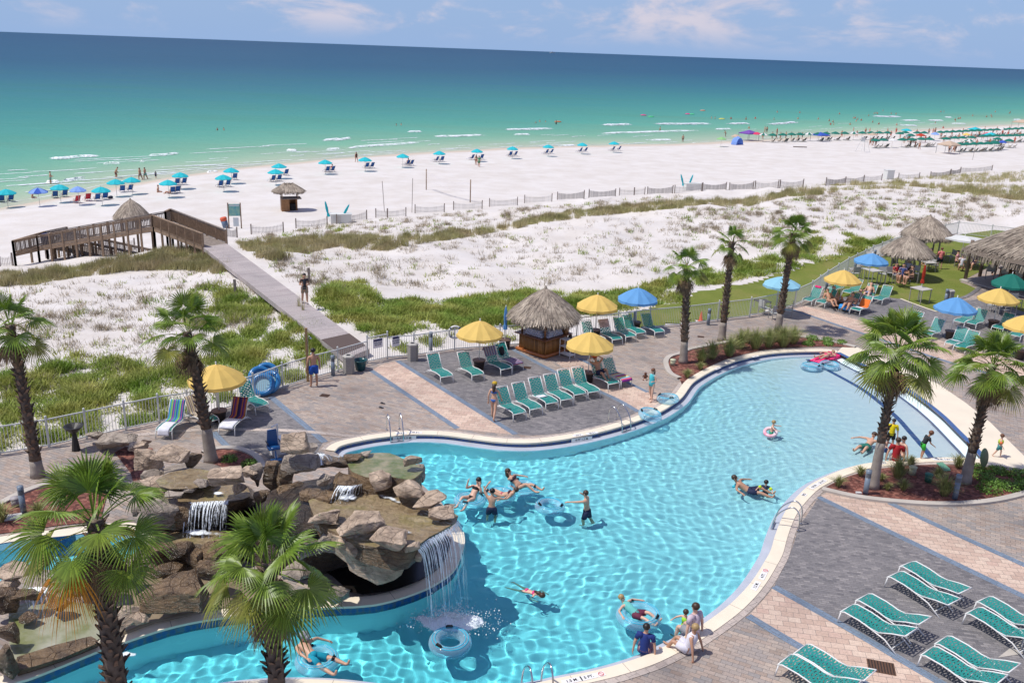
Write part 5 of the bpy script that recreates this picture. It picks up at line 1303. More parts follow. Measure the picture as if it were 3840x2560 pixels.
tag(flat_obj('cave_floor_shade', [G(Q5(*p), .135) for p in [(1180, 900), (1350, 1010), (1470, 1120), (1560, 1135), (1750, 1110), (1900, 1060), (2020, 990), (2110, 900), (2150, 800), (2120, 740), (1980, 800), (1800, 700), (1300, 700)]], .135, mat('wet cave floor with painted shade', (.012, .010, .009), .25)), kind='structure')  # near-black sheet added over the floor; its colour paints the cave's shade
# upper green pond basin
mass('rock_basin', [Vector((p.x, p.y, 1.2)) for p in gq([(1440, 260), (1560, 180), (1720, 170), (1880, 240), (1990, 300), (1900, 380), (1740, 350), (1600, 370), (1480, 330)], 3.0)], gq([(1450, 250), (1560, 180), (1720, 170), (1880, 230), (1980, 290), (1900, 365), (1740, 335), (1600, 350), (1490, 310)], 3.0), ROCKW, 'raised rock basin holding a shallow pond green with algae', 5, rings=4, amp=.1, topmat=GREENP)
# left cascade bodies
mass('rock_terrace', gq([(120, 700), (60, 480), (200, 380), (450, 330), (650, 350), (820, 420), (850, 560), (700, 640), (640, 700), (350, 720)], 0), [Vector((p.x, p.y, 1.7)) for p in gq([(250, 540), (200, 440), (280, 380), (460, 350), (640, 360), (790, 420), (800, 480), (700, 500), (560, 510), (380, 520)], 1.7)], ROCKW, 'wet rock terrace spilling a thin curtain of water, behind the middle palm crown', 11, rings=6, amp=.12, topmat=PONDW)
mass('rock_terrace', gq([(60, 1000), (80, 760), (250, 690), (520, 660), (760, 700), (760, 900), (600, 1020), (420, 1060), (200, 1060)], 0), gq([(90, 830), (120, 760), (280, 720), (520, 700), (720, 730), (700, 800), (560, 800), (400, 800), (200, 820)], .85), ROCKW, 'low dark wet rock wall holding the pool under the left curtain fall', 12, rings=6, amp=.14, topmat=PONDW)
mass('rock_terrace', gq([(120, 460), (60, 360), (120, 300), (300, 250), (500, 240), (700, 300), (720, 380), (600, 420), (380, 460)], 0), gq([(180, 400), (150, 360), (240, 310), (390, 280), (540, 300), (560, 350), (500, 400), (380, 420), (250, 425)], 2.05), ROCKG, 'upper rock terrace with a still shallow pool beside the round mulch bed', 14, rings=6, amp=.12, topmat=PONDW)
BR = [(1105, 105, 195, 165, 3.95, 'tan boulder on the very top of the waterfall rockery', ROCK), (1140, 240, 245, 125, 3.2, 'big grey brown boulder right under the topmost one', ROCKG), (1375, 245, 235, 150, 2.95, 'wet brown boulder the top cascade washes over', ROCKW), (1297, 362, 90, 100, 2.9, 'small square grey boulder standing in the upper cascade', ROCKG),
 (940, 330, 130, 210, 2.2, 'tall narrow wet brown rock at the left flank of the grotto', ROCKW), (1030, 330, 120, 190, 2.4, 'dark upright rock below the big topmost boulders', ROCKW), (1085, 460, 210, 170, 2.0, 'mineral streaked rock over which thin water trickles', ROCKW), (1270, 455, 260, 100, 2.5, 'low wet rock ledge where the cascade enters the shelf pool', ROCKW), (1470, 375, 230, 95, 2.75, 'long slanting wet rock between the green basin and the shelf', ROCKW), (1485, 205, 115, 60, 3.1, 'dark low rock at the left rim of the green basin', ROCKW), (1585, 178, 80, 40, 3.1, 'small flat rock on the back rim of the green basin', ROCKG),
 (1675, 362, 145, 150, 2.95, 'pointed brown boulder between the basin and the shelf pool', ROCK), (1898, 240, 122, 95, 3.3, 'rounded tan boulder on the right corner of the green basin', ROCK), (1930, 320, 120, 140, 2.7, 'grey rock face under the rounded corner boulder', ROCKG), (1765, 345, 90, 60, 2.8, 'flat grey rock tucked behind the squared rim boulder', ROCKG), (1862, 418, 220, 130, 2.95, 'squared tan boulder on the pool side rim of the shelf', ROCK), (2006, 492, 215, 105, 2.85, 'layered flat boulder in the middle of the pool side rim', ROCK), (2095, 576, 170, 80, 2.75, 'low flat tan boulder nearest the lip of the main fall', ROCK), (2150, 545, 80, 60, 2.65, 'small grey rock wedged beside the lip boulder', ROCKG),
 (1287, 592, 210, 165, 2.75, 'rounded boulder at the left end of the front rim', ROCK), (1530, 645, 292, 150, 2.85, 'largest flat topped boulder on the front rim of the shelf', ROCK), (1612, 712, 55, 60, 2.7, 'fist like small rock between the two front rim boulders', ROCKG), (1728, 755, 238, 112, 2.75, 'oval smooth boulder on the front rim', ROCK), (1880, 808, 112, 100, 2.6, 'small boulder at the front rim next to the main fall', ROCK),
 (1360, 790, 200, 210, 2.0, 'mottled rock at the left shoulder of the cave roof', ROCKG), (1190, 830, 180, 170, 1.7, 'shaded grey rock beside the fronds left of the cave', ROCKG), (1890, 870, 130, 150, 2.1, 'brown rock under the lip next to the falling water', ROCK), (1500, 775, 230, 110, 2.25, 'sloping rock slab above the cave mouth', ROCK),
 (1392, 1125, 150, 165, .55, 'upright boulder standing on the cream coping at the cave mouth', ROCKG),
 (245, 200, 240, 170, 2.3, 'large rounded brown boulder left of the upper pool', ROCK), (95, 215, 170, 190, 1.3, 'pale sloping rock left of the large rounded one', ROCK), (30, 135, 120, 90, .9, 'low brown boulder near the carved basin', ROCK), (130, 322, 135, 75, 1.9, 'grey wedge rock at the left rim of the upper pool', ROCKG), (120, 398, 215, 75, 1.8, 'long low pale rock on the left rim of the upper pool', ROCK), (420, 230, 115, 120, 2.0, 'wet brown rock behind the upper pool trickle', ROCKW), (640, 338, 235, 140, 2.5, 'big squared boulder over the curtain fall', ROCK), (275, 450, 110, 75, 2.1, 'small dark grey rock on the terrace edge', ROCKG), (460, 388, 110, 65, 2.05, 'dark rock dividing the upper pool from the terrace', ROCKG), (378, 418, 80, 50, 2.0, 'little rounded rock at the edge of the upper pool', ROCKG), (705, 415, 115, 95, 2.0, 'pale jagged rock right of the curtain fall', ROCK), (830, 330, 90, 175, 1.7, 'tall thin grey rock between the two cascades', ROCKG), (790, 300, 110, 90, 1.9, 'mossy pale rock beside the round mulch bed', ROCK),
 (175, 575, 250, 240, 1.6, 'pale leaning slab left of the curtain fall', ROCKG), (300, 590, 180, 220, 1.4, 'dark brown wet slab at the side of the curtain fall', ROCKW), (60, 560, 120, 120, 1.3, 'grey rock behind the near palm crown', ROCKG),
 (270, 1135, 410, 250, .75, 'large wet sloping rock above the pool coping', ROCKW), (30, 1275, 170, 130, .45, 'broken brown rock left of the wet sloping one', ROCK), (520, 960, 180, 150, .9, 'wet dark rock half hidden by the middle palm', ROCKW), (140, 850, 190, 190, .75, 'dark wet block at the left of the lower wall', ROCKW), (300, 835, 200, 170, .9, 'wet streaked block in the middle of the lower wall', ROCKW), (420, 900, 170, 200, .6, 'dark wet block right in the lower wall', ROCKW), (230, 960, 200, 130, .55, 'broad wet ledge stone under the lower wall blocks', ROCKW), (560, 850, 190, 160, .8, 'wet block behind the left fronds of the middle palm', ROCKW), (1010, 600, 160, 120, 1.9, 'tan rock just above the middle palm crown', ROCK), (890, 470, 130, 120, 1.6, 'wet ledge rock catching the thin trickles', ROCKW), (1120, 990, 200, 160, .9, 'shaded rock behind the right fronds of the middle palm', ROCKG)]
for i, (u, v, w_, h_, z, lb, mt) in enumerate(BR): bpx(Q5, u, v, w_, h_, z, 100+i*7, lb, mt, dpt=.6 if u == 1500 else .85)
BL = [(100, 775, 215, 110, .95, 'pale flat topped rock beside the far left channel', ROCK), (90, 870, 170, 80, .8, 'stack of thin brown slabs in the lower left cascade', ROCK), (30, 980, 170, 230, .6, 'dark wet rock at the left edge of the photo', ROCKW), (160, 960, 180, 130, .7, 'wet rock in the lower left cascade', ROCKW), (200, 1090, 120, 90, .35, 'low wet rock under the left cascade spray', ROCKW), (40, 1230, 140, 220, .5, 'tall dark rock on the far left below the cascade', ROCKW), (35, 1400, 160, 260, .5, 'dark rock in the bottom left corner', ROCKW), (400, 1000, 150, 90, .5, 'wet rock under the near palm skirt', ROCKW), (920, 800, 150, 190, .6, 'dark grey rock right of the near palm crown', ROCKG), (905, 1095, 230, 180, .55, 'squared brown boulder near the cream coping', ROCK), (760, 900, 180, 150, .5, 'shaded wet rock behind the near palm', ROCKW), (560, 800, 240, 150, .7, 'brown rock behind the orange palm leaf', ROCKW)]
for i, (u, v, w_, h_, z, lb, mt) in enumerate(BL): bpx(B0, u, v, w_, h_, z, 700+i*11, lb, mt, kz=K)
# lower left pond with its wet sill
tag(flat_obj('lower_rock_pool', [G(p, .12) for p in L(B0, [(60, 1020), (300, 960), (560, 990), (740, 1010), (760, 1200), (640, 1260), (350, 1320), (100, 1400), (60, 1250)])], .12, mat('greenish pond water', (.40, .39, .30), .12, col2=(.17, .19, .06), scale=1.3, bump=.03, bscale=7)), kind='structure')
mass('rock_sill', [G(p, 0) for p in L(B0, [(120, 1500), (90, 1380), (350, 1290), (650, 1220), (700, 1290), (430, 1400), (220, 1470)])], [G(p, .28) for p in L(B0, [(130, 1450), (105, 1365), (350, 1285), (640, 1215), (690, 1260), (430, 1370), (230, 1430)])], ROCKW, 'long low wet sill rock along the cream coping in the lower left', 21, rings=3, amp=.05)
mass('rock_plinth', [G(p, 0) for p in L(B0, [(640, 1310), (700, 1000), (850, 700), (1000, 600), (1500, 700), (1900, 800), (2000, 900), (2000, 980), (1560, 1040), (1280, 1095), (1050, 1145), (850, 1225)])], [G(p, .12) for p in L(B0, [(690, 1250), (760, 1000), (900, 720), (1030, 640), (1500, 740), (1900, 830), (1950, 900), (1950, 950), (1540, 1010), (1270, 1065), (1030, 1120), (850, 1190)])], mat('wet tan concrete', (.30, .235, .15), .3, var=.4, scale=1.2, bump=.01, bscale=9), 'low wet tan rock apron between the boulders and the coping', 22, rings=2, amp=.03)
# carved spring basin on the left deck (M0 600-920, 1040-1190)
bq = G(M0(760, 1130), .3)
bpx(M0, 800, 1130, 250, 110, .35, 901, 'hollowed brown boulder forming the little spring basin on the deck', ROCKG, kz=K)
bpx(M0, 650, 1085, 110, 60, .35, 902, 'dark rim rock of the little spring basin', ROCKG, kz=K); bpx(M0, 935, 1165, 130, 70, .25, 903, 'low rounded rock beside the spring basin', ROCK, kz=K)
bpx(M0, 2130, 1175, 130, 60, .35, 904, 'squared stone block at the start of the far coping', ROCKG, kz=K)
# falls
lip = gq([(1935, 812), (2000, 762), (2090, 712), (2170, 670), (2205, 628)], 2.52); land = [G(p, WZ) for p in L(B1, [(625, 1155), (690, 1165), (790, 1140), (860, 1060), (890, 960)])]
fall(lip, land, 'main waterfall dropping from the rock shelf into the blue pool', seed=2, ns=130, thick=.47, layers=4)
fall(gq([(375, 512), (480, 505), (600, 500), (650, 495)], 1.72), gq([(350, 735), (450, 745), (560, 745), (630, 740)], .9), 'white curtain fall between the two left terraces', seed=5, thick=.50, ns=110, layers=3)
fall(gq([(1390, 395), (1480, 400), (1560, 385)], 2.85), gq([(1340, 505), (1430, 520), (1540, 440)], 2.53), 'short cascade running onto the flat shelf', seed=6, thick=.6, rows=6)
fall(gq([(1240, 175), (1290, 180), (1400, 200)], 3.35), gq([(1270, 260), (1340, 240), (1420, 215)], 3.1), 'small spout beside the topmost boulders', seed=7, thick=.6, rows=6, ns=30)
fall([G(p, .8) for p in L(B0, [(150, 900), (230, 880), (330, 880)])], [G(p, .16) for p in L(B0, [(170, 1080), (260, 1090), (400, 1080)])], 'foaming cascade in the lower left rocks', seed=8, thick=.55, rows=8, ns=40)
foam_patch(G(B1(760, 1140), WZ), WZ, 'white splash where the main waterfall hits the pool', 1.25, .62, thick=1.15, seed=1, h=.2)
foam_patch(G(B1(880, 1130), WZ), WZ, 'second white splash right of the main splash', .55, .35, thick=1.1, seed=3, h=.16)
foam_patch(G(Q5(1450, 490), 2.52), 2.52, 'white foam at the foot of the short cascade', .65, .38, thick=.75, seed=4)
foam_patch(G(Q5(1730, 490), 2.52), 2.52, 'faint foam streak in the middle of the shelf water', .9, .28, rz=-.55, thick=.38, seed=5, h=.01)
foam_patch(G(Q5(1810, 700), 2.52), 2.52, 'foam streak behind the oval rim boulder', .8, .3, rz=-.6, thick=.45, seed=6, h=.01)
foam_patch(G(Q5(470, 730), .9), .9, 'white foam under the curtain fall', .95, .3, thick=.8, seed=7)
foam_patch(G(Q5(590, 455), 1.75), 1.75, 'foam ahead of the curtain fall lip', .4, .22, thick=.6, seed=8, h=.02)
foam_patch(G(B0(900, 1350), WZ), WZ, 'small churn of white water by the left coping', .45, .25, thick=.5, seed=10, h=.03)
g = random.Random(5); Q = []
for i in range(2600):
 a = g.uniform(0, 2*PI); r_ = abs(g.gauss(0, .4)); z = abs(g.gauss(0, .16)); s = g.uniform(.008, .026)
 p = SPL+Vector((math.cos(a)*r_*1.5+.1, math.sin(a)*r_*.8, z)); d = Vector((g.gauss(0, 1), g.gauss(0, 1), g.gauss(0, 1))).normalized()*s; e = d.orthogonal().normalized()*s
 Q.append([p-d, p+e, p+d, p-e])
tag(np_obj('splash_drops', np.array([[list(v) for v in q] for q in Q]), 4, FM), 'spray of droplets above the main splash', 'spray', kind='stuff')
# helpers for placing
ORD = ['first', 'second', 'third', 'fourth', 'fifth', 'sixth', 'seventh', 'eighth', 'ninth', 'tenth', 'eleventh', 'twelfth', 'thirteenth', 'fourteenth', 'fifteenth', 'sixteenth', 'seventeenth', 'eighteenth', 'nineteenth', 'twentieth', 'twenty first', 'twenty second', 'twenty third', 'twenty fourth', 'twenty fifth', 'twenty sixth', 'twenty seventh', 'twenty eighth', 'twenty ninth', 'thirtieth']
def under(p, h, ground=None):
 z = -3.8 if ground is None else ground
 for _ in range(5):
  q = G(p, z+h)
  if ground is None: z = max(SEA, terr(q.x, q.y))
 return Vector((q.x, q.y, z))
def face(frm, to): d = to-frm; return math.atan2(-d.x, d.y)      # rz so that +Y points from frm to to
# railing
FW = mat('white fence paint', (.60, .61, .58), .45)
def fence_run(P, label, h=1.18, name='picket_fence', group=None, pitch=.115):
 t = empty(name, P[0], 0, label, 'fence', group); o = P[0]
 post = None
 for i, p in enumerate(P):
  if post is None:
   mb = MB(); mb.box((0, 0, h/2+.03), (.065, .065, h+.06)); mb.ball((0, 0, h+.08), .05, 8, 5); post = mb.build('post', FW, t); q = post
  else: q = post.copy(); COL.objects.link(q)
  q.parent = t; q.location = p-o
  if i < len(P)-1:
   a, b = p-o, P[i+1]-o; n = max(2, int((b-a).length/pitch)); up = Vector((0, 0, 1)); mb = MB()
   mb.bar(a+up*(h-.04), b+up*(h-.04), .045, .045); mb.bar(a+up*.1, b+up*.1, .04, .04)
   for k in range(1, n):
    c = a.lerp(b, k/n); mb.box((c.x, c.y, c.z+h/2+.01), (.016, .016, h-.14))
   mb.build('picket_panel', FW, t)
 return t
def densify(P, m=2.4):
 out = []
 for i in range(len(P)-1):
  d = (P[i+1]-P[i]).length; n = max(1, round(d/m))
  for k in range(n): out.append(P[i].lerp(P[i+1], k/n))
 return out+[P[-1]]
i_g = 12
fl = FENCE[:i_g+1]; fr_ = FENCE[i_g+1:]
fence_run(densify(fl), 'white picket railing along the deck left of the gate')
i_c = len(FENCE_PX)-len(L(T2, [(0, 0)]*8)); i_c2 = i_c-(i_g+1)
fence_run(densify(fr_[:i_c2]), 'white picket railing from the gate past the towel hut to the corner')
fence_run(densify(fr_[i_c2-1:]), 'white picket railing running away beside the lawn')
fence_run([G(p) for p in L(T2, [(1890, 878), (2120, 905), (2352, 930)])], 'short far white railing behind the thatched shade roofs')
a, b = FENCE[i_g], FENCE[i_g+1]
fence_run([a, b], 'white gate with a sign at the end of the boardwalk', name='gate', h=1.35)
def sign(P, d, w_, h_, z, label, lines, bgc=(.78, .76, .78)):
 t = empty('sign', P, math.atan2(d.y, d.x), label, 'sign'); mb = MB(); mb.box((0, -.05, z), (w_, .015, h_)); mb.build('panel', mat('sign panel', bgc, .5), t)
 mb = MB()
 mb.box((0, -.06, z+h_*.32), (w_*.9, .01, h_*.2)); mb.build('header', mat('navy sign header', (.02, .02, .10), .5), t)
 for i, s in enumerate(lines): text('lettering', s, t, (0, -.07, z+h_*.05-i*h_*.22), R(90), 0, h_*.17, mat('dark lettering', (.03, .03, .08), .5))
def text(name, s, parent, loc, rx, rz, size, m):
 cu = bpy.data.curves.new('txt', 'FONT'); cu.body = s; cu.size = size; cu.align_x = 'CENTER'; cu.align_y = 'CENTER'; cu.extrude = .001; cu.offset = size*.02
 o = bpy.data.objects.new('txt', cu); COL.objects.link(o); dg = bpy.context.evaluated_depsgraph_get()
 me = bpy.data.meshes.new_from_object(o.evaluated_get(dg)); bpy.data.objects.remove(o); bpy.data.curves.remove(cu); me.materials.clear(); me.materials.append(m)
 q = bpy.data.objects.new(name, me); COL.objects.link(q); q.location = loc; q.rotation_euler = (rx, 0, rz)
 if parent is not None: q.parent = parent
 return q
dg_ = (b-a).normalized()
sign(a.lerp(b, .5), dg_, .55, .48, .95, 'notice sign hung on the white gate', ['POOL RULES', 'NO GLASS'])
sign(b.lerp(FENCE[i_g+2], .3), dg_, .42, .55, .92, 'notice sign on the railing right of the gate', ['NO DIVING', 'NO PETS'])
# pool markings and ladders
DTEXT = mat('black painted lettering', (.02, .02, .025), .5); DPL = mat('white marking tile', (.80, .78, .76), .5); REDM = mat('red no diving ring', (.6, .05, .05), .5)
def marking(f, u, v, s, label, size=.13, flip=False, dirpx=None, nodive=False):
 P = G(f(u, v), .042); q = G(f(u+dirpx[0], v+dirpx[1]), .042); d = (q-P)
 t = empty('depth_marking', P, math.atan2(d.y, d.x)+(PI if flip else 0), label, 'depth marking', 'depth markings on the coping'); wd = size*.62*len(s)+.05
 mb = MB(); mb.box((0, 0, 0), (wd, size*1.35, .008)); mb.build('tile', DPL, t); text('lettering', s, t, (0, 0, .007), 0, 0, size, DTEXT)
 if nodive:
  mb = MB(); mb.box((wd/2+.12, 0, 0), (.2, size*1.35, .008)); mb.build('tile', DPL, t)
  mb = MB(); c_ = Vector((wd/2+.12, 0, .008)); mb.tube([c_+Vector((.07*math.cos(k*PI/8), .07*math.sin(k*PI/8), 0)) for k in range(16)], .008, 4, closed=True); mb.tube([c_+Vector((-.05, .05, 0)), c_+Vector((.05, -.05, 0))], .008, 4); mb.build('no_diving_symbol', REDM, t)
marking(B1, 1590, 1525, '1.5 M.', 'black 1.5 M. marking on the near coping', dirpx=(100, -22)); marking(B1, 1705, 1500, '5 FT.', 'black 5 FT. marking on the near coping', dirpx=(100, -24), nodive=True)
marking(B2, 505, 872, '1.2 M.', 'black 1.2 M. marking on the right coping', dirpx=(60, -100)); marking(B2, 553, 805, '4 FT.', 'black 4 FT. marking on the right coping', dirpx=(50, -100), nodive=True)
marking(B2, 906, 188, '0.8 M.', 'black 0.8 M. marking beside the right mulch bed', dirpx=(100, -62)); marking(B2, 960, 158, '2½ FT.', 'black 2½ FT. marking beside the right mulch bed', dirpx=(100, -55)); marking(B2, 836, 246, 'NO', 'small marking on the coping above the right hand ladder', dirpx=(60, -60))
marking(M1, 512, 1067, '1.5 M.', 'upside down 1.5 M. marking near the far left ladder', dirpx=(100, 3), flip=True); marking(M1, 412, 1072, '5 FT.', 'upside down 5 FT. marking at the far left ladder', dirpx=(100, -3), flip=True)
marking(M1, 1728, 1071, '1.2 M.', 'upside down 1.2 M. marking on the far coping', dirpx=(100, -18), flip=True); marking(M1, 1630, 1085, '4 FT.', 'upside down 4 FT. marking on the far coping', dirpx=(100, -12), flip=True)
marking(M2, 240, 626, '3 FT.', 'upside down marking on the far coping beside the grasses', dirpx=(100, -45), flip=True); marking(M2, 500, 543, '2 FT.', 'upside down marking on the coping behind the shallow end', dirpx=(100, -22), flip=True)
marking(M2, 1385, 1276, 'NO', 'small marking on the coping left of the seated group', dirpx=(100, -8)); marking(M2, 1800, 1253, '.3 M. 1 FT.', 'black .3 M. 1 FT. marking at the shallow end', dirpx=(100, 2))
marking(B0, 2180, 984, '3½ FT.', 'upside down 3½ FT. marking on the island coping', dirpx=(100, -3), flip=True)
def tile_text(f, u, v, s, label, dirpx, size=.13):
 P = G(f(u, v), -.07); q = G(f(u+dirpx[0], v+dirpx[1]), -.07); d = (q-P).normalized(); nrm = Vector((d.y, -d.x, 0))
 t = empty('depth_marking', P+nrm*.03, math.atan2(d.y, d.x), label, 'depth marking', 'depth markings on the tiles'); mb = MB(); mb.box((0, 0, 0), (size*.62*len(s)+.05, .01, size*1.15)); mb.build('tile', DPL, t); text('lettering', s, t, (0, -.008, 0), R(90), 0, size, DTEXT)
tile_text(B0, 2200, 1030, '3½ FT 1.1 M.', '3½ FT 1.1 M. marking on the island waterline', (100, -2)); tile_text(M1, 435, 1104, '5 FT 1.5 M.', '5 FT 1.5 M. marking on the far waterline under the ladder', (100, -4)); tile_text(M1, 1655, 1113, '4 FT 1.2 M.', '4 FT 1.2 M. marking on the far waterline', (100, -14)); tile_text(B0, 345, 1452, '3 FT 0.9 M.', '3 FT 0.9 M. marking on the lower left waterline', (100, -38))
def ladder(P, toward, label, rz=None):
 t = empty('pool_ladder', P, rz if rz is not None else face(P, toward), label, 'pool ladder', 'steel pool ladders')
 for s in (-.26, .26):
  mb = MB(); mb.tube(smooth_line([(s, -.62, .03), (s, -.60, .55), (s, -.46, .78), (s, -.28, .80), (s, .02, .55), (s, .18, .25), (s, .24, -.2), (s, .25, -1.15)], 4), .024, 8); o = mb.build('rail', STEEL, t, True); o.cycles.is_caustics_receiver = True
  mb = MB(); mb.lathe([(.05, .03), (.05, .05), (.03, .06)], 10, (s, -.62, 0)); mb.build('flange', STEEL, t)
 for z in (-.15, -.45, -.75):
  mb = MB(); mb.box((0, .23, z), (.5, .09, .03)); o = mb.build('step', STEEL, t); o.cycles.is_caustics_receiver = True
def nearest_n(P):
 best = min(range(len(POOL)), key=lambda i: (POOL[i]-P).length); a_, b_ = POOL[best-1], POOL[(best+1) % len(POOL)]; tt = (b_-a_).normalized(); n_ = Vector((-tt.y, tt.x, 0))
 q = POOL[best]+n_*.3
 return POOL[best], (n_ if inpoly_np(np.array([q.x]), np.array([q.y]), POOL)[0] else -n_)
for (f, u, v, lb) in ((M1, 385, 1090, 'steel ladder at the far left side of the pool'), (M1, 1950, 1020, 'steel ladder on the far side by the inner tube'), (B2, 672, 448, 'steel ladder on the right side of the pool'), (B1, 1330, 1553, 'steel ladder at the bottom edge of the photo')):
 P, n_ = nearest_n(G(f(u, v))); ladder(P, P+n_, lb)
# palms
palm(M0(262, 1370), M0(70, 330), 'tall palm at the left edge of the photo by the railing', 11, Lr=.80, lp=.65, nleaf=14, r0=.2, r1=.13, smooth_frac=.15, skirt=10)
palm(M0(1455, 1270), M0(1290, 375), 'palm leaning in front of the yellow umbrella and striped towels', 12, Lr=.78, lp=.85, nleaf=18, r0=.22, r1=.14, smooth_frac=.28, skirt=12)
palm(M1(2355, 590), DD(1578, 610), 'leftmost of the three palms by the lawn strip', 15, Lr=.68, lp=.55, nleaf=15, smooth_frac=.25, skirt=12)
palm(M2(268, 435), T2(342, 930), 'middle one of the three palms by the lawn strip', 16, Lr=.64, lp=.55, nleaf=11, smooth_frac=.22, skirt=12)
palm(M2(655, 375), T2(765, 870), 'tallest palm, rightmost of the three by the lawn strip', 17, Lr=.74, lp=.65, nleaf=17, smooth_frac=.2, skirt=18)
palm(M2(1308, 1452), M2(1488, 500), 'large palm at the shallow end of the pool', 18, Lr=.92, lp=.95, nleaf=27, r0=.19, r1=.115, smooth_frac=.38, skirt=20)
palm(M2(1945, 1415), M2(2140, 600), 'palm with a round green disc at its foot in the right mulch bed', 19, Lr=.82, lp=.8, nleaf=25, r0=.19, r1=.11, smooth_frac=.3, skirt=16)
def near_palm(cpx, h, tpx, label, seed, **k):
 c = G(cpx, h); b_ = at_depth(tpx, c.y); d = (b_-c); base = c+d*(h/-d.z) if d.z < 0 else Vector((c.x, c.y, 0)); base.z = 0
 return palm(base, None, label, seed, crown_pt=c, **k)
near_palm(B0(655, 420), 5.4, B0(800, 1540), 'nearest palm on the left with one orange dying leaf', 13, Lr=.90, lp=.9, nleaf=20, ns=36, r0=.24, r1=.17, smooth_frac=.0, skirt=30, orange=1, bend=.1)
near_palm(B0(1850, 730), 4.9, B0(1905, 1540), 'nearest palm in front of the rock waterfalls', 14, Lr=.88, lp=.72, nleaf=19, ns=36, r0=.2, r1=.16, smooth_frac=.45, skirt=12, bend=.1)
# towel hut
def turn(o, rz): o.rotation_euler = (0, 0, rz); return o
BAMB = mat('varnished bamboo panel', (.30, .13, .035), .45, var=.45, scale=5); BARW = mat('varnished brown counter', (.22, .07, .025), .3, var=.3, scale=4); LOGW = mat('brown log post', (.36, .17, .07), .5, var=.4, scale=5)
TOWW = mat('rolled white towels', (.62, .62, .72), .9, var=.15, scale=9)
hc = [G(M1(*p)) for p in ((1228, 500), (1368, 570), (1522, 520))]; hcen = (hc[0]+hc[2])/2+Vector((.1, .2, 0)); hw_ = 1.75; hrz = math.atan2(hc[2].y-hc[1].y, hc[2].x-hc[1].x)
hut = empty('towel_hut', hcen, hrz, 'thatched wooden towel hut with a bamboo counter beside the railing', 'hut')
mb = MB(); hs = .88
for s in (0, 1, 2, 3):
 c_, s_ = math.cos(s*PI/2), math.sin(s*PI/2)
 mb.mi = 0; mb.box((c_*hs, s_*hs, .5), (.06 if s % 2 == 0 else hs*2, hs*2-.12 if s % 2 == 0 else .06, .86))
mb.build('counter_body', BAMB, hut)
mb = MB()
for s in range(4):
 for k in range(-8, 9):
  x = k*hs/8.6; mb.tube([(hs+.035, x, .1) if s == 0 else (-hs-.035, x, .1) if s == 2 else (x, (hs+.035)*(1 if s == 1 else -1), .1), (hs+.035, x, .9) if s == 0 else (-hs-.035, x, .9) if s == 2 else (x, (hs+.035)*(1 if s == 1 else -1), .9)], .035, 5)
mb.build('bamboo_slats', mat('bamboo slats', (.36, .17, .05), .4, island=.3), hut, True)
mb = MB(); e_ = hs+.2
for s in range(4):
 if s % 2 == 0: mb.box(((e_-.17)*(1-s), 0, .97), (.36, e_*2, .05))
 else: mb.box((0, (e_-.17)*(2-s), .972), (e_*2-.7, .36, .05))
mb.build('counter_top', BARW, hut)
mb = MB()
for s in range(4):
 q = [(hs+.08, -hs-.1), (hs+.08, hs+.1), (-hs-.08, hs+.1), (-hs-.08, -hs-.1)]; a_, b_ = q[s], q[(s+1) % 4]; mb.tube([(a_[0], a_[1], .1), (b_[0], b_[1], .1)], .095, 8)
mb.build('base_logs', mat('orange log', (.42, .14, .04), .35), hut, True)
for sx in (-1, 1):
 for sy in (-1, 1):
  mb = MB(); mb.tube([(sx*hs*.9, sy*hs*.9, .9), (sx*hs*.9, sy*hs*.9, 2.35)], .055, 8); mb.build('post', LOGW, hut, True)
mb = MB()
for r_ in range(3):
 for k in range(8-r_):
  x = -.6+k*.15+r_*.07; mb.tube([(x, -hs-.02, 1.06+r_*.12), (x, -hs+.3, 1.06+r_*.12)], .07, 7); mb.tube([(-hs+.28, x, 1.06+r_*.12), (-hs-.02, x, 1.06+r_*.12)], .07, 7)
mb.build('rolled_towels', TOWW, hut, True)
mb = MB(); mb.box((hs*.9, -hs*.9, 1.35), (.3, .3, .75)); mb.box((.2, hs*.5, 1.3), (.9, .04, .6)); mb.build('cupboard', BAMB, hut)
# carved corner figure: generic carved post
mb = MB(); mb.tube([(hs+.12, -hs-.12, .05), (hs+.12, -hs-.12, .3), (hs+.12, -hs-.12, .6), (hs+.12, -hs-.12, .9)], [.1, .13, .11, .1], 10); mb.build('carved_post', mat('dark carved wood', (.09, .06, .04), .5, var=.7, scale=14), hut, True)
for _o in (hut,):
 thatch_roof(hut, 1.85, 2.0, 3.35, 6500, 31, sq=-.04, concave=.07)
# glass fronted shelf cart beside the hut
t = empty('shelf_cart', G(M1(1555, 545)), hrz, 'white wire shelf cart beside the towel hut', 'cart'); mb = MB()
for x in (-.2, .2):
 for y in (-.35, .35): mb.bar((x, y, 0), (x, y, .95), .03)
mb.build('frame', WHITEM, t)
for z in (.15, .55, .93): mb = MB(); mb.box((0, 0, z), (.42, .72, .02)); mb.build('shelf', WHITEM, t)
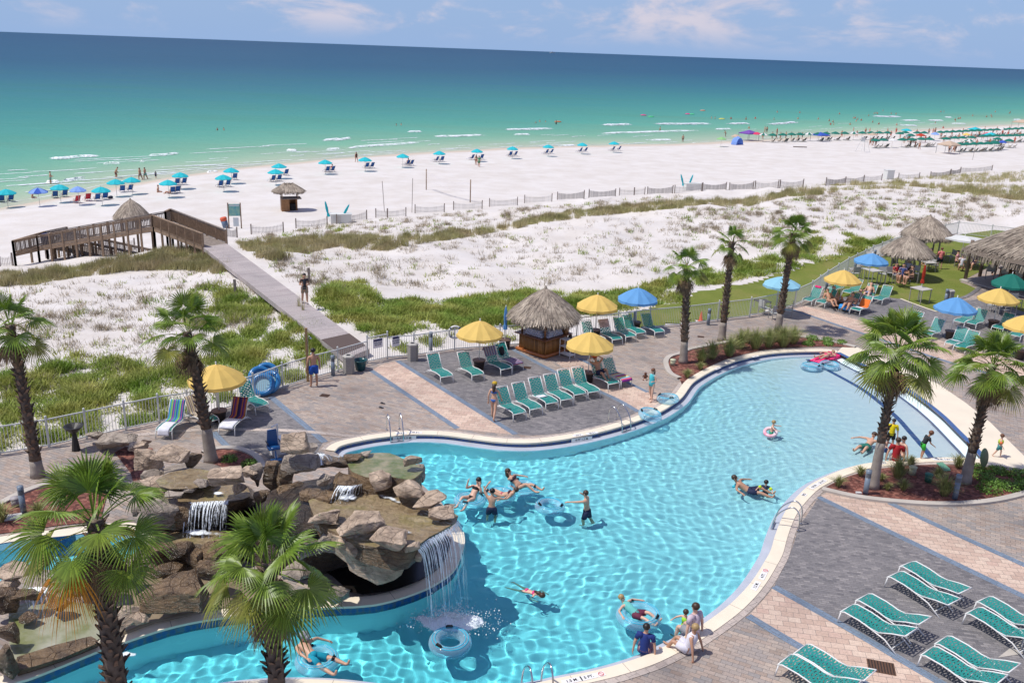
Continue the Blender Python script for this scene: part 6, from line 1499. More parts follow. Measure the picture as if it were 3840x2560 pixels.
# deck umbrellas
for f, u, v, kd, lb in ((M0, 1515, 990, 'yellow', 'yellow umbrella behind the leaning palm near the striped towels'), (M1, 948, 632, 'yellow', 'yellow umbrella left of the towel hut'), (M1, 1697, 718, 'yellow', 'yellow umbrella over the sunbathing man'), (M1, 1748, 418, 'yellow', 'yellow umbrella right of the towel hut roof'), (M1, 2025, 362, 'blue', 'blue umbrella by the railing behind the lounger group'), (Q4, 378, 925, 'yellow', 'yellow umbrella over the crowded loungers by the lawn'), (Q4, 1465, 1230, 'blue', 'blue umbrella right of the large shallow end palm'), (Q4, 1885, 1125, 'yellow', 'yellow umbrella beside the paved path'), (Q4, 2150, 1425, 'yellow', 'yellow umbrella at the right edge of the photo')):
 umbrella('patio_umbrella', kd, lb, G(f(u, v)), group='patio umbrellas', rz=.2)
umbrella('patio_umbrella', 'blue', 'blue umbrella over the bar tables beside the thatched roof', G(Q4(650, 765)), zr=2.15, za=2.7, stand=False, group='patio umbrellas')
umbrella('patio_umbrella', 'cyan', 'pale cyan umbrella behind the tallest palm', G(T2(655, 1435)), zr=1.95, za=2.45, stand=False, group='patio umbrellas', n=8)
umbrella('patio_umbrella', 'green', 'dark green umbrella in front of the pavilion', G(Q4(2005, 965)), zr=1.85, za=2.55, stand=False, group='patio umbrellas', n=8)
umbrella('patio_umbrella', 'white', 'white umbrella beside the pavilion roof', G(Q4(1560, 520)), zr=2.25, za=2.45, stand=False, group='patio umbrellas', n=4, r=1.5)
folded_umbrella('folded_umbrella', 'blue', 'folded blue umbrella in a brown pot by the towel hut', G(M1(1125, 487)))
folded_umbrella('folded_umbrella', 'red', 'folded red umbrella through a square table on the lawn', G(Q4(1165, 860)), h=2.5, stand=False)
# loungers
lg = [(M0, (1130, 1115), (1240, 1006), 'lounger under the blue green striped towel, leftmost on the deck', 58), (M0, (1465, 1047), (1310, 958), 'lounger with a pale patterned towel half hidden by the leaning palm', 58), (M0, (1563, 1092), (1685, 968), 'lounger under the dark purple and orange striped towel', 58), (M0, (1812, 938), (1665, 850), 'bare teal lounger next to the stack of blue inner tubes', 58),
 (M1, (728, 732), (605, 642), 'teal lounger standing alone near the waste bin', 58), (M1, (943, 719), (810, 630), 'teal lounger just left of the yellow umbrella pot', 58), (M1, (1138, 678), (990, 600), 'shaded lounger with a blue patterned towel over its back', 58), (M1, (1218, 645), (1065, 570), 'lounger holding a backpack and a navy printed towel', 58)]
for f, a_, b_, lb, bk in lg: lounger_px(f(*a_), f(*b_), lb, bk, 'teal loungers on the left and middle deck')
for i, (a_) in enumerate([(1230, 990), (1343, 957), (1453, 917), (1554, 892), (1646, 855), (1742, 838)]):
 lounger_px(M1(*a_), M1(a_[0]-158, a_[1]-102), ORD[i]+' teal lounger from the left in the row of six', 58, 'row of six teal loungers')
for a_, b_, lb in (((1902, 470), (1765, 395), 'lounger with a pink towel under the yellow umbrella right of the hut'), ((1790, 478), (1645, 405), 'teal lounger nearest the towel hut roof'), ((1995, 450), (1865, 372), 'teal lounger left of the pair behind the hut'), ((2065, 425), (1920, 352), 'teal lounger right of the pair behind the hut'), ((2193, 418), (2060, 348), 'shaded lounger under the blue umbrella by the railing'), ((1878, 780), (1730, 700), 'lounger under the sunbathing man'), ((1965, 757), (1810, 680), 'lounger with the yellow and purple beach towel')):
 lounger_px(M1(*a_), M1(*b_), lb, 58, 'teal loungers right of the towel hut')
RL = [((60, 905), (185, 850), 'lounger with a pink bag hung on its back by the far railing'), ((190, 925), (365, 865), 'lounger of the tanned couple by the lawn'), ((300, 795), (440, 742), 'teal lounger behind the far yellow umbrella'), ((450, 825), (590, 775), 'teal lounger between the far yellow and blue umbrellas'), ((425, 968), (590, 900), 'lounger covered with a blue towel'), ((610, 880), (730, 820), 'lounger of the person looking at a phone'), ((750, 895), (880, 835), 'empty teal lounger at the lawn edge'), ((530, 1000), (730, 925), 'lounger with the orange and white towels'), ((1010, 1165), (1200, 1100), 'teal lounger behind the fronds of the large palm'), ((1545, 1118), (1700, 1050), 'teal lounger under the right side of the blue umbrella'), ((1660, 1135), (1810, 1072), 'white lit teal lounger beside the path umbrella'), ((1225, 1240), (1400, 1170), 'teal lounger with a rolled towel left of the blue umbrella pole'), ((1465, 1338), (1620, 1255), 'dark backed lounger with a rolled towel right of the blue umbrella pole'), ((1550, 1372), (1720, 1300), 'teal lounger nearest the right hand palm crown'), ((1920, 1180), (2060, 1120), 'shaded lounger beneath the path umbrella'), ((2090, 1255), (2230, 1190), 'teal lounger cut by the right edge of the photo')]
for a_, b_, lb in RL: lounger_px(Q4(*a_), Q4(*b_), lb, 58, 'teal loungers by the lawn')
for i, (u, v, lb, bk) in enumerate([(1435, 862, 'flat lounger at the near side of the pair below the upper blue band', 12), (1520, 790, 'flat lounger at the far side of the pair below the upper blue band', 12), (1112, 1098, 'near lounger of the pair on the lower blue band', 24), (1217, 1022, 'far lounger of the pair on the lower blue band', 24), (682, 1457, 'near lounger of the bottom left pair on tan pavers', 24), (790, 1384, 'far lounger of the bottom left pair on tan pavers', 24), (1660, 1397, 'near lounger of the pair beside the floor drain', 24), (1757, 1320, 'far lounger of the pair beside the floor drain', 24), (1970, 1114, 'near lounger of the pair at the right photo edge', 24), (2042, 1037, 'far lounger of the pair at the right photo edge', 24)]):
 lounger_px(B2(u, v), B2(u+425, v+238), lb, bk, 'low teal loungers in pairs at the bottom right')
# towels
def striped(name, cols, sc=14, axis=0):
 m, nt, b = newmat(name); N = nt.nodes; Lk = nt.links; tc = N.new('ShaderNodeTexCoord'); sp = N.new('ShaderNodeSeparateXYZ'); Lk.new(tc.outputs['Object'], sp.inputs[0])
 x = math_n(N, Lk, 'FRACT', math_n(N, Lk, 'MULTIPLY', sp.outputs[axis], sc/10)); n = len(cols); Lk.new(ramp(N, Lk, x, [(i/n, c) for i, c in enumerate(cols)], 'CONSTANT'), b.inputs['Base Color']); b.inputs['Roughness'].default_value = .95; return m
def towel(foot, head, label, m, y0, y1, back=58, w=.6, x0=0.0, name='towel', z=0):
 a_ = G(foot); b_ = G(head); d = (b_-a_).normalized(); loc = a_+d*1.2; rz = math.atan2(-d.x, d.y); h = .40; a2 = R(back)
 prof = [(-1.25, h-.25), (-1.2, h-.02), (-1.05, h+.02), (-.6, h+.015), (-.25, h-.04), (0, h-.03), (.39*math.cos(a2), h-.01+.39*math.sin(a2)), (.78*math.cos(a2), h-.03+.78*math.sin(a2)+.01), (.78*math.cos(a2)+.06, h-.2+.78*math.sin(a2))]
 cum = [0]
 for i in range(len(prof)-1): cum.append(cum[-1]+math.dist(prof[i], prof[i+1]))
 def at(s):
  for i in range(len(prof)-1):
   if s <= cum[i+1]+1e-6: f_ = (s-cum[i])/(cum[i+1]-cum[i]); return (prof[i][0]*(1-f_)+prof[i+1][0]*f_, prof[i][1]*(1-f_)+prof[i+1][1]*f_)
  return prof[-1]
 V = []; n = 16; k_ = 8
 for i in range(n+1):
  s = cum[-1]*(y0+(y1-y0)*i/n); y, zz = at(s)
  for k in range(k_+1):
   x = -w/2+w*k/k_; nz = mnoise.noise(Vector((x*4, s*4, rz*9))); V.append((x+x0+.02*nz, y-.012, zz+.022+.02*abs(nz)))
 o = mesh_obj(name, V, [(i*(k_+1)+k, i*(k_+1)+k+1, (i+1)*(k_+1)+k+1, (i+1)*(k_+1)+k) for i in range(n) for k in range(k_)], m, None, True)
 so_ = o.modifiers.new('thick', 'SOLIDIFY'); so_.thickness = .012; o.location = loc; o.rotation_euler = (0, 0, rz); return tag(o, label, 'towel')
WT = mat('white towel', (.74, .74, .80), .95, var=.1, scale=6)
S1 = striped('blue green striped towel', [(.02, .07, .35), (.05, .25, .45), (.10, .40, .12), (.30, .45, .10), (.02, .07, .35), (.35, .08, .20), (.03, .15, .40), (.10, .35, .15)], 30)
S2 = striped('purple orange striped towel', [(.02, .01, .06), (.05, .02, .12), (.35, .10, .03), (.06, .02, .15), (.25, .05, .10), (.45, .16, .03), (.02, .01, .06)], 28)
S3 = striped('pale brown checked towel', [(.62, .55, .42), (.30, .20, .14), (.66, .60, .50), (.60, .50, .25), (.15, .14, .25)], 60)
S4 = striped('blue leafy towel', [(.05, .10, .22), (.55, .50, .45), (.10, .22, .35), (.40, .15, .12), (.08, .14, .3)], 70)
S5 = striped('navy white printed towel', [(.02, .03, .12), (.60, .60, .66), (.02, .03, .12), (.45, .10, .12), (.03, .04, .2)], 110, 1)
S6 = striped('rainbow beach towel', [(.70, .55, .12), (.25, .02, .25), (.65, .12, .15), (.12, .45, .60), (.70, .65, .35)], 22, 1)
towel(M0(1130, 1115), M0(1240, 1006), 'blue and green striped towel on the leftmost lounger', S1, .46, .98); towel(M0(1130, 1115), M0(1240, 1006), 'white towel at the foot of the blue striped one', WT, 0, .44, w=.44)
towel(M0(1563, 1092), M0(1685, 968), 'dark purple and orange striped towel', S2, .48, .98); towel(M0(1563, 1092), M0(1685, 968), 'white towel below the purple striped one', WT, .06, .46, w=.56)
towel(M0(1465, 1047), M0(1310, 958), 'pale checked towel behind the leaning palm', S3, .3, .98); towel(M1(1138, 678), M1(990, 600), 'blue leafy towel over a lounger back under the yellow umbrella', S4, .72, 1.0, w=.7); towel(M1(1218, 645), M1(1065, 570), 'navy and white printed towel on the lounger seat', S5, .08, .5, w=.62)
towel(M1(1965, 757), M1(1810, 680), 'yellow and purple beach towel beside the sunbathing man', S6, .06, .5, w=.62); towel(M1(1902, 470), M1(1765, 395), 'pink and white towel over a lounger back right of the hut', mat('pink white towel', (.75, .55, .50), .95, var=.5, scale=6), .72, 1.0)
towel(M1(1453, 917), M1(1295, 815), 'crumpled white towel on the third lounger of the row', WT, .38, .52, w=.42, x0=-.05)
towel(Q4(530, 1000), Q4(730, 925), 'orange towel on a lounger by the lawn', mat('orange towel', (.75, .18, .03), .9), .5, .8, w=.6); towel(Q4(530, 1000), Q4(730, 925), 'white towel beside the orange one', WT, .28, .46, w=.5)
towel(Q4(425, 968), Q4(590, 900), 'bright blue towel hanging off a lounger', mat('bright blue towel', (.03, .30, .75), .9), 0, .5, w=.66)
towel(Q4(1225, 1240), Q4(1400, 1170), 'rolled white towel left of the blue umbrella pole', WT, .35, .47, w=.45); towel(Q4(1465, 1338), Q4(1620, 1255), 'rolled white towel right of the blue umbrella pole', WT, .35, .47, w=.45)
towel(Q4(60, 905), Q4(185, 850), 'pink bag on the lounger back by the far railing', mat('pink bag', (.65, .02, .15), .8), .86, .98, w=.4, name='bag')
# backpack
bp_ = G(M1(1100, 590)); t = empty('backpack', bp_+Vector((0, 0, .45)), .4, 'black and red backpack on a lounger under the yellow umbrella', 'backpack'); mb = MB(); mb.ball((0, 0, .2), (.16, .13, .24), 12, 8); mb.ball((0, -.12, .13), (.12, .07, .14), 10, 6); mb.build('bag', mat('black bag', (.015, .015, .02), .7), t, True); mb = MB(); mb.tube([(-.1, .1, .4), (-.14, .16, .2), (-.1, .1, 0)], .02, 6); mb.tube([(.1, .1, .4), (.14, .16, .2), (.1, .1, 0)], .02, 6); mb.build('strap', mat('red strap', (.4, .03, .04), .7), t)
# bollards, bins, pots
BOL = mat('blue grey bollard', (.17, .21, .26), .4)
def bollard(P, label, h=1.0):
 if 'b' in LOUNGE: return dup(LOUNGE['b'], P, rnd.random()*3, label, 'bollard lights')
 t = empty('bollard_light', P, 0, label, 'bollard light', 'bollard lights'); mb = MB(); mb.lathe([(.095, 0), (.095, h*.72)], 16); mb.lathe([(.10, h*.88), (.10, h), (.0, h+.005)], 16, cap=False); mb.lathe([(.105, 0), (.105, .02)], 16); mb.build('post', BOL, t, True)
 mb = MB()
 for k in range(4): mb.lathe([(.06, h*(.725+k*.04)), (.098, h*(.715+k*.04)), (.10, h*(.73+k*.04)), (.06, h*(.74+k*.04))], 16, cap=False)
 mb.build('louvres', GREYM, t); mb = MB(); mb.lathe([(.05, h*.72), (.05, h*.88)], 10); mb.build('lens', mat('frosted lens', (.6, .6, .58), .4), t); LOUNGE['b'] = t; return t
for f, u, v, lb in ((B0, 165, 378, 'bollard light in the mulch at the left edge of the photo'), (M0, 1890, 770, 'bollard light behind the stack of blue inner tubes'), (M0, 2295, 675, 'bollard light right of the man at the shower'), (M1, 617, 502, 'bollard light behind the grey waste bin'), (M1, 1530, 395, 'bollard light behind the towel hut roof'), (M1, 2018, 352, 'bollard light by the blue umbrella at the railing'), (M2, 175, 328, 'bollard light between two of the three palms'), (Q4, 722, 480, 'bollard light at the railing left of the nearer thatched roof'), (Q4, 535, 560, 'bollard light partly hidden by the blue bar umbrella'), (Q4, 257, 745, 'bollard light beside the lounger with the pink bag'), (Q4, 1420, 885, 'bollard light by the path on the lawn'), (B2, 1257, 248, 'bollard light beside the trunk of the large shallow end palm'), (B2, 1873, 280, 'bollard light beside the palm with the green disc')): bollard(G(f(u, v)), lb)
def bin_(P, label):
 t = empty('waste_bin', P, .2, label, 'waste bin', 'hexagonal waste bins'); mb = MB(); mb.lathe([(.27, 0), (.27, .82)], 6); mb.build('body', mat('grey stone bin', (.34, .32, .29), .85, var=.2, scale=20), t); mb = MB(); mb.lathe([(.29, .82), (.29, .88), (.22, .93), (.13, .93), (.13, .88)], 6, cap=False); mb.build('lid', mat('pale stone lid', (.42, .40, .36), .8), t); mb = MB(); mb.lathe([(.12, .86), (.12, .87)], 6); mb.build('opening', mat('dark opening', (.02, .02, .02), .9), t)
bin_(G(M1(492, 572)), 'hexagonal grey waste bin right of the gate'); bin_(G(M1(52, 660)), 'hexagonal grey waste bin left of the gate beside the teal pot'); bin_(G(Q4(1455, 880)), 'hexagonal grey waste bin by the path on the lawn')
t = empty('planter_pot', G(M1(132, 636)), 0, 'empty dark teal glazed pot beside the gate', 'pot'); mb = MB(); mb.lathe([(.2, 0), (.23, .03), (.31, .45), (.34, .52), (.31, .53), (.27, .4), (.2, .2)], 20, cap=False); mb.lathe([(.2, .0), (.2, .01)], 20); mb.build('pot', mat('teal glazed pottery', (.02, .09, .10), .2, var=.4, scale=5), t, True)
t = empty('life_ring', G(M1(782, 500))+Vector((0, -.08, 1.0)), .2, 'white life ring hung on the railing', 'life ring'); mb = MB(); mb.tube([(.32*math.cos(k*PI/12), 0, .32*math.sin(k*PI/12)) for k in range(24)], .055, 8, closed=True); mb.build('ring', mat('white life ring', (.75, .73, .68), .6), t, True)
for k in range(4):
 mb = MB(); a_ = k*PI/2+.8; mb.tube([(.32*math.cos(a_+d_), 0, .32*math.sin(a_+d_)) for d_ in (-.12, 0, .12)], .06, 8); mb.build('band', mat('dark band', (.05, .06, .12), .6), t)
# shower
SP = G(M0(2122, 716)); t = empty('outdoor_shower', SP, 0, 'tall wooden post shower at the railing', 'shower'); mb = MB(); mb.box((0, 0, 1.3), (.10, .10, 2.6)); mb.build('post', mat('shower post wood', (.38, .24, .11), .8, var=.4, scale=8), t)
mb = MB(); mb.tube([(.07, -.03, .5), (.07, -.03, 2.15), (.12, -.05, 2.25), (.22, -.12, 2.2)], .014, 6); mb.build('pipe', STEEL, t, True); mb = MB(); mb.lathe([(.02, 0), (.06, -.05)], 10, (.23, -.13, 2.2)); mb.build('shower_head', STEEL, t); mb = MB(); mb.box((.08, -.05, 1.05), (.05, .06, .05)); mb.build('valve', STEEL, t)
def drain(f, u, v, label, s=.34):
 P = G(f(u, v), .013); t = empty('floor_drain', P, BAND_A+.7, label, 'floor drain', 'floor drains'); mb = MB(); mb.box((0, 0, 0), (s*2, s*1.5, .012)); mb.build('frame', mat('brown drain frame', (.12, .06, .035), .6), t); mb = MB()
 for k in range(9): mb.box((-s*.86+k*s*.215, 0, .008), (s*.08, s*1.35, .01))
 mb.build('grate', mat('dark drain slots', (.03, .02, .015), .7), t)
drain(B2, 1368, 1432, 'square brown floor drain near the bottom right loungers'); drain(M0, 2238, 812, 'small dark floor drain by the shower', .2); drain(M1, 1278, 620, 'small brown floor drain on the grey pavers', .2); drain(M2, 125, 408, 'small floor drain beside the mulch bed of the grasses', .18); drain(M0, 1000, 1132, 'small floor drain near the spring basin', .2)
# sandals
for u, v, lb in ((285, 868, 'upper black flip flop left on the pavers'), (275, 898, 'lower black flip flop left on the pavers')):
 t = empty('sandal', G(M1(u, v), .004), 1.2, lb, 'sandal'); mb = MB(); mb.lathe([(.05, 0), (.055, .02)], 12, sx=1, sy=2.4); mb.build('sole', BLACKP, t); mb = MB(); mb.tube([(-.045, .0, .02), (0, .07, .06), (.045, 0, .02)], .01, 5); mb.build('strap', BLACKP, t)
# stack of blue tubes
BT_ = mat('blue vinyl ring', (.02, .16, .38), .25, coat=.5);
def blue_ring(P, rot, label):
 t = empty('inner_tube', P, 0, label, 'inner tube', 'blue inner tubes piled by the railing'); t.rotation_euler = rot; mb = MB(); mb.tube([(.43*math.cos(k*PI/16), .43*math.sin(k*PI/16), 0) for k in range(32)], .12, 12, closed=True); mb.build('ring', BT_, t, True)
 mb = MB(); mb.lathe([(.36, -.02), (.36, 0)], 24); mb.build('mesh_floor', mat('pale mesh floor', (.25, .42, .5), .7), t)
 for a_ in (.5, 3.4): mb = MB(); mb.tube([(.47*math.cos(a_+d_), .47*math.sin(a_+d_), .15+(.05 if d_ == 0 else 0)) for d_ in (-.15, 0, .15)], .02, 6); mb.build('handle', BT_, t)
b0 = G(M0(1810, 800)); blue_ring(b0+Vector((.05, -.1, .47)), (R(52), 0, .1), 'blue inner tube standing at the front of the pile'); blue_ring(b0+Vector((.3, .2, .48)), (R(58), 0, -.4), 'blue inner tube at the right of the pile'); blue_ring(b0+Vector((-.2, .45, .60)), (R(54), .0, .5), 'blue inner tube at the back left of the pile'); blue_ring(b0+Vector((0, .75, .68)), (R(50), 0, .2), 'blue inner tube on top at the back of the pile')
# pool lift
t = empty('pool_lift', G(M0(1890, 1250)), .5, 'blue plastic pool lift chair behind the top boulder', 'pool lift'); LB = mat('blue moulded plastic', (.015, .10, .28), .35); mb = MB(); mb.box((0, 0, .48), (.45, .42, .06)); mb.tube([(-.22, -.2, .5), (0, -.26, .52), (.22, -.2, .5)], .04, 6); mb.build('seat', LB, t, True); mb = MB(); mb.box((0.0, .2, .82), (.42, .06, .62), taper=.8); mb.build('backrest', LB, t)
mb = MB(); mb.box((.1, .1, .2), (.12, .12, .5)); mb.tube([(.25, .35, 0), (.25, .35, 1.25), (0, .25, 1.2)], .035, 8); mb.box((.25, .5, .3), (.5, .5, .6)); mb.build('mast', WHITEM, t); mb = MB(); mb.box((0, -.35, .12), (.4, .2, .03)); mb.bar((0, -.25, .45), (0, -.35, .12), .05); mb.build('footrest', LB, t)
for s in (-1, 1): mb = MB(); mb.bar((s*.24, .2, .7), (s*.24, -.18, .7), .035); mb.build('armrest', BLACKP, t)
# carved spring statue (dark fountain head) at M0 (490,1060)
P = G(M0(525, 1190)); t = empty('fire_torch', P, 0, 'dark metal bowl on a stand beside the railing at the left', 'torch bowl'); mb = MB(); mb.tube([(0, 0, 0), (0, 0, .75)], [.16, .07], 8); mb.build('stand', mat('dark bronze', (.02, .018, .016), .5), t); mb = MB(); mb.lathe([(.08, .7), (.3, .92), (.36, 1.0), (.3, 1.0), (.05, .85)], 14, cap=False); mb.build('bowl', mat('dark bronze', (.02, .018, .016), .5), t)
# cones, disc, irrigation lids
t = empty('traffic_cone', TG(M2(124, 300)), 0, 'orange cone on the lawn behind the railing', 'cone'); mb = MB(); mb.lathe([(.13, .03), (.03, .6), (.02, .62)], 12); mb.build('cone', mat('orange cone', (.75, .12, .03), .5), t); mb = MB(); mb.box((0, 0, .015), (.34, .34, .03)); mb.build('base', mat('orange cone', (.75, .12, .03), .5), t)
P = G(M2(1985, 1420)); o = MB(); o.lathe([(.0, -.02), (.34, -.015), (.36, 0), (.34, .015), (0, .02)], 24, cap=False); o = o.build('round_sign', mat('dark green disc', (.03, .07, .03), .5), None, True); o.location = P+Vector((.1, -.35, 1.25)); o.rotation_euler = (R(75), R(25), R(35)); tag(o, 'round dark green disc fixed to the trunk of the right palm', 'disc')
for f, u, v, lb, c_ in ((B2, 1690, 155, 'green round valve box in the right mulch bed', (.02, .12, .08)), (M2, 1580, 1355, 'small beige path light in the right mulch bed', (.45, .45, .30)), (M1, 2283, 605, 'small beige utility box in the mulch by the far coping', (.5, .5, .42)), (B0, 110, 325, 'small grey capped pipe beside the left bollard light', (.3, .27, .27))):
 t = empty('garden_box', G(f(u, v), .03), 0, lb, 'garden box'); mb = MB(); mb.lathe([(.13, 0), (.13, .28)], 12); mb.build('body', mat('gbox %s' % lb[:9], c_, .6), t, True); mb = MB(); mb.lathe([(.15, .28), (.15, .32), (.0, .33)], 12, cap=False); mb.build('cap', mat('gcap %s' % lb[:9], tuple(x*1.2 for x in c_), .6), t, True)
for u, v, lb in ((90, 405, 'white square lid lying in the left mulch bed'),): o = MB().box((0, 0, .03), (.5, .35, .05)).build('access_lid', mat('white lid', (.6, .58, .56), .7)); o.location = G(B0(u, v), .03); o.rotation_euler = (0, 0, .4); tag(o, lb, 'lid')
o = MB().box((0, 0, .03), (.2, .12, .05)).build('floodlight_block', mat('white lid', (.6, .58, .56), .7)); o.location = G(B2(1212, 238), .03); tag(o, 'small white block beside the bollard light in the right bed', 'block')
o = flat_obj('green_mat', [G(p) for p in L(M2, [(1745, 1285), (1790, 1280), (1840, 1325), (1845, 1340), (1800, 1342)])], .06, mat('faded green cover', (.12, .30, .20), .7)); tag(o, 'faded green cover lying on the mulch by the shallow end', 'cover')
# floating tubes
TG_ = [(B1, 750, 1265, 'inner tube floating in front of the main splash', .42, .165), (B1, 1437, 330, 'empty inner tube pushed by the boy in the pool', .39, .15), (M2, 885, 618, 'left one of two tubes drifting in the shallow end', .40, .15), (M2, 1010, 610, 'right one of two tubes drifting in the shallow end', .40, .15)]
for i, (f, u, v, lb, R_, r_) in enumerate(TG_): swim_tube(G(f(u, v), WZ+.09), lb, R_, r_, rz=1.1+i*1.9, tilt=(.03, -.04))
swim_tube(G(M1(2127, 945), .17), 'inner tube lying on the coping beside the far ladder', .38, .145, rz=.3, tilt=(.10, .12)); swim_tube(G(M1(2250, 835), .17), 'inner tube at the feet of the girl in turquoise', .38, .14, rz=2.0, tilt=(0, .1))
# people by the pool
def rzpx(f, u, v, du, dv_, z=0.0): a_ = G(f(u, v), z); b_ = G(f(u+du, v+dv_), z); return face(a_, b_)
def pp_(f, u, v, d, label, pz, z=0.0, **k):
 P = G(f(u, v), z); return person(P, rzpx(f, u, v, d[0], d[1], z), label, pz, **k)
NAVY = (.012, .018, .06); BLK = (.01, .01, .012); TEALC = (.03, .42, .42); PINK = (.75, .06, .25)
pp_(M0, 2165, 752, (-60, -60), 'man in blue swim shorts standing at the outdoor shower', 'stand', skin=1, hair='dark', h=1.82, wear=(('shorts', (.01, .09, .45)),))
pp_(M1, 1048, 976, (60, -60), 'woman in a blue striped bikini standing beside the row of six loungers', 'walk', skin=0, hair='brown', long=True, fem=True, h=1.68, wear=(('brief', (.05, .15, .45)), ('top', (.05, .12, .35))), hat=(.55, .35, .02))
d_ = (G(M1(1730, 700))-G(M1(1878, 780))).normalized(); P = G(M1(1878, 780))+d_*1.22; person(P+Vector((0, 0, .40)), math.atan2(d_.x, -d_.y), 'tanned man in dark shorts sunbathing with his arms behind his head', 'handsup', skin=1, hair='dark', wear=(('shorts', NAVY),), hat=(.65, .12, .03))
pp_(M1, 2130, 850, (-80, 30), 'girl in a turquoise swimsuit holding something brown beside the pool', 'carry', skin=2, hair='red', long=True, fem=True, h=1.55, wear=(('tank', (.08, .55, .60)), ('brief', (.05, .6, .5))))
t = empty('doll', G(M1(2085, 800))+Vector((0, 0, .75)), 0, 'brown plush toy held by the girl in turquoise', 'toy'); mb = MB(); mb.ball((0, 0, .1), (.08, .07, .11), 10, 6); mb.ball((0, 0, .24), .065, 10, 6)
for s in (-1, 1): mb.tube([(s*.04, 0, .04), (s*.09, 0, -.1)], .03, 6); mb.tube([(s*.06, 0, .16), (s*.13, 0, .08)], .025, 6)
mb.build('body', mat('brown plush', (.12, .04, .02), .9), t, True)
def tuber(f, u, v, d, label, pz, tube_label, R_=.42, **k):
 z = WZ+.10; P = G(f(u, v), z); rz = rzpx(f, u, v, d[0], d[1], z); swim_tube(P, tube_label, R_, .155, rz=rz+1.2, handles=True)
 c, s = math.cos(rz), math.sin(rz); o_ = Vector((-s*-.12, c*-.12, 0)) ; return person(P+o_+Vector((0, 0, -.06)), rz, label, pz, underwater=True, **k)
tuber(B1, 885, 288, (-80, 55), 'dark haired woman in a black bikini covering her face in an inner tube', 'tubeface', 'inner tube under the woman covering her face', skin=2, hair='dark', long=True, fem=True, h=1.66, wear=(('brief', BLK), ('top', BLK)))
tuber(B1, 1090, 255, (-90, -20), 'youngster lying in an inner tube between the two women', 'tube', 'inner tube in the middle of the group of three', skin=0, hair='brown', h=1.5, wear=(('brief', (.5, .1, .15)), ('top', (.06, .02, .04))))
tuber(B1, 1250, 205, (90, 25), 'woman in sunglasses and a dark bikini waving from an inner tube', 'tubewave', 'inner tube under the waving woman', skin=0, hair='brown', long=True, fem=True, h=1.7, wear=(('brief', (.05, .02, .03)), ('top', (.05, .02, .03))), flipx=True)
tuber(B1, 2050, 1085, (90, 40), 'girl with a turquoise top and maroon shorts lying in an inner tube', 'tube', 'large inner tube near the right side of the pool', R_=.50, skin=2, hair='blond', fem=True, h=1.45, wear=(('shorts', (.14, .02, .05)), ('tank', (.15, .55, .50))))
tuber(B0, 2185, 1390, (90, 30), 'man in a grey cap and cyan shorts straddling an inner tube', 'floatleg', 'inner tube under the man in the grey cap', skin=0, hair='grey', hat=(.30, .31, .33), h=1.8, wear=(('shorts', (.0, .30, .42)),))
def wader(f, u, v, d, label, pz, depth=None, **k):
 P = G(f(u, v), WZ); fz = float(floor_z(np.array([P.x]), np.array([P.y]))[0]) if depth is None else WZ-depth
 P.z = fz; return person(P, rzpx(f, u, v, d[0], d[1], WZ), label, pz, underwater=True, **k)
wader(B1, 1035, 372, (20, -60), 'boy in navy shorts standing in the pool with one arm overhead', 'overhead', depth=.62, skin=0, hair='dark', h=1.55, wear=(('shorts', NAVY),))
wader(B1, 1690, 400, (-80, -20), 'boy in navy shorts pushing the empty inner tube', 'reach', depth=.62, skin=0, hair='brown', h=1.6, wear=(('shorts', NAVY),))
wader(B1, 1280, 905, (80, 30), 'girl in pink swimming under water in the middle of the pool', 'swim', depth=.12, skin=2, hair='brown', long=True, fem=True, h=1.15, wear=(('brief', PINK), ('top', PINK)))
pp_(B1, 2085, 1335, (20, -60), 'boy in a dark blue shirt sitting on the pool edge', 'edge', z=-.02, skin=0, hair='dark', h=1.6, wear=(('tee', (.01, .03, .18)), ('shorts', (.18, .10, .16))))
pp_(B2, 75, 1210, (-60, -40), 'man in a pale pink shirt sitting on the pool edge', 'edge', z=.02, skin=2, hair='brown', h=1.78, wear=(('tee', (.62, .50, .56)), ('shorts', (.3, .3, .32))))
pp_(B2, 35, 1325, (-70, -30), 'blonde woman in a white top leaning back on the pool edge', 'edgelean', z=.03, skin=1, hair='blond', fem=True, h=1.68, wear=(('tank', (.75, .72, .78)), ('shorts', (.7, .68, .74))))
wader(B2, 15, 1160, (-40, 40), 'small child with a green arm float beside the man in the pink shirt', 'wade', depth=.45, skin=2, hair='brown', h=1.0, wear=(('vest', (.35, .7, .05)), ('shorts', (.35, .7, .05))))
pp_(B2, 455, 240, (90, 20), 'man in navy shorts reclining in the water and holding a child', 'tube', z=WZ-.12, skin=1, hair='brown', h=1.75, wear=(('shorts', NAVY),), underwater=True)
o = MB(); o.tube([(-.45, 0, 0), (.45, 0, 0)], .05, 8); o = o.build('swim_noodle', mat('cyan foam', (.05, .50, .62), .7), None, True); o.location = G(B2(385, 165), WZ+.05); o.rotation_euler = (0, 0, .9); tag(o, 'cyan foam float behind the reclining man', 'swim float')
wader(B2, 568, 225, (-20, 60), 'small child with yellow arm floats in front of the reclining man', 'wade', depth=.62, skin=2, hair='dark', h=1.05, wear=(('armbands', (.55, .75, .02)), ('tee', (.03, .05, .09)), ('shorts', NAVY)))
wader(M2, 608, 1085, (60, 10), 'child in green shorts inside a pink swim ring', 'wade', depth=.42, skin=2, hair='blond', h=1.05, wear=(('shorts', (.02, .35, .18)),))
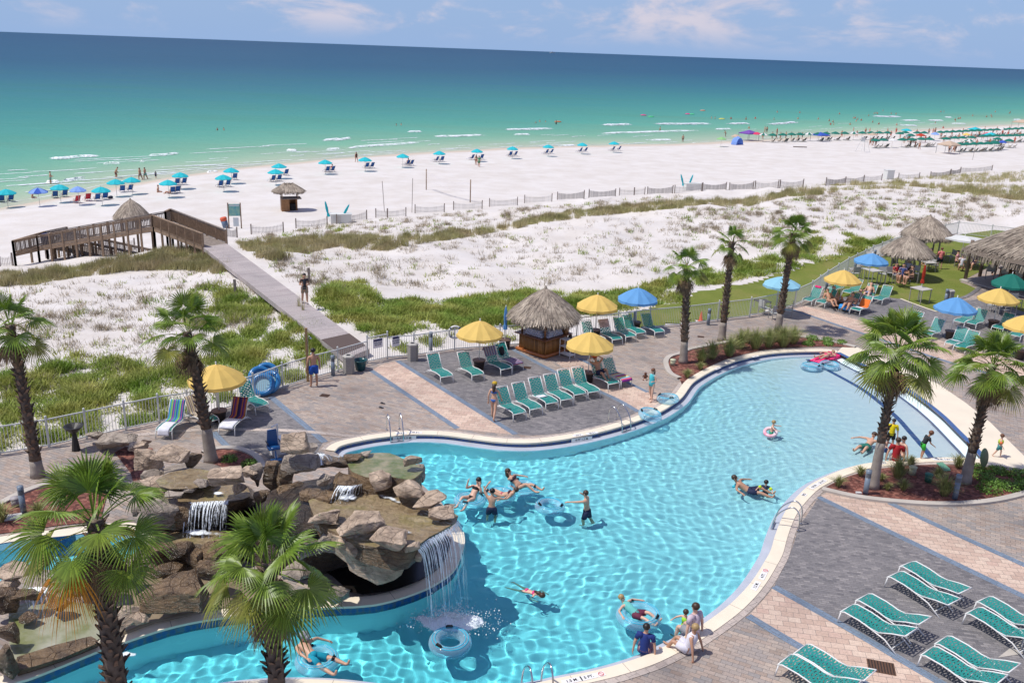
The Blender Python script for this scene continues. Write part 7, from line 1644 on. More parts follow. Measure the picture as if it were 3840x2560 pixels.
t = empty('swim_ring', G(M2(605, 1065), WZ+.16), 0, 'small pink and white swim ring round the child', 'swim ring'); t.rotation_euler = (.35, -.2, 0); mb = MB(); mb.tube([(.24*math.cos(k*PI/10), .24*math.sin(k*PI/10), 0) for k in range(20)], .075, 8, closed=True); mb.build('ring', mat('pink white ring', (.85, .25, .35), .3, col2=(.85, .75, .75), scale=5), t, True)
PK = mat('pink air mattress', (.85, .04, .20), .4); P = G(M2(985, 560), WZ+.07); t = empty('air_mattress', P, rzpx(M2, 985, 560, 90, -30), 'bright pink air mattress in the shallow end', 'air mattress'); mb = MB()
for k in range(5): mb.tube([(-.28+k*.14, -.95, 0), (-.28+k*.14, .9, 0)], .075, 8)
mb.build('tubes', PK, t, True); mb = MB(); mb.tube([(-.32, .85, .04), (.32, .85, .04)], .11, 8); mb.build('pillow', PK, t, True)
pp_(M2, 985, 552, (-90, 30), 'sunbather lying on the bright pink air mattress', 'lie', z=WZ+.15, skin=0, hair='blond', h=1.65, fem=True, wear=(('brief', (.75, .1, .2)), ('top', (.75, .1, .2))))
pp_(M2, 1265, 1185, (-80, 50), 'man in green shorts stretched out in the shallow water by the palm', 'tube', z=-.28, skin=0, hair='brown', h=1.75, wear=(('shorts', (.02, .16, .12)),), underwater=True)
wader(M2, 1425, 1165, (0, 60), 'person in a bright yellow shirt standing behind the large palm trunk', 'stand', depth=.12, skin=1, hair='dark', h=1.35, wear=(('shirt', (.80, .62, .0)), ('shorts', BLK)))
pp_(M2, 1462, 1262, (0, -60), 'man in a red shirt sitting on the coping with his back to us', 'edge', z=.0, skin=0, hair='brown', h=1.8, wear=(('tee', (.35, .006, .012)), ('shorts', (.3, .3, .3))))
pp_(M2, 1508, 1235, (-60, 10), 'woman in dark sunglasses sitting next to the man in red', 'edge', z=-.05, skin=2, hair='dark', fem=True, h=1.65, wear=(('top', (.3, .05, .05)), ('brief', NAVY)))
wader(M2, 1385, 1240, (40, 20), 'toddler in blue patterned shorts left of the man in red', 'wade', depth=.1, skin=2, hair='brown', h=.95, wear=(('shorts', (.05, .12, .35)),))
pp_(M2, 1640, 1245, (80, 0), 'boy in a black shirt and bright green shorts leaning forward', 'lean', skin=1, hair='red', h=1.2, wear=(('tee', (.02, .025, .03)), ('shorts', (.05, .60, .05))))
pp_(M2, 2168, 1238, (60, 15), 'toddler with lime and orange floats walking on the cream apron', 'walk', skin=2, hair='red', h=.98, wear=(('vest', (.50, .65, .05)), ('armbands', (.85, .18, .05)), ('shorts', (.05, .25, .25))))
# people on the loungers by the lawn and under the thatch
for u, v, d, lb, k in ((285, 870, (80, 40), 'left person of the tanned couple lying by the lawn', dict(skin=1, hair='dark', wear=(('brief', BLK),))), (350, 845, (80, 40), 'right person of the tanned couple lying by the lawn', dict(skin=1, hair='brown', long=True, fem=True, wear=(('brief', (.1, .3, .35)), ('top', (.1, .3, .35))))), (480, 910, (-80, 40), 'person in dark swimwear on the blue towel lounger', dict(skin=1, hair='dark', wear=(('shorts', (.1, .04, .06)),))), (560, 870, (-80, 40), 'person leaning back beside the green towel', dict(skin=1, hair='brown', wear=(('shorts', (.25, .02, .04)),))), (668, 800, (-70, 50), 'person looking at a phone on a lounger near the lawn', dict(skin=0, hair='dark', wear=(('shorts', (.05, .2, .5)),)))):
 pp_(Q4, u, v, d, lb, 'lounge', z=.35, h=1.72, lowres=True, **k)
pp_(Q4, 1358, 548, (-60, -40), 'woman in a coral shirt standing on the lawn', 'hold', skin=0, hair='red', fem=True, h=1.68, wear=(('shirt', (.75, .22, .20)), ('shorts', NAVY)))
pp_(Q4, 2030, 662, (-20, -60), 'man in a pale teal shirt standing at the pavilion bar', 'lean', skin=0, hair='grey', h=1.8, wear=(('shirt', (.30, .60, .56)), ('pants', (.5, .46, .38))))
CHM = mat('taupe metal chair frame', (.33, .31, .28), .45); CHS = mat('pale sling chair fabric', (.42, .42, .40), .8)
def chair(P, rz, label, hi=False, fab=None):
 key = ('ch', hi, fab.name if fab else '')
 if key in LOUNGE: return dup(LOUNGE[key], P, rz, label, 'metal chairs by the lawn')
 t = empty('bar_chair' if hi else 'patio_chair', P, rz, label, 'chair', 'metal chairs by the lawn'); s = .75 if hi else .43; w_ = .27
 mb = MB(); mb.box((0, 0, s), (.5, .46, .04)); mb.build('seat', fab or CHS, t); mb = MB(); mb.box((0, -.26, s+.30), (.48, .03, .42)); mb.build('backrest', fab or CHS, t)
 for x in (-w_, w_):
  for y in (-.25, .25): mb = MB(); mb.bar((x, y, 0), (x, y, s+(.55 if y < 0 else .22)), .035); mb.build('leg', CHM, t)
  mb = MB(); mb.bar((x, -.27, s+.22), (x, .27, s+.22), .05, .03); mb.build('armrest', CHM, t)
 LOUNGE[key] = t; return t
def table(P, rz, label, w_=.9, h=.74, m_=None):
 t = empty('patio_table', P, rz, label, 'table', 'square tables by the lawn'); mb = MB(); mb.box((0, 0, h), (w_, w_, .04)); mb.build('table_top', m_ or mat('pale table top', (.50, .47, .42), .5), t)
 for x in (-1, 1):
  for y in (-1, 1): mb = MB(); mb.bar((x*w_*.44, y*w_*.44, 0), (x*w_*.44, y*w_*.44, h-.02), .045); mb.build('leg', CHM, t)
 return t
table(G(Q4(1165, 870)), .5, 'square table on the lawn with the folded red umbrella', 1.0, .95)
table(G(Q4(700, 690)), .4, 'bar table under the blue umbrella by the thatched roof', .9, 1.0); table(G(Q4(990, 660)), .3, 'bar table under the nearer thatched roof', 1.0, 1.0, DARK); table(G(Q4(1245, 570)), .2, 'white table behind the folded red umbrella', .9, .74); table(G(Q4(1650, 500)), .2, 'table of the seated group beside the pavilion', 1.0, .74); table(G(M1(2352+545, 215)), .3, 'dark low table by the tallest palm', .8, .5, DARK); table(G(Q4(2010, 985)), .3, 'table under the green umbrella', .9); table(G(Q4(1960, 990)), .1, 'table beneath the path umbrella', .9, .74)
for i, (u, v, hi, lb) in enumerate([(850, 680, 1, 'tall chair left of the nearer thatched roof'), (960, 690, 1, 'tall chair with a pale back under the nearer thatched roof'), (1110, 680, 1, 'tall chair right under the nearer thatched roof'), (930, 610, 1, 'tall chair of the person in red'), (1060, 600, 1, 'tall chair at the back under the nearer thatched roof'), (530, 640, 0, 'pale chair left of the bar umbrella pole'), (620, 640, 1, 'tall chair just right of the yellow lawn umbrella'), (790, 690, 1, 'tall chair under the right edge of the blue bar umbrella'), (780, 520, 0, 'pale chair at the left of the nearer thatched roof'), (1300, 560, 0, 'white lit chair beside the woman in coral'), (1560, 530, 0, 'pale chair of the person in white'), (1470, 470, 0, 'chair left of the seated group'), (1720, 530, 0, 'chair at the pavilion post'), (1230, 470, 1, 'tall chair under the farther thatched roof'), (1180, 400, 1, 'second tall chair under the farther thatched roof'), (1870, 960, 0, 'chair left of the path umbrella pole'), (1990, 1000, 0, 'chair right of the path umbrella pole'), (2100, 930, 0, 'blue backed chair behind the path umbrella'), (2080, 700, 1, 'tall chair at the pavilion bar'), (1850, 660, 1, 'dark tall chair at the bar end')]):
 chair(G(Q4(u, v)), i*1.3, lb, bool(hi))
for u, v, rz, lb in ((560, 255, -1.2, 'wooden armchair left of the tallest palm'), (630, 290, .2, 'wooden armchair in front of the striped cushion'), (720, 270, 1.3, 'dark armchair behind the tallest palm')): chair(G(M2(u, v)), rz, lb)
for u, v, d, lb, k in ((930, 610, (60, 20), 'person in red sitting at the bar table under the thatch', dict(wear=(('tee', (.45, .02, .03)), ('shorts', (.5, .5, .5))))), (1000, 620, (0, 60), 'person in blue sitting under the nearer thatch', dict(wear=(('tee', (.06, .10, .28)), ('shorts', NAVY)))), (1090, 640, (-60, 0), 'person in black sitting under the nearer thatch', dict(wear=(('tee', BLK), ('shorts', BLK)))), (1050, 570, (-20, 60), 'person in pale grey behind the bar table', dict(wear=(('tee', (.5, .5, .55)), ('shorts', NAVY)))), (1225, 440, (0, 60), 'person in bright blue under the farther thatch', dict(wear=(('tee', (.02, .22, .65)), ('shorts', BLK)))), (1270, 460, (-60, 0), 'person in black under the farther thatch', dict(wear=(('tee', BLK), ('shorts', BLK)))), (1190, 400, (30, 40), 'dark dressed person at the left under the farther thatch', dict(wear=(('tee', (.03, .03, .08)), ('shorts', BLK))))):
 pp_(Q4, u, v, d, lb, 'sit', z=.72, lowres=True, skin=1, hair='dark', **k)
for u, v, d, lb, k in ((1580, 520, (10, -60), 'person in white sitting beside the pavilion', dict(wear=(('tee', (.75, .75, .82)), ('shorts', (.4, .4, .4))))), (1535, 480, (60, 10), 'person in a pink top sitting beside the pavilion', dict(fem=True, wear=(('tee', (.65, .3, .32)), ('shorts', NAVY)))), (1700, 500, (-60, 10), 'person in dark blue sitting by the pavilion post', dict(wear=(('tee', (.02, .04, .15)), ('shorts', NAVY))))):
 pp_(Q4, u, v, d, lb, 'sit', z=.40, lowres=True, skin=0, hair='brown', **k)
pp_(Q4, 1895, 600, (60, 20), 'person in brown standing at the bar end in the shade', 'stand', lowres=True, skin=1, hair='dark', wear=(('shirt', (.16, .07, .03)), ('pants', BLK)))
# thatched shade roofs and pavilion
def shade(f, u, v, label, rad, z0, z1, seed):
 P = G(f(u, v)); t = empty('thatched_shelter', P, 0, label, 'thatched shade'); thatch_roof(t, rad, z0, z1, 4200, seed, concave=.10, wd=.045)
 for k in range(4):
  a_ = k*PI/2+.6; mb = MB(); mb.tube([(rad*.62*math.cos(a_), rad*.62*math.sin(a_), 0), (rad*.62*math.cos(a_), rad*.62*math.sin(a_), z0+.45)], .07, 8); mb.build('post', LOGW if seed > 90 else CHM, t, True)
 return t
shade(Q4, 1010, 630, 'nearer round thatched shade roof on the lawn', 1.78, 1.95, 3.15, 51); shade(Q4, 1205, 440, 'farther round thatched shade roof on the lawn', 1.95, 1.95, 3.45, 52)
c1, c2, c3 = G(Q4(1562, 658)), G(Q4(1900, 545)), G(Q4(2500, 905)); ex = (c3-c1).normalized(); ey = (c2-c1); ey = (ey-ex*ey.dot(ex)).normalized(); prz = math.atan2(ex.y, ex.x)
pv = empty('thatched_pavilion', c1, prz, 'large thatched bar pavilion on a concrete slab at the right edge', 'pavilion')
mb = MB(); mb.box((6, 5, .06), (12, 10, .10)); mb.build('slab', CONC, pv)
thatch_roof(pv, 6.3, 2.45, 6.4, 17000, 53, c=(6.2, 5.0), wd=.06, ln=.7, fr=.6, sq=.32, concave=.05)
Mi = Matrix.Rotation(-prz, 4, 'Z')
for u, v in ((1617, 655), (1760, 618), (2350, 880)):
 q = Mi @ (G(Q4(u, v))-c1); mb = MB(); mb.tube([(q.x, q.y, 0), (q.x, q.y, 3.0)], .13, 10); mb.build('post', mat('weathered post', (.23, .17, .13), .8, var=.4, scale=6), pv, True)
for x, y in ((5, 9.3), (11, 9.3), (11, .7)): mb = MB(); mb.tube([(x, y, 0), (x, y, 3)], .13, 10); mb.build('post', mat('weathered post', (.2, .2, .2)), pv, True)
q = Mi @ (G(Q4(1900, 680))-c1)
mb = MB(); mb.box((q.x+3.2, q.y+.5, .58), (6.2, .5, .95)); mb.box((q.x+.25, q.y+2.2, .581), (.5, 3.2, .95)); mb.build('bar_front', mat('orange wood bar front', (.34, .13, .035), .5, var=.4, scale=3), pv); mb = MB(); mb.box((q.x+3.2, q.y+.45, 1.1), (6.5, .75, .06)); mb.box((q.x+.2, q.y+2.3, 1.102), (.75, 3.4, .06)); mb.build('counter_top', mat('red brown bar top', (.35, .10, .03), .4), pv)
for k in range(4):
 P = c1+ex*(q.x+1.0+k*1.1)+ey*(q.y-.3); chair(Vector((P.x, P.y, .12)), prz, 'tall stool along the pavilion bar counter, '+ORD[k]+' from its left end', True)
# clumps of ornamental grass and low shrubs in the beds
GRN = mat('ornamental grass blades', (.24, .29, .08), .7, island=.4, col2=(.38, .34, .15), scale=2, trans=.2); GRN2 = mat('green shrub leaves', (.11, .24, .03), .6, island=.45, col2=(.20, .32, .05), scale=3, trans=.15)
def grass_clump(P, h, r_, n, label, seed, m_=None, parent_group='grass clumps in the mulch beds'):
 g = np.random.default_rng(seed); Q = []
 for i in range(n):
  a_ = g.uniform(0, 2*PI); b_ = g.uniform(.05, 1); l = h*g.uniform(.6, 1.1); o_ = np.array([math.cos(a_), math.sin(a_), 0]); s_ = np.array([-o_[1], o_[0], 0])*.008
  p0 = o_*r_*.2*b_; p1 = p0+o_*r_*.35*b_+np.array([0, 0, l*.6]); p2 = p0+o_*r_*b_*1.0+np.array([0, 0, l*(1-.35*b_)]); Q.append([p0-s_, p0+s_, p1+s_, p1-s_]); Q.append([p1-s_, p1+s_, p2+s_*.2, p2-s_*.2])
 o = np_obj('grass_clump', np.array(Q), 4, m_ or GRN); o.location = P; return tag(o, label, 'grass clump', parent_group)
GC = [(M2, 130, 590, 1.0, 'left end of the far mulch bed'), (M2, 200, 560, 1.1, 'behind the leftmost clump of the far bed'), (M2, 320, 540, 1.2, 'left of the middle palm foot in the far bed'), (M2, 390, 490, 1.2, 'right of the middle palm foot in the far bed'), (M2, 500, 490, 1.25, 'centre of the far mulch bed'), (M2, 590, 480, 1.2, 'centre right of the far bed'), (M2, 690, 475, 1.3, 'below the tallest palm'), (M2, 760, 455, 1.1, 'just right of the tallest palm'), (M2, 640, 440, 1.0, 'against the tallest palm trunk'), (M2, 440, 450, .9, 'rear edge of the far bed'), (M2, 120, 635, .45, 'small yellowish one at the near edge of the far bed'), (M2, 30, 690, .5, 'small one close to the coping, far left of the bed'), (B2, 1070, 190, .5, 'left tip of the right mulch bed'), (B2, 1225, 115, .45, 'near the coping left of the large palm'), (B2, 1480, 130, .9, 'right of the large palm trunk'), (B2, 1370, 150, .35, 'tiny one beside the bollard light'), (B2, 1520, 215, .5, 'between the palm and the valve box'), (B2, 1410, 215, .35, 'low one in front of the large palm'), (B2, 1800, 250, .9, 'left of the bollard light by the right palm'), (B2, 1895, 60, .6, 'behind the right palm at the coping'), (B2, 1570, 50, .5, 'by the path light near the coping'), (B2, 1760, 130, .5, 'beside the green valve box'), (B0, 270, 400, .6, 'in the left mulch bed'), (B0, 10, 430, .7, 'at the left photo edge in the mulch')]
for i, (f, u, v, h, w_) in enumerate(GC): grass_clump(G(f(u, v), .03), h, h*.75, int(260*h+60), ('tall' if h > .95 else 'low')+' tuft of ornamental grass '+w_, 300+i)
def shrub(P, r_, label, seed, m_=None):
 g = np.random.default_rng(seed); n = int(900*r_); d = g.normal(size=(n, 3)); d /= np.linalg.norm(d, axis=1)[:, None]; d[:, 2] = np.abs(d[:, 2]); c = d*r_*g.uniform(.55, 1.0, n)[:, None]*np.array([1, 1, .62]); u_ = g.normal(size=(n, 3)); u_ /= np.linalg.norm(u_, axis=1)[:, None]; w_ = np.cross(u_, d); w_ /= np.linalg.norm(w_, axis=1)[:, None]+1e-9
 s_ = .045; Q = np.stack([c-u_*s_, c+w_*s_*.5, c+u_*s_, c-w_*s_*.5], 1); o = np_obj('shrub', Q, 4, m_ or GRN2); o.location = P; return tag(o, label, 'shrub', 'low green shrubs in the mulch beds')
for i, (f, u, v, r_, w_) in enumerate([(M2, 895, 425, .42, 'leftmost in the right part of the far bed'), (M2, 865, 460, .40, 'near the coping in the far bed'), (M2, 1000, 440, .45, 'large one in the right part of the far bed'), (M2, 1000, 462, .35, 'dark one below the large one'), (M2, 1095, 452, .35, 'rightmost in the far bed'), (B2, 2030, 70, .4, 'just behind the right palm trunk'), (B2, 2165, 90, .45, 'on the coping side of the right bed'), (B2, 2070, 130, .5, 'right of the palm with the disc'), (B2, 2170, 180, .4, 'middle of the right bed'), (B2, 2110, 215, .5, 'low one near the front kerb'), (B2, 2250, 200, .5, 'right end of the bed near the front'), (B2, 2320, 120, .5, 'at the right photo edge of the bed'), (B2, 2340, 190, .45, 'bottom right corner of the bed'), (M0, 1580, 1255, .35, 'in the round mulch bed by the leaning palm'), (M0, 1720, 1290, .35, 'right side of the round mulch bed')]): shrub(G(f(u, v), .03), r_, 'low green shrub, '+w_, 400+i)
# boardwalk and ramp
PLK = paver('grey weathered planks', [(.38, .33, .32), (.45, .40, .385), (.41, .365, .35)], 3.2, .15, math.atan2(G(T0(1400, 968)).y-G(M0(2330, 470)).y, G(T0(1400, 968)).x-G(M0(2330, 470)).x)+PI/2, mortar=(.2, .17, .165))
WD = mat('weathered brown timber', (.34, .235, .155), .85, var=.35, scale=5, bump=.01, bscale=20); WD2 = mat('grey brown timber', (.29, .24, .205), .85, var=.35, scale=5)
l0, l1 = G(M1(30, 560), .05), G(T0(1400, 968), .10); r0_, r1_ = G(M1(195, 490), .05), G(T0(1562, 942), .10)
def deck_seg(name, A, B, C, D, m_, parent=None, th=.18):
 """A,B near/far on the left; C,D near/far on the right"""
 dn = Vector((0, 0, -th)); V = [A, B, D, C, A+dn, B+dn, D+dn, C+dn]; F = [(0, 3, 2, 1), (4, 5, 6, 7), (0, 1, 5, 4), (1, 2, 6, 5), (2, 3, 7, 6), (3, 0, 4, 7)]
 if (V[3]-V[0]).cross(V[1]-V[0]).z < 0: F = [f[::-1] for f in F]
 return mesh_obj(name, V, F, m_, parent)
bw = deck_seg('boardwalk', l0, l1, r0_, r1_, PLK, th=.3); tag(bw, kind='structure')
o = deck_seg('boardwalk_mat', *[p+Vector((0, 0, .02)) for p in (l0.lerp(l1, .02), l0.lerp(l1, .12), r0_.lerp(r1_, .02), r0_.lerp(r1_, .10))], mat('brown rubber mat', (.10, .07, .06), .9), th=.01); tag(o, 'brown mat on the boardwalk just outside the gate', 'mat')
rp = empty('boardwalk_ramp', l1, 0, 'wooden ramp and landing with railings descending to the beach', 'ramp'); O = l1
def on(f, u, v, z): return G(f(u, v), z)
SL, SR = l1, r1_; NL = on(T0, 1060, 838, .55); wv = (SR-SL); wv.z = 0; wd_ = wv.length; FR = NL+(on(T0, 1180, 790, .55)-NL)
EL = on(T0, 262, 975, -1.75); dl = (EL-NL); dl2 = Vector((dl.x, dl.y, 0)).normalized(); nrm = Vector((-dl2.y, dl2.x, 0)); nrm = nrm if nrm.y > 0 else -nrm
W2 = 1.9; FRn = NL+nrm*W2; ELf = EL+nrm*W2
def rel(*P): return [p-O for p in P]
deck_seg('ramp_deck', *rel(SL, NL, SR, FR), WD2, rp); deck_seg('ramp_deck', *rel(NL, FRn, FR, FR+nrm*.3), WD2, rp)
deck_seg('ramp_deck', *rel(NL, EL, FRn, ELf), WD2, rp)
PE = on(T0, 98, 1012, -1.8); deck_seg('landing', *rel(EL, PE, EL+nrm*(W2*2.1), PE+nrm*(W2*2.1)), WD2, rp)
D0 = EL+nrm*(W2*1.1); D1 = NL+nrm*(W2*1.1); D1.z = -3.5; D0.z = -2.05; deck_seg('ramp_deck', *rel(D0, D1, D0+nrm*1.7, D1+nrm*1.7), WD2, rp)
def rail(A, B, solid=False, h=1.02, skirt=.15, n=None, top=WD):
 L_ = (B-A).length; n = n or max(1, round(L_/2.2)); up = Vector((0, 0, 1))
 for i in range(n+1):
  p = A.lerp(B, i/n); g0 = min(terr(p.x, p.y), p.z)-.2; mb = MB(); mb.bar(Vector((p.x, p.y, g0))-O, p-O+up*h, .14); mb.build('post', WD, rp)
 mb = MB(); mb.bar(A-O+up*(h+.02), B-O+up*(h+.02), .16, .05); mb.bar(A-O+up*(h-.1), B-O+up*(h-.1), .05, .12); mb.bar(A-O+up*.1, B-O+up*.1, .05, .12); mb.bar(A-O-up*.12, B-O-up*.12, .06, .24); mb.build('top_rail', top, rp)
 mb = MB(); k = int(L_/.14)
 if solid:
  for i in range(k*1): p = A.lerp(B, (i+.5)/k)-O; mb.bar(p+up*.12, p+up*(h-.1), .128, .03, up=(B-A).normalized())
 else:
  for i in range(k): p = A.lerp(B, (i+.5)/k)-O; mb.box((p.x, p.y, p.z+h/2), (.04, .04, h-.15))
 mb.build('balusters', WD2 if not solid else WD, rp)
rail(SL, NL, True, n=6); rail(SR, FR.lerp(SR, .0), True, n=6, top=WD2); rail(FR, FRn, n=1); rail(NL, EL, n=9); rail(FRn, ELf, n=8, top=WD2); rail(EL, PE, n=1); rail(PE, PE+nrm*W2*2.1, n=2); rail(PE+nrm*W2*2.1, EL+nrm*W2*2.1, n=2, top=WD2); rail(D0+nrm*1.7, D1+nrm*1.7, n=7, top=WD2); rail(D0, D1, n=6, top=WD2)
P = TG(T0(620, 1010)); t = empty('beach_bin', PE.lerp(EL, .35)+nrm*2.9, 0, 'dark blue bin standing on the ramp landing', 'bin'); mb = MB(); mb.lathe([(.28, 0), (.33, .8), (.35, .85)], 14); mb.build('barrel', mat('dark blue plastic', (.02, .035, .12), .5), t, True); mb = MB(); mb.lathe([(.36, .85), (.36, .9), (.2, .95)], 14); mb.build('lid', mat('dark blue plastic', (.02, .035, .12), .5), t)
t = empty('beach_bin', TG(T0(1558, 835)), 0, 'leaning blue barrel with an orange top beside the notice board', 'bin'); t.rotation_euler = (.1, -.2, 0); mb = MB(); mb.lathe([(.3, 0), (.33, .85)], 14); mb.build('barrel', mat('grey blue barrel', (.12, .17, .25), .6), t, True); mb = MB(); mb.lathe([(.34, .8), (.36, 1.05), (.3, 1.15)], 12); mb.build('orange_liner', mat('orange liner', (.6, .10, .04), .7), t, True)
t = empty('notice_board', TG(T0(1622, 840)), .25, 'tall wooden post notice board with a beach safety poster', 'notice board')
for x in (-.62, .62): mb = MB(); mb.box((x, 0, 1.25), (.12, .12, 2.9)); mb.build('post', WD, t)
mb = MB(); mb.box((0, 0, 1.95), (1.15, .05, 1.25)); mb.build('poster', mat('teal beach poster', (.08, .32, .38), .6, col2=(.30, .50, .35), scale=3), t); mb = MB(); mb.box((0, -.03, 2.42), (1.0, .02, .12)); mb.build('poster_header', mat('pale sign', (.6, .65, .65), .6), t); mb = MB(); mb.box((.1, 0, .7), (.55, .04, .9)); mb.build('lower_notice', mat('pale sign', (.6, .65, .65), .6), t)
for f, u, v, lb in ((T0, 1622, 1300, 'short grey post in the sand left of the boardwalk'), (T0, 2130, 1215, 'thin grey post right of the walking man'), (T1, 318, 765, 'square grey post in front of the sand fence'), (T1, 2017, 610, 'square grey post among the middle sand fences')):
 o = MB().box((0, 0, .5), (.14, .14, 1.1)).build('marker_post', WD2); o.location = TG(f(u, v)); tag(o, lb, 'post')
for f, u, v, h, lb in ((T1, 298, 725, 3.6, 'thin leaning pole nearer the beach boxes'), (T1, 486, 730, 4.0, 'thin upright pole behind the second sand fence'), (Q3, 1973, 392, 3.0, 'thin pole in the sand at the far right')):
 mb = MB(); mb.tube([(0, 0, -.2), (-.25 if 'leaning' in lb else .1, 0, h)], .035, 6); o = mb.build('pole', WD2); o.location = TG(f(u, v)); tag(o, lb, 'pole')
# volleyball
va, vb = TG(T1(585, 573)), TG(T1(888, 660)); t = empty('volleyball_net', va, 0, 'beach volleyball net strung between two wooden posts', 'volleyball net')
for p in (va, vb): mb = MB(); mb.tube([p-va, p-va+Vector((0, 0, 2.9))], .07, 8); mb.build('post', WD, t, True)
mb = MB(); q0 = Vector((0, 0, 2.55)); q1 = vb-va+Vector((0, 0, 2.45))
for k in range(11): z = -k*.1; mb.tube([q0.lerp(q1, s/10)+Vector((0, 0, z-.5*math.sin(s/10*PI))) for s in range(11)], .008 if k not in (0, 10) else .02, 4)
mb.build('net', mat('pale net cord', (.62, .58, .58), .8), t)
# sand fences
SFM = mat('weathered slat fence', (.46, .43, .40), .9, island=.3)
SF = [(T0, 0, 1100, 90, 1095), (T0, 320, 1045, 545, 1030), (T0, 700, 990, 930, 985), (T0, 1565, 895, 1635, 903), (T0, 1732, 880, 1953, 866), (T0, 2040, 838, 2255, 822), (T0, 2320, 808, 2527, 776), (T1, 238, 765, 445, 757), (T1, 508, 735, 710, 728), (T1, 773, 712, 970, 705), (T1, 1020, 690, 1213, 680), (T1, 1262, 665, 1450, 655), (T1, 1488, 642, 1672, 635), (T1, 1705, 628, 1888, 618), (T1, 1915, 613, 2090, 607), (T1, 2108, 603, 2282, 598), (T1, 2295, 596, 2482, 583), (T2, 135, 580, 298, 572), (T2, 320, 575, 485, 570), (T2, 497, 567, 657, 563), (T2, 668, 562, 828, 555), (T2, 985, 545, 1118, 530), (T2, 1120, 528, 1245, 518), (T2, 1247, 515, 1370, 508), (T2, 1485, 500, 1628, 497), (T2, 1705, 488, 1840, 475), (T2, 1845, 470, 1910, 460), (T2, 1912, 455, 2130, 440)]
for i, (f, u0, v0, u1, v1) in enumerate(SF):
 a_, b_ = TG(f(u0, v0)), TG(f(u1, v1)); t = empty('sand_fence', a_, 0, 'weathered slatted sand fence panel, '+ORD[i]+' from the left', 'sand fence', 'sand fence panels along the dune foot'); L_ = (b_-a_).length; n = min(60, int(L_/.13)); d = b_-a_; mb = MB(); hh_ = .95
 for k in range(1, n): p = d*(k/n); sg = -.22*math.sin(PI*k/n); mb.box((p.x, p.y, p.z+hh_/2+sg/2), (.038, .02, hh_+sg-.1))
 for z in (.3, .7): mb.tube([d*(k/8)+Vector((0, 0, z-.15*math.sin(PI*k/8))) for k in range(9)], .012, 4)
 mb.build('slats', SFM, t)
 for p in (Vector(), d): mb = MB(); mb.box((p.x, p.y, p.z+.48), (.10, .10, 1.15)); mb.build('post', WD2, t)
# beach boxes with folded umbrellas
BXM = mat('white storage box', (.66, .66, .62), .6)
for f, u, v, w_, lb, us in ((T0, 2350, 800, 2.2, 'white storage box with folded teal umbrellas left of the pole pair', ((-1.25, -.2), (-.2, .5))), (T2, 65, 575, 2.4, 'white storage box with folded teal umbrellas in the middle of the beach', ((-1.1, -.3), (-.7, .3))), (T2, 1415, 500, 1.3, 'upright white box among the far sand fences', ())):
 P = TG(f(u, v)); t = empty('storage_box', P, .25, lb, 'storage box'); mb = MB(); hh_ = .95 if us else 1.5; mb.box((0, 0, hh_/2), (w_, 1.1, hh_)); mb.build('body', BXM, t); mb = MB(); mb.box((0, 0, hh_+.03), (w_+.12, 1.22, .07)); mb.build('lid', BXM, t)
 for j, (x, tl) in enumerate(us): folded_umbrella('folded_umbrella', 'aqua', 'folded teal umbrella leaning '+('left' if j == 0 else 'right')+' on the '+lb.split(' with')[0]+(' by the poles' if f is T0 else ' mid beach'), P+Vector((x, .2, 0)), h=2.3, stand=False, tilt=(0, tl), l=1.7, w=.16)
# beach hut
P = TG(T0(1995, 715)); t = empty('beach_hut', P, .35, 'small wooden rental hut with a thatched roof on the beach', 'hut'); HW = mat('orange brown boards', (.34, .17, .07), .7, var=.35, scale=4); mb = MB(); mb.box((-.5, 0, .72), (.9, 1.5, 1.44)); mb.box((.85, .35, .72), (.2, .8, 1.44)); mb.box((.3, .7, .72), (.9, .1, 1.44)); mb.build('walls', HW, t); mb = MB(); mb.box((.2, 0, 1.49), (2.3, 1.8, .08)); mb.build('counter', WD2, t); mb = MB(); mb.box((.4, .1, .4), (.6, .6, .8)); mb.build('dark_interior', mat('dark opening', (.02, .02, .02), .9), t)
for x in (-.85, .95):
 for y in (-.7, .7): mb = MB(); mb.bar((x, y, 1.4), (x, y, 2.65), .1); mb.build('post', WD, t)
thatch_roof(t, 1.35, 2.4, 3.25, 2200, 61, ridge=.45, sq=.0, wd=.06, ln=.5)
P = under(T0(897, 640), 3.2); t = empty('thatched_shelter', P, 0, 'round thatched roof on the beach behind the ramp', 'thatched shade'); thatch_roof(t, 1.75, 1.5, 3.2, 3000, 62, concave=.10, wd=.06); mb = MB(); mb.tube([(0, 0, 0), (0, 0, 3)], .1, 8); mb.build('post', WD, t)
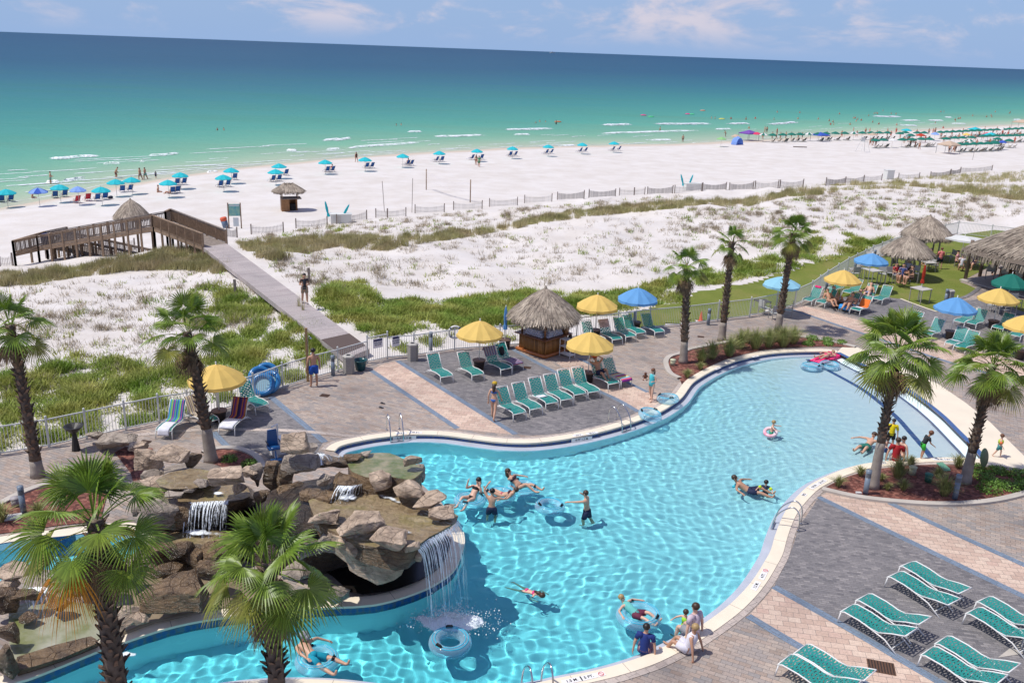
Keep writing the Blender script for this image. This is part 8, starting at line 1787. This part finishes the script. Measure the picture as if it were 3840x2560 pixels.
# beach umbrellas and chairs
BC = make_beachchair(mat('royal blue chair canvas', (.015, .09, .30), .8)); BCr = make_beachchair(mat('red chair canvas', (.55, .03, .05), .8)); used = {'b': False, 'r': False}
SEAW = math.atan2(gen_n.y, gen_n.x)+PI/2
def bchair(P, label, red=False, rz=None, group='blue beach chairs facing the sea'):
 src = BCr if red else BC; k = 'r' if red else 'b'; rz = SEAW+rnd.uniform(-.2, .2) if rz is None else rz
 if not used[k]: used[k] = True; src.location = P; src.rotation_euler = (0, 0, rz); tag(src, label, None, group); return src
 return dup(src, P, rz, label, group)
def beach_umb(kind, P, label, r=1.12, zr=1.75, za=2.25, group=None, low=False, n=8, tilt=0, alt=None):
 key = ('bu', kind, r)
 if key in LOUNGE: return dup(LOUNGE[key], P, rnd.random(), label, group)
 t = empty('beach_umbrella', P, 0, label, 'umbrella', group); mb = MB(); canopy(mb, r, zr, za, n, val=.08, alt=alt); mb.build('canopy', [fabric(kind), fabric(alt)] if alt else fabric(kind), t); mb = MB(); mb.tube([(0, 0, -.1), (0, 0, za+.1)], .025, 6); mb.build('pole', mat('pale umbrella pole', (.55, .50, .42), .6), t); LOUNGE[key] = t; return t
U = [(T0, 40, 575, [(12, 655), (75, 650)]), (T0, 407, 543, [(382, 625), (447, 617)]), (T0, 694, 560, [(672, 645), (725, 636)]), (T0, 795, 507, [(845, 585), (897, 580)]), (T0, 905, 493, []), (T0, 1157, 512, [(1190, 595), (1225, 590)]), (T0, 1240, 460, [(1222, 535), (1268, 532)]), (T0, 1537, 476, [(1520, 550), (1570, 545)]), (T0, 1592, 428, [(1618, 498)]), (T0, 1898, 437, [(1880, 512), (1922, 508)]), (T0, 1922, 398, [(1970, 468)]), (T0, 2240, 372, [(2255, 447), (2290, 445)]),
 (T1, 163, 354, [(175, 420), (210, 418)]), (T1, 423, 331, [(455, 400), (482, 400)]), (T1, 675, 311, [(655, 375), (692, 373)]), (T1, 935, 297, [(900, 360), (965, 358)]), (T1, 1180, 280, [(1162, 338), (1197, 336)]), (T1, 1427, 267, [(1412, 322), (1445, 320)]), (T1, 1661, 254, [(1645, 310), (1680, 308)]), (T1, 1880, 245, [(1870, 300), (1912, 297)])]
for i, (f, u, v, ch) in enumerate(U):
 beach_umb('aqua', under(f(u, v), 2.1), 'aqua beach umbrella, '+ORD[i]+' from the left along the near beach', group='aqua umbrellas of the near beach')
 for j, (a_, b_) in enumerate(ch): bchair(TG(f(a_, b_+6)), ('left' if j == 0 else 'right')+' blue beach chair under the '+ORD[i]+' aqua umbrella from the left')
bchair(TG(T0(533, 665)), 'left red beach chair beside the pale blue umbrella', True, group='red beach chairs'); bchair(TG(T0(607, 650)), 'right red beach chair beside the pale blue umbrella', True, group='red beach chairs')
beach_umb('royal', under(T0(262, 578), 1.9), 'royal blue umbrella low over sunbathers at the left', r=1.1, alt='lightblue'); beach_umb('lightblue', under(T0(535, 563), 2.0), 'pale blue umbrella over the red chairs', r=.98);
o = boulder(TG(T0(762, 635))+Vector((0, 0, .2)), (.7, .5, .45), 5, 0, mat('dark beach bag', (.02, .025, .05), .8), 'dark beach bag beside the third aqua umbrella'); o.name = 'beach_bag'; o['category'] = 'bag'; del o['group']
# far crowd on the right
GC2 = make_beachchair(mat('dark green chair canvas', (.05, .09, .09), .8), 'beach_chair', mat('wood chair frame', (.30, .22, .15), .7)); first = [True]
def gchair(P):
 lb, gr = 'dark wooden framed beach chair in the crowded far rows', 'wooden beach chairs in the crowded far rows'; rz = SEAW+rnd.uniform(-.25, .25)
 if first[0]: first[0] = False; GC2.location = P; GC2.rotation_euler = (0, 0, rz); tag(GC2, lb, None, gr)
 else: dup(GC2, P, rz, lb, gr)
GU = [(505, 203), (580, 201), (645, 198), (708, 198), (838, 196), (898, 192), (967, 190), (1035, 190), (1165, 188), (1230, 188), (1290, 187), (1350, 187), (1440, 192), (1480, 185), (1570, 187), (1620, 187)]
GU += [(1260, 241), (1320, 239), (1460, 237), (1530, 236), (1600, 233), (1660, 233), (1780, 230), (1845, 224), (1900, 223), (1970, 221)] + [(1740+k*46, 183-k*2.1) for k in range(14)] + [(2055+k*48, 211-k*1.0) for k in range(7)] + [(1880+k*52, 270-k*1.5) for k in range(6)] + [(2140, 255), (2245, 243), (2160, 232), (1520, 205)]
pc = []
for i, (u, v) in enumerate(GU):
 P = under(Q3(u, v), 2.0); beach_umb('green', P, 'dark green beach umbrella in the crowded far rows', r=1.2, group='dark green umbrellas of the crowded far rows')
 for s in (-1, 1): q = P+gen_t*(.7*s+rnd.uniform(-.1, .4))-gen_n*rnd.uniform(.6, 1.6); q.z = terr(q.x, q.y); gchair(q)
for kd, u, v, r_, lb in (('white', 440, 200, 1.1, 'white and green striped umbrella left of the green row'), ('white', 770, 195, 1.1, 'white and green umbrella before the blue tent'), ('white', 1103, 190, 1.1, 'white and green umbrella right of the blue tent'), ('tan', 235, 211, 1.1, 'pale tan umbrella next to the purple canopy'), ('pink', 388, 194, 1.3, 'bright pink umbrella next to the purple canopy'), ('lime', 130, 230, 1.1, 'lime and blue umbrella at the left end of the crowd'), ('aqua', 1490, 168, 1.5, 'bright blue umbrella above the green row'), ('red', 1595, 205, 1.3, 'red umbrella among the green ones'), ('white', 1388, 240, 1.0, 'white umbrella in the second far row'), ('white', 1880, 176, 1.0, 'white umbrella in the dense far row'), ('white', 2195, 162, 1.0, 'white umbrella at the far right'), ('tan', 1240, 200, 1.1, 'beige umbrella in the near far row'), ('lightblue', 1700, 196, 1.1, 'pale blue umbrella right of the red one'), ('yellow', 1930, 200, 1.0, 'yellow umbrella in the dense far row'), ('pink', 2080, 196, 1.1, 'pink umbrella in the dense far row'), ('white', 1950, 245, 1.1, 'white umbrella right of the grey canopy'), ('royal', 2195, 255, 1.0, 'blue and white umbrella near the teal tent')):
 beach_umb(kd, under(Q3(u, v), 2.0), lb, r=r_+i*.001, alt='green' if (kd == 'white' and u < 1200) else None)
def tent(kind, f, u, v, w_, h, lb, flat=False, leg=True):
 P = TG(f(u, v)); t = empty('beach_tent', P, .6, lb, 'beach tent'); mb = MB(); s = w_/2
 if leg:
  V = [(-s, -s, h*.72), (s, -s, h*.72), (s, s, h*.72), (-s, s, h*.72), (0, 0, h), (-s, -s, h*.63), (s, -s, h*.63), (s, s, h*.63), (-s, s, h*.63)]; mb.add(V, [(0, 1, 4), (1, 2, 4), (2, 3, 4), (3, 0, 4), (0, 5, 6, 1), (1, 6, 7, 2), (2, 7, 8, 3), (3, 8, 5, 0)]); mb.build('canopy', fabric(kind), t)
  for x in (-s, s):
   for y in (-s, s): mb = MB(); mb.bar((x, y, 0), (x, y, h*.72), .07); mb.build('leg', GREYM, t)
 else:
  n = 9; V = [(s*math.cos(PI*k/8), y, h*math.sin(PI*k/8)) for y in (-s*.7, 0, s*.7) for k in range(n)]; V = [(x, y, z*(1 if abs(y) < .01 else .82)) for x, y, z in V]; mb.add(V, [(j*n+k, j*n+k+1, (j+1)*n+k+1, (j+1)*n+k) for j in (0, 1) for k in range(8)]); mb.add([(s*math.cos(PI*k/8), s*.7, .82*h*math.sin(PI*k/8)) for k in range(9)], [tuple(range(9))]); mb.build('shell', fabric(kind), t); mb = MB(); mb.box((0, -.1, .04), (w_, w_*.8, .05)); mb.build('floor', fabric('royal'), t)
tent('purple', Q3, 325, 250, 3.6, 2.7, 'purple peaked canopy tent on the beach'); tent('lightblue', Q3, 243, 280, 2.4, 2.0, 'small blue dome tent with an open front', leg=False); tent('royal', Q3, 850, 255, 3.4, 2.3, 'royal blue canopy tent before the green umbrellas'); tent('tan', Q3, 1790, 345, 3.6, 2.9, 'grey brown canopy on posts with people under it'); tent('aqua', Q3, 2100, 255, 3.2, 2.4, 'teal canopy tent at the far right'); tent('aqua', Q3, 1985, 205, 3.0, 2.2, 'sky blue canopy tent in the dense far row'); tent('tan', Q3, 2330, 160, 4.5, 3.0, 'sand coloured canopy at the right photo edge')
o = MB().bar((-1.6, 0, .12), (1.6, 0, .12), .25, .2).build('driftwood_log', WD2); o.location = TG(Q3(705, 300)); tag(o, 'single brown plank lying on the open sand', 'plank')
t = empty('lifeguard_stand', TG(Q3(1165, 335)), .3, 'pale lifeguard chair frame on the open beach', 'lifeguard stand'); mb = MB()
for x in (-1, 1):
 for y in (-1, 1): mb.bar((x*1.2, y*1.0, 0), (x*.5, y*.4, 2.6), .08)
mb.build('legs', BXM, t); mb = MB(); mb.box((0, 0, 2.3), (1.1, .9, .06)); mb.build('platform', BXM, t); mb = MB(); mb.box((0, .42, 2.8), (1.1, .06, .9)); mb.build('backrest', BXM, t)
# people on the beach and in the sea
def bp2(f, u, v, d, lb, pz='stand', sea_=False, dz=0, **k):
 P = TG(f(u, v));
 if sea_: P = G(f(u, v), SEA); P.z = SEA-dz
 return person(P, math.atan2(-d[0], d[1]), lb, pz, lowres=True, **k)
bp2(T0, 2100, 1352, (.3, -1), 'man in a grey shirt and khaki shorts walking on the boardwalk with a phone', 'phone', skin=0, hair='dark', h=1.82, wear=(('tee', (.035, .04, .05)), ('shorts', (.30, .26, .20)), ('shoes', (.5, .5, .5)))).location = G(T0(2102, 1352), .10)
for f, u, v, d, lb, pz, k in ((T0, 352, 535, (1, .3), 'person in teal shorts standing in the wash at the far left', 'hold', dict(wear=(('shorts', (.03, .30, .35)),))), (T0, 800, 495, (1, .2), 'bent person wading behind the fourth aqua umbrella', 'lean', dict(skin=1)), (T0, 968, 505, (-1, .3), 'left man of the pair walking at the water line', 'walk', dict(skin=1, wear=(('shorts', (.15, .16, .2)),))), (T0, 1003, 502, (-1, .3), 'man in teal patterned shorts walking at the water line', 'walk', dict(skin=1, wear=(('shorts', (.03, .4, .4)),))), (T0, 1075, 498, (0, 1), 'small child in dark clothes at the water line', 'stand', dict(h=1.1, wear=(('tee', NAVY), ('shorts', NAVY)))), (T0, 1090, 590, (1, 0), 'person in pink swimwear sitting on the sand near the sixth aqua umbrella', 'edge', dict(fem=True, wear=(('brief', PINK),))), (T0, 1170, 600, (-1, .2), 'person lying in front of the chairs of the sixth aqua umbrella', 'lounge', dict(skin=1)), (T1, 104, 382, (-.6, 1), 'woman in a black swimsuit walking toward the water', 'walk', dict(fem=True, skin=1, wear=(('tank', BLK), ('brief', BLK)))), (T1, 948, 415, (0, 1), 'man in a green shirt and green shorts walking on the sand', 'walk', dict(skin=0, h=1.85, wear=(('tee', (.0, .28, .12)), ('shorts', (.0, .25, .12))))), (T1, 928, 402, (0, 1), 'woman in dark shorts beside the man in green', 'walk', dict(fem=True, long=True, skin=1, wear=(('brief', BLK), ('top', BLK)))), (T1, 462, 395, (0, 1), 'person in red sitting under an aqua umbrella', 'sit', dict(wear=(('tee', (.4, .05, .03)), ('shorts', BLK)))), (T0, 2290, 438, (0, 1), 'person in red under the twelfth aqua umbrella', 'edge', dict(wear=(('tee', (.4, .02, .05)), ('shorts', BLK)))), (T0, 225, 632, (1, .3), 'sunbather under the royal blue umbrella', 'edge', dict(skin=0)), (T1, 2352, 245, (0, 1), 'person standing in the wash where the beach narrows', 'stand', dict(skin=1)), (Q3, 158, 222, (-1, 0), 'bent over person by the lime umbrella', 'lean', dict(skin=1))):
 k.setdefault('wear', (('shorts', (.2, .05, .05)),)); bp2(f, u, v, d, lb, pz, **k)
protos = [(bp2(Q3, 1580, 315, (0, 1), 'tanned person walking on the sand in front of the crowd', 'walk', skin=1, wear=(('shorts', (.3, .1, .05)),))), bp2(Q3, 460, 192, (0, 1), 'left of two people standing behind the striped umbrella', 'stand', skin=1, wear=(('shorts', NAVY),)), bp2(Q3, 1410, 200, (0, 1), 'person all in red standing above the green row', 'hold', skin=0, wear=(('tee', (.6, .03, .02)), ('shorts', (.6, .03, .02)))), bp2(Q3, 1345, 203, (1, 0), 'person with a bright top among the green row', 'stand', skin=0, fem=True, wear=(('top', PINK), ('brief', PINK)))]
g = random.Random(12)
for u, v in [(445, 190), (535, 205), (1185, 200), (1215, 203), (1095, 196), (1345, 215), (1650, 205), (1680, 205), (1695, 200), (1515, 295), (1550, 298), (1220, 285), (1240, 285), (1262, 285), (1740, 235), (1830, 335), (1845, 330), (1800, 338), (1990, 250), (2020, 215), (2060, 190), (2150, 190), (2240, 185), (2300, 200), (2190, 215), (1820, 210), (1700, 200), (2100, 280), (2280, 270), (1930, 290), (500, 235), (530, 240), (560, 238), (600, 235), (690, 238), (720, 240), (900, 230), (1010, 225), (1120, 222), (1270, 222), (1370, 225), (1440, 240), (1500, 262), (1625, 262), (1760, 262), (1870, 245), (1960, 240), (2050, 235), (2120, 205), (2230, 225), (2320, 230), (2180, 290), (2000, 290), (1900, 205), (1560, 212), (640, 235), (430, 240), (1470, 270), (1590, 250)]:
 dup(g.choice(protos), TG(Q3(u, v)), g.uniform(0, 6.28), 'distant beachgoer among the crowded far rows', 'distant beachgoers in the crowded far rows')
SW = [(55, 88), (80, 90), (198, 92), (308, 90), (308, 96), (377, 90), (514, 98), (538, 44), (703, 48), (840, 95), (690, 92), (920, 107), (930, 135), (947, 115), (952, 135), (1073, 135), (1100, 88), (1112, 88), (1118, 110), (1130, 97), (1155, 104), (1210, 70), (1250, 55), (1263, 52), (1275, 54), (1285, 132), (1240, 118), (1375, 55), (1410, 58), (1416, 138), (1700, 125), (1740, 42), (1762, 42), (1757, 160), (1845, 100), (1868, 92), (1882, 90), (1848, 110), (1975, 70), (2076, 78), (2115, 80), (2140, 42), (2245, 52), (2110, 68), (330, 162), (995, 57), (1315, 35), (2250, 45)]
for i, (u, v) in enumerate(SW):
 P = G(Q3(u, v), SEA); P.z = SEA-1.0; dup(g.choice(protos), P, g.uniform(0, 6.28), 'distant bather standing in the sea off the crowded beach', 'distant bathers in the sea')
for i, (f, u, v, lb, dz) in enumerate([(T0, 1497, 163, 'left of two bathers far out on the left', 1.2), (T0, 1543, 163, 'right of two bathers far out on the left', 1.2), (T1, 378, 130, 'left bather of the pair above the small wave', 1.2), (T1, 412, 128, 'right bather of the pair above the small wave', 1.2), (T1, 1340, 112, 'leftmost of the three swimmers near the person with a board', 1.3), (T1, 1367, 105, 'middle of the three swimmers near the person with a board', 1.2), (T1, 1408, 107, 'rightmost of the three swimmers near the person with a board', 1.3), (T1, 1480, 122, 'person carrying an orange board in the sea', .6), (T1, 2196, 168, 'person wading alone below the long wave', .5)]):
 P = G(f(u, v), SEA); P.z = SEA-dz; dup(protos[i % 2], P, g.uniform(0, 6.28), lb)
for f, u, v, c_, lb in ((T1, 2082, 62, PINK, 'pink float far out in the sea'), (T1, 2133, 73, (.1, .6, .25), 'green float beside the pink one'), (T2, 36, 54, PINK, 'pink raft at sea right of the two floats'), (T2, 62, 55, (.1, .6, .25), 'green raft at sea right of the pink raft'), (T2, 270, 88, (.7, .65, .15), 'yellow kayak near the breaking wave'), (T1, 1492, 108, (.6, .2, .08), 'orange bodyboard held in the sea'), (T2, 138, 30, (.7, .3, .2), 'small orange float farther out')):
 o = MB(); o.ball((0, 0, .1), (1.1, .45, .3), 12, 6); o = o.build('float', mat('float %.2f %.2f' % c_[:2], c_, .5), None, True); o.location = G(f(u, v), SEA); tag(o, lb, 'float')
bo = G((2072, 200.5), SEA); t = empty('motor_boat', bo, .3, 'tiny white motor boat on the horizon', 'boat'); mb = MB(); mb.add([(-30, -8, 0), (30, 0, 3), (-30, 8, 0), (-30, -10, 9), (38, 0, 11), (-30, 10, 9)], [(0, 1, 4, 3), (1, 2, 5, 4), (2, 0, 3, 5), (3, 4, 5), (0, 2, 1)]); mb.build('hull', BXM, t); mb = MB(); mb.box((-6, 0, 14), (22, 10, 8)); mb.build('cabin', BXM, t)
# dune vegetation (uncountable)
def poly_samples(px, n, g):
 P = np.array(px); lo = P.min(0); hi = P.max(0); out = np.zeros((0, 2))
 while len(out) < n:
  q = g.uniform(lo, hi, size=(n*3, 2)); out = np.vstack([out, q[inpoly_np(q[:, 0], q[:, 1], px)]])
 return out[:n]
def clumpy(pts, g, sc=40., thr=.0, soft=.35):
 v = np.array([mnoise.noise(Vector((p[0]/sc, p[1]/sc*1.8, 3.3)))+.5*mnoise.noise(Vector((p[0]/sc*2.7, p[1]/sc*4.5, 1.3))) for p in pts]); return pts[v+g.uniform(-soft, soft, len(pts)) > thr]
def blades(name, pts3, m_, hgt, spread, nb, wd, g, label, lean=.5):
 n = len(pts3)*nb; base = np.repeat(pts3, nb, 0)+np.c_[g.normal(0, spread, (n, 2)), np.zeros(n)]; a_ = g.uniform(0, 2*PI, n); o_ = np.c_[np.cos(a_), np.sin(a_), np.zeros(n)]; s_ = np.c_[-np.sin(a_), np.cos(a_), np.zeros(n)]*wd; hv = np.array([.85+1.1*mnoise.noise(Vector((p[0]*.55, p[1]*.55, 2))) for p in pts3]).clip(.35, 1.7); l = hgt*(np.repeat(hv, nb)*g.uniform(.5, 1.15, n))[:, None]; le = g.uniform(.1, lean, n)[:, None]
 base[:, 2] -= .03; tip = base+o_*l*le+np.array([0, 0, 1.0])*l; V = np.stack([base-s_, base+s_, tip+s_*.15, tip-s_*.15], 1); o = np_obj(name, V, 4, m_); return tag(o, label, 'vegetation', kind='stuff')
g = np.random.default_rng(77)
SO = mat('olive sea oats', (.37, .36, .14), .85, island=.3, col2=(.50, .42, .24), scale=.4, trans=.15); DRY = mat('dry grey dune twigs', (.42, .35, .25), .9, island=.4, col2=(.28, .23, .16), scale=.6); LUSH = mat('lush green dune plants', (.19, .30, .035), .75, island=.4, col2=(.38, .37, .09), scale=.45, trans=.2)
bands = [(L(T0, [(0, 1150), (500, 1115), (900, 1040), (1150, 985), (1390, 985), (1480, 1040), (1600, 1120), (1500, 1150), (1250, 1120), (900, 1130), (500, 1180), (250, 1225), (0, 1240)]), 9000), (L(T0, [(1630, 930), (1800, 930), (2050, 905), (2352, 890), (2352, 960), (2150, 1000), (1900, 1060), (1780, 1040), (1680, 980)]), 5200), (L(T1, [(0, 890), (250, 900), (600, 890), (800, 855), (1100, 830), (1300, 770), (1600, 720), (2000, 680), (2352, 650), (2352, 700), (2000, 730), (1700, 760), (1400, 800), (1100, 860), (800, 910), (500, 950), (300, 995), (100, 980), (0, 970)]), 8500), (L(T2, [(0, 650), (380, 650), (700, 590), (900, 550), (1150, 525), (1500, 520), (1900, 545), (2352, 560), (2352, 650), (2100, 620), (1800, 590), (1400, 565), (1100, 580), (900, 615), (700, 620), (450, 690), (0, 690)]), 8000), (L(T2, [(1400, 505), (1900, 470), (2352, 450), (2352, 520), (2000, 530), (1750, 500)]), 1600)]
pts = []
for poly, n in bands: q = poly_samples(poly, n, g); pts.append(clumpy(q, g, 30, -.12))
blades('sea_oat_grass', TGn(np.vstack(pts)), SO, .55, .14, 7, .018, g, 'olive sea oat grass in bands along the dune crest')
sparse = [(L(T0, [(0, 1240), (1200, 1140), (1600, 1150), (1800, 1300), (2150, 1500), (1800, 1544), (0, 1544)]), 3300), (L(M0, [(0, 400), (300, 250), (1000, 250), (1500, 300), (1500, 700), (1200, 760), (600, 850), (0, 900)]), 2200), (L(T1, [(0, 990), (600, 950), (1200, 860), (1800, 760), (2352, 720), (2352, 1150), (1900, 1180), (1300, 1240), (600, 1290), (100, 1200)]), 3600), (L(T1, [(0, 800), (800, 730), (1500, 670), (2352, 610), (2352, 660), (1700, 720), (1200, 790), (700, 860), (0, 880)]), 3800), (L(T2, [(0, 690), (500, 680), (1000, 600), (1500, 565), (2000, 610), (2352, 660), (2300, 760), (1900, 800), (1500, 860), (1000, 850), (600, 1000), (0, 1000)]), 12000), (L(T0, [(1600, 920), (2352, 810), (2352, 890), (1900, 930)]), 1500), (L(T0, [(1800, 1060), (2352, 960), (2352, 1350), (2100, 1250)]), 1600)]
pts = []
for poly, n in sparse: q = poly_samples(poly, n, g); pts.append(clumpy(q, g, 26, .34, .22))
blades('dry_dune_grass', TGn(np.vstack(pts)), DRY, .34, .2, 11, .018, g, 'sparse dry grey brown tufts scattered over the sand', lean=1.6)
pts = []
for poly, n in sparse: q = poly_samples(poly, n//4, g); pts.append(clumpy(q, g, 18, .42, .15))
blades('dune_herbs', TGn(np.vstack(pts)), LUSH, .32, .2, 12, .03, g, 'small yellow green herbs scattered over the sand', lean=1.2)
lush = [(L(M0, [(0, 700), (250, 680), (500, 540), (850, 560), (1000, 650), (1320, 600), (1320, 760), (1060, 800), (660, 890), (250, 975), (0, 1000)]), 5200, -.12), (L(M0, [(0, 1000), (250, 980), (660, 900), (1060, 810), (1320, 770), (1300, 920), (1050, 1000), (600, 1080), (0, 1180)]), 3600, .12), (L(M0, [(1480, 60), (1900, 200), (2000, 260), (2150, 330), (2330, 460), (2000, 560), (1700, 620), (1480, 560), (1480, 430), (1750, 330), (1450, 230)]), 4800, -.1), (L(M0, [(1350, 560), (1650, 600), (2000, 560), (2300, 480), (2330, 640), (1950, 740), (1700, 800), (1500, 850)]), 1800, .0), (L(T0, [(1330, 1240), (1500, 1200), (1900, 1330), (2000, 1400), (1900, 1544), (1300, 1544), (1250, 1350)]), 1500, .05), (L(T0, [(2180, 1330), (2300, 1240), (2352, 1230), (2352, 1500)]), 900, -.5), (L(T1, [(0, 1220), (130, 1200), (250, 1330), (420, 1330), (650, 1340), (900, 1310), (1300, 1270), (1700, 1290), (2000, 1250), (2352, 1160), (2352, 1350), (1900, 1400), (1620, 1440), (1200, 1500), (480, 1544), (150, 1544), (0, 1430)]), 10500, -.32), (L(M1, [(190, 350), (480, 330), (780, 280), (1150, 230), (1640, 160), (1900, 150), (1900, 260), (1640, 250), (1250, 300), (800, 340), (480, 370), (200, 420)]), 3200, -.15), (L(M1, [(300, 440), (750, 400), (1230, 320), (1230, 450), (760, 480), (330, 540)]), 900, .1), (L(T2, [(60, 1150), (300, 1080), (600, 1040), (850, 960), (900, 860), (1060, 850), (1300, 930), (1450, 900), (1300, 960), (1050, 1050), (800, 1100), (500, 1180), (60, 1250)]), 4200, -.05)]
pts = []
for poly, n, th in lush: q = poly_samples(poly, int(n*.82), g); pts.append(clumpy(q, g, 60, th+.14, .16))
blades('dune_ground_cover', TGn(np.vstack(pts)), LUSH, .34, .22, 12, .03, g, 'lush green ground cover between the railing and the open sand', lean=1.5)
# a few slender tall stalks by the boardwalk
for i, (u, v) in enumerate(((2060, 1430), (2090, 1450))): grass_clump(TG(T0(u, v)), 1.4, .3, 24, ('left' if i == 0 else 'right')+' slender seed stalk at the boardwalk edge', 800+i, SO, 'seed stalks at the boardwalk edge')
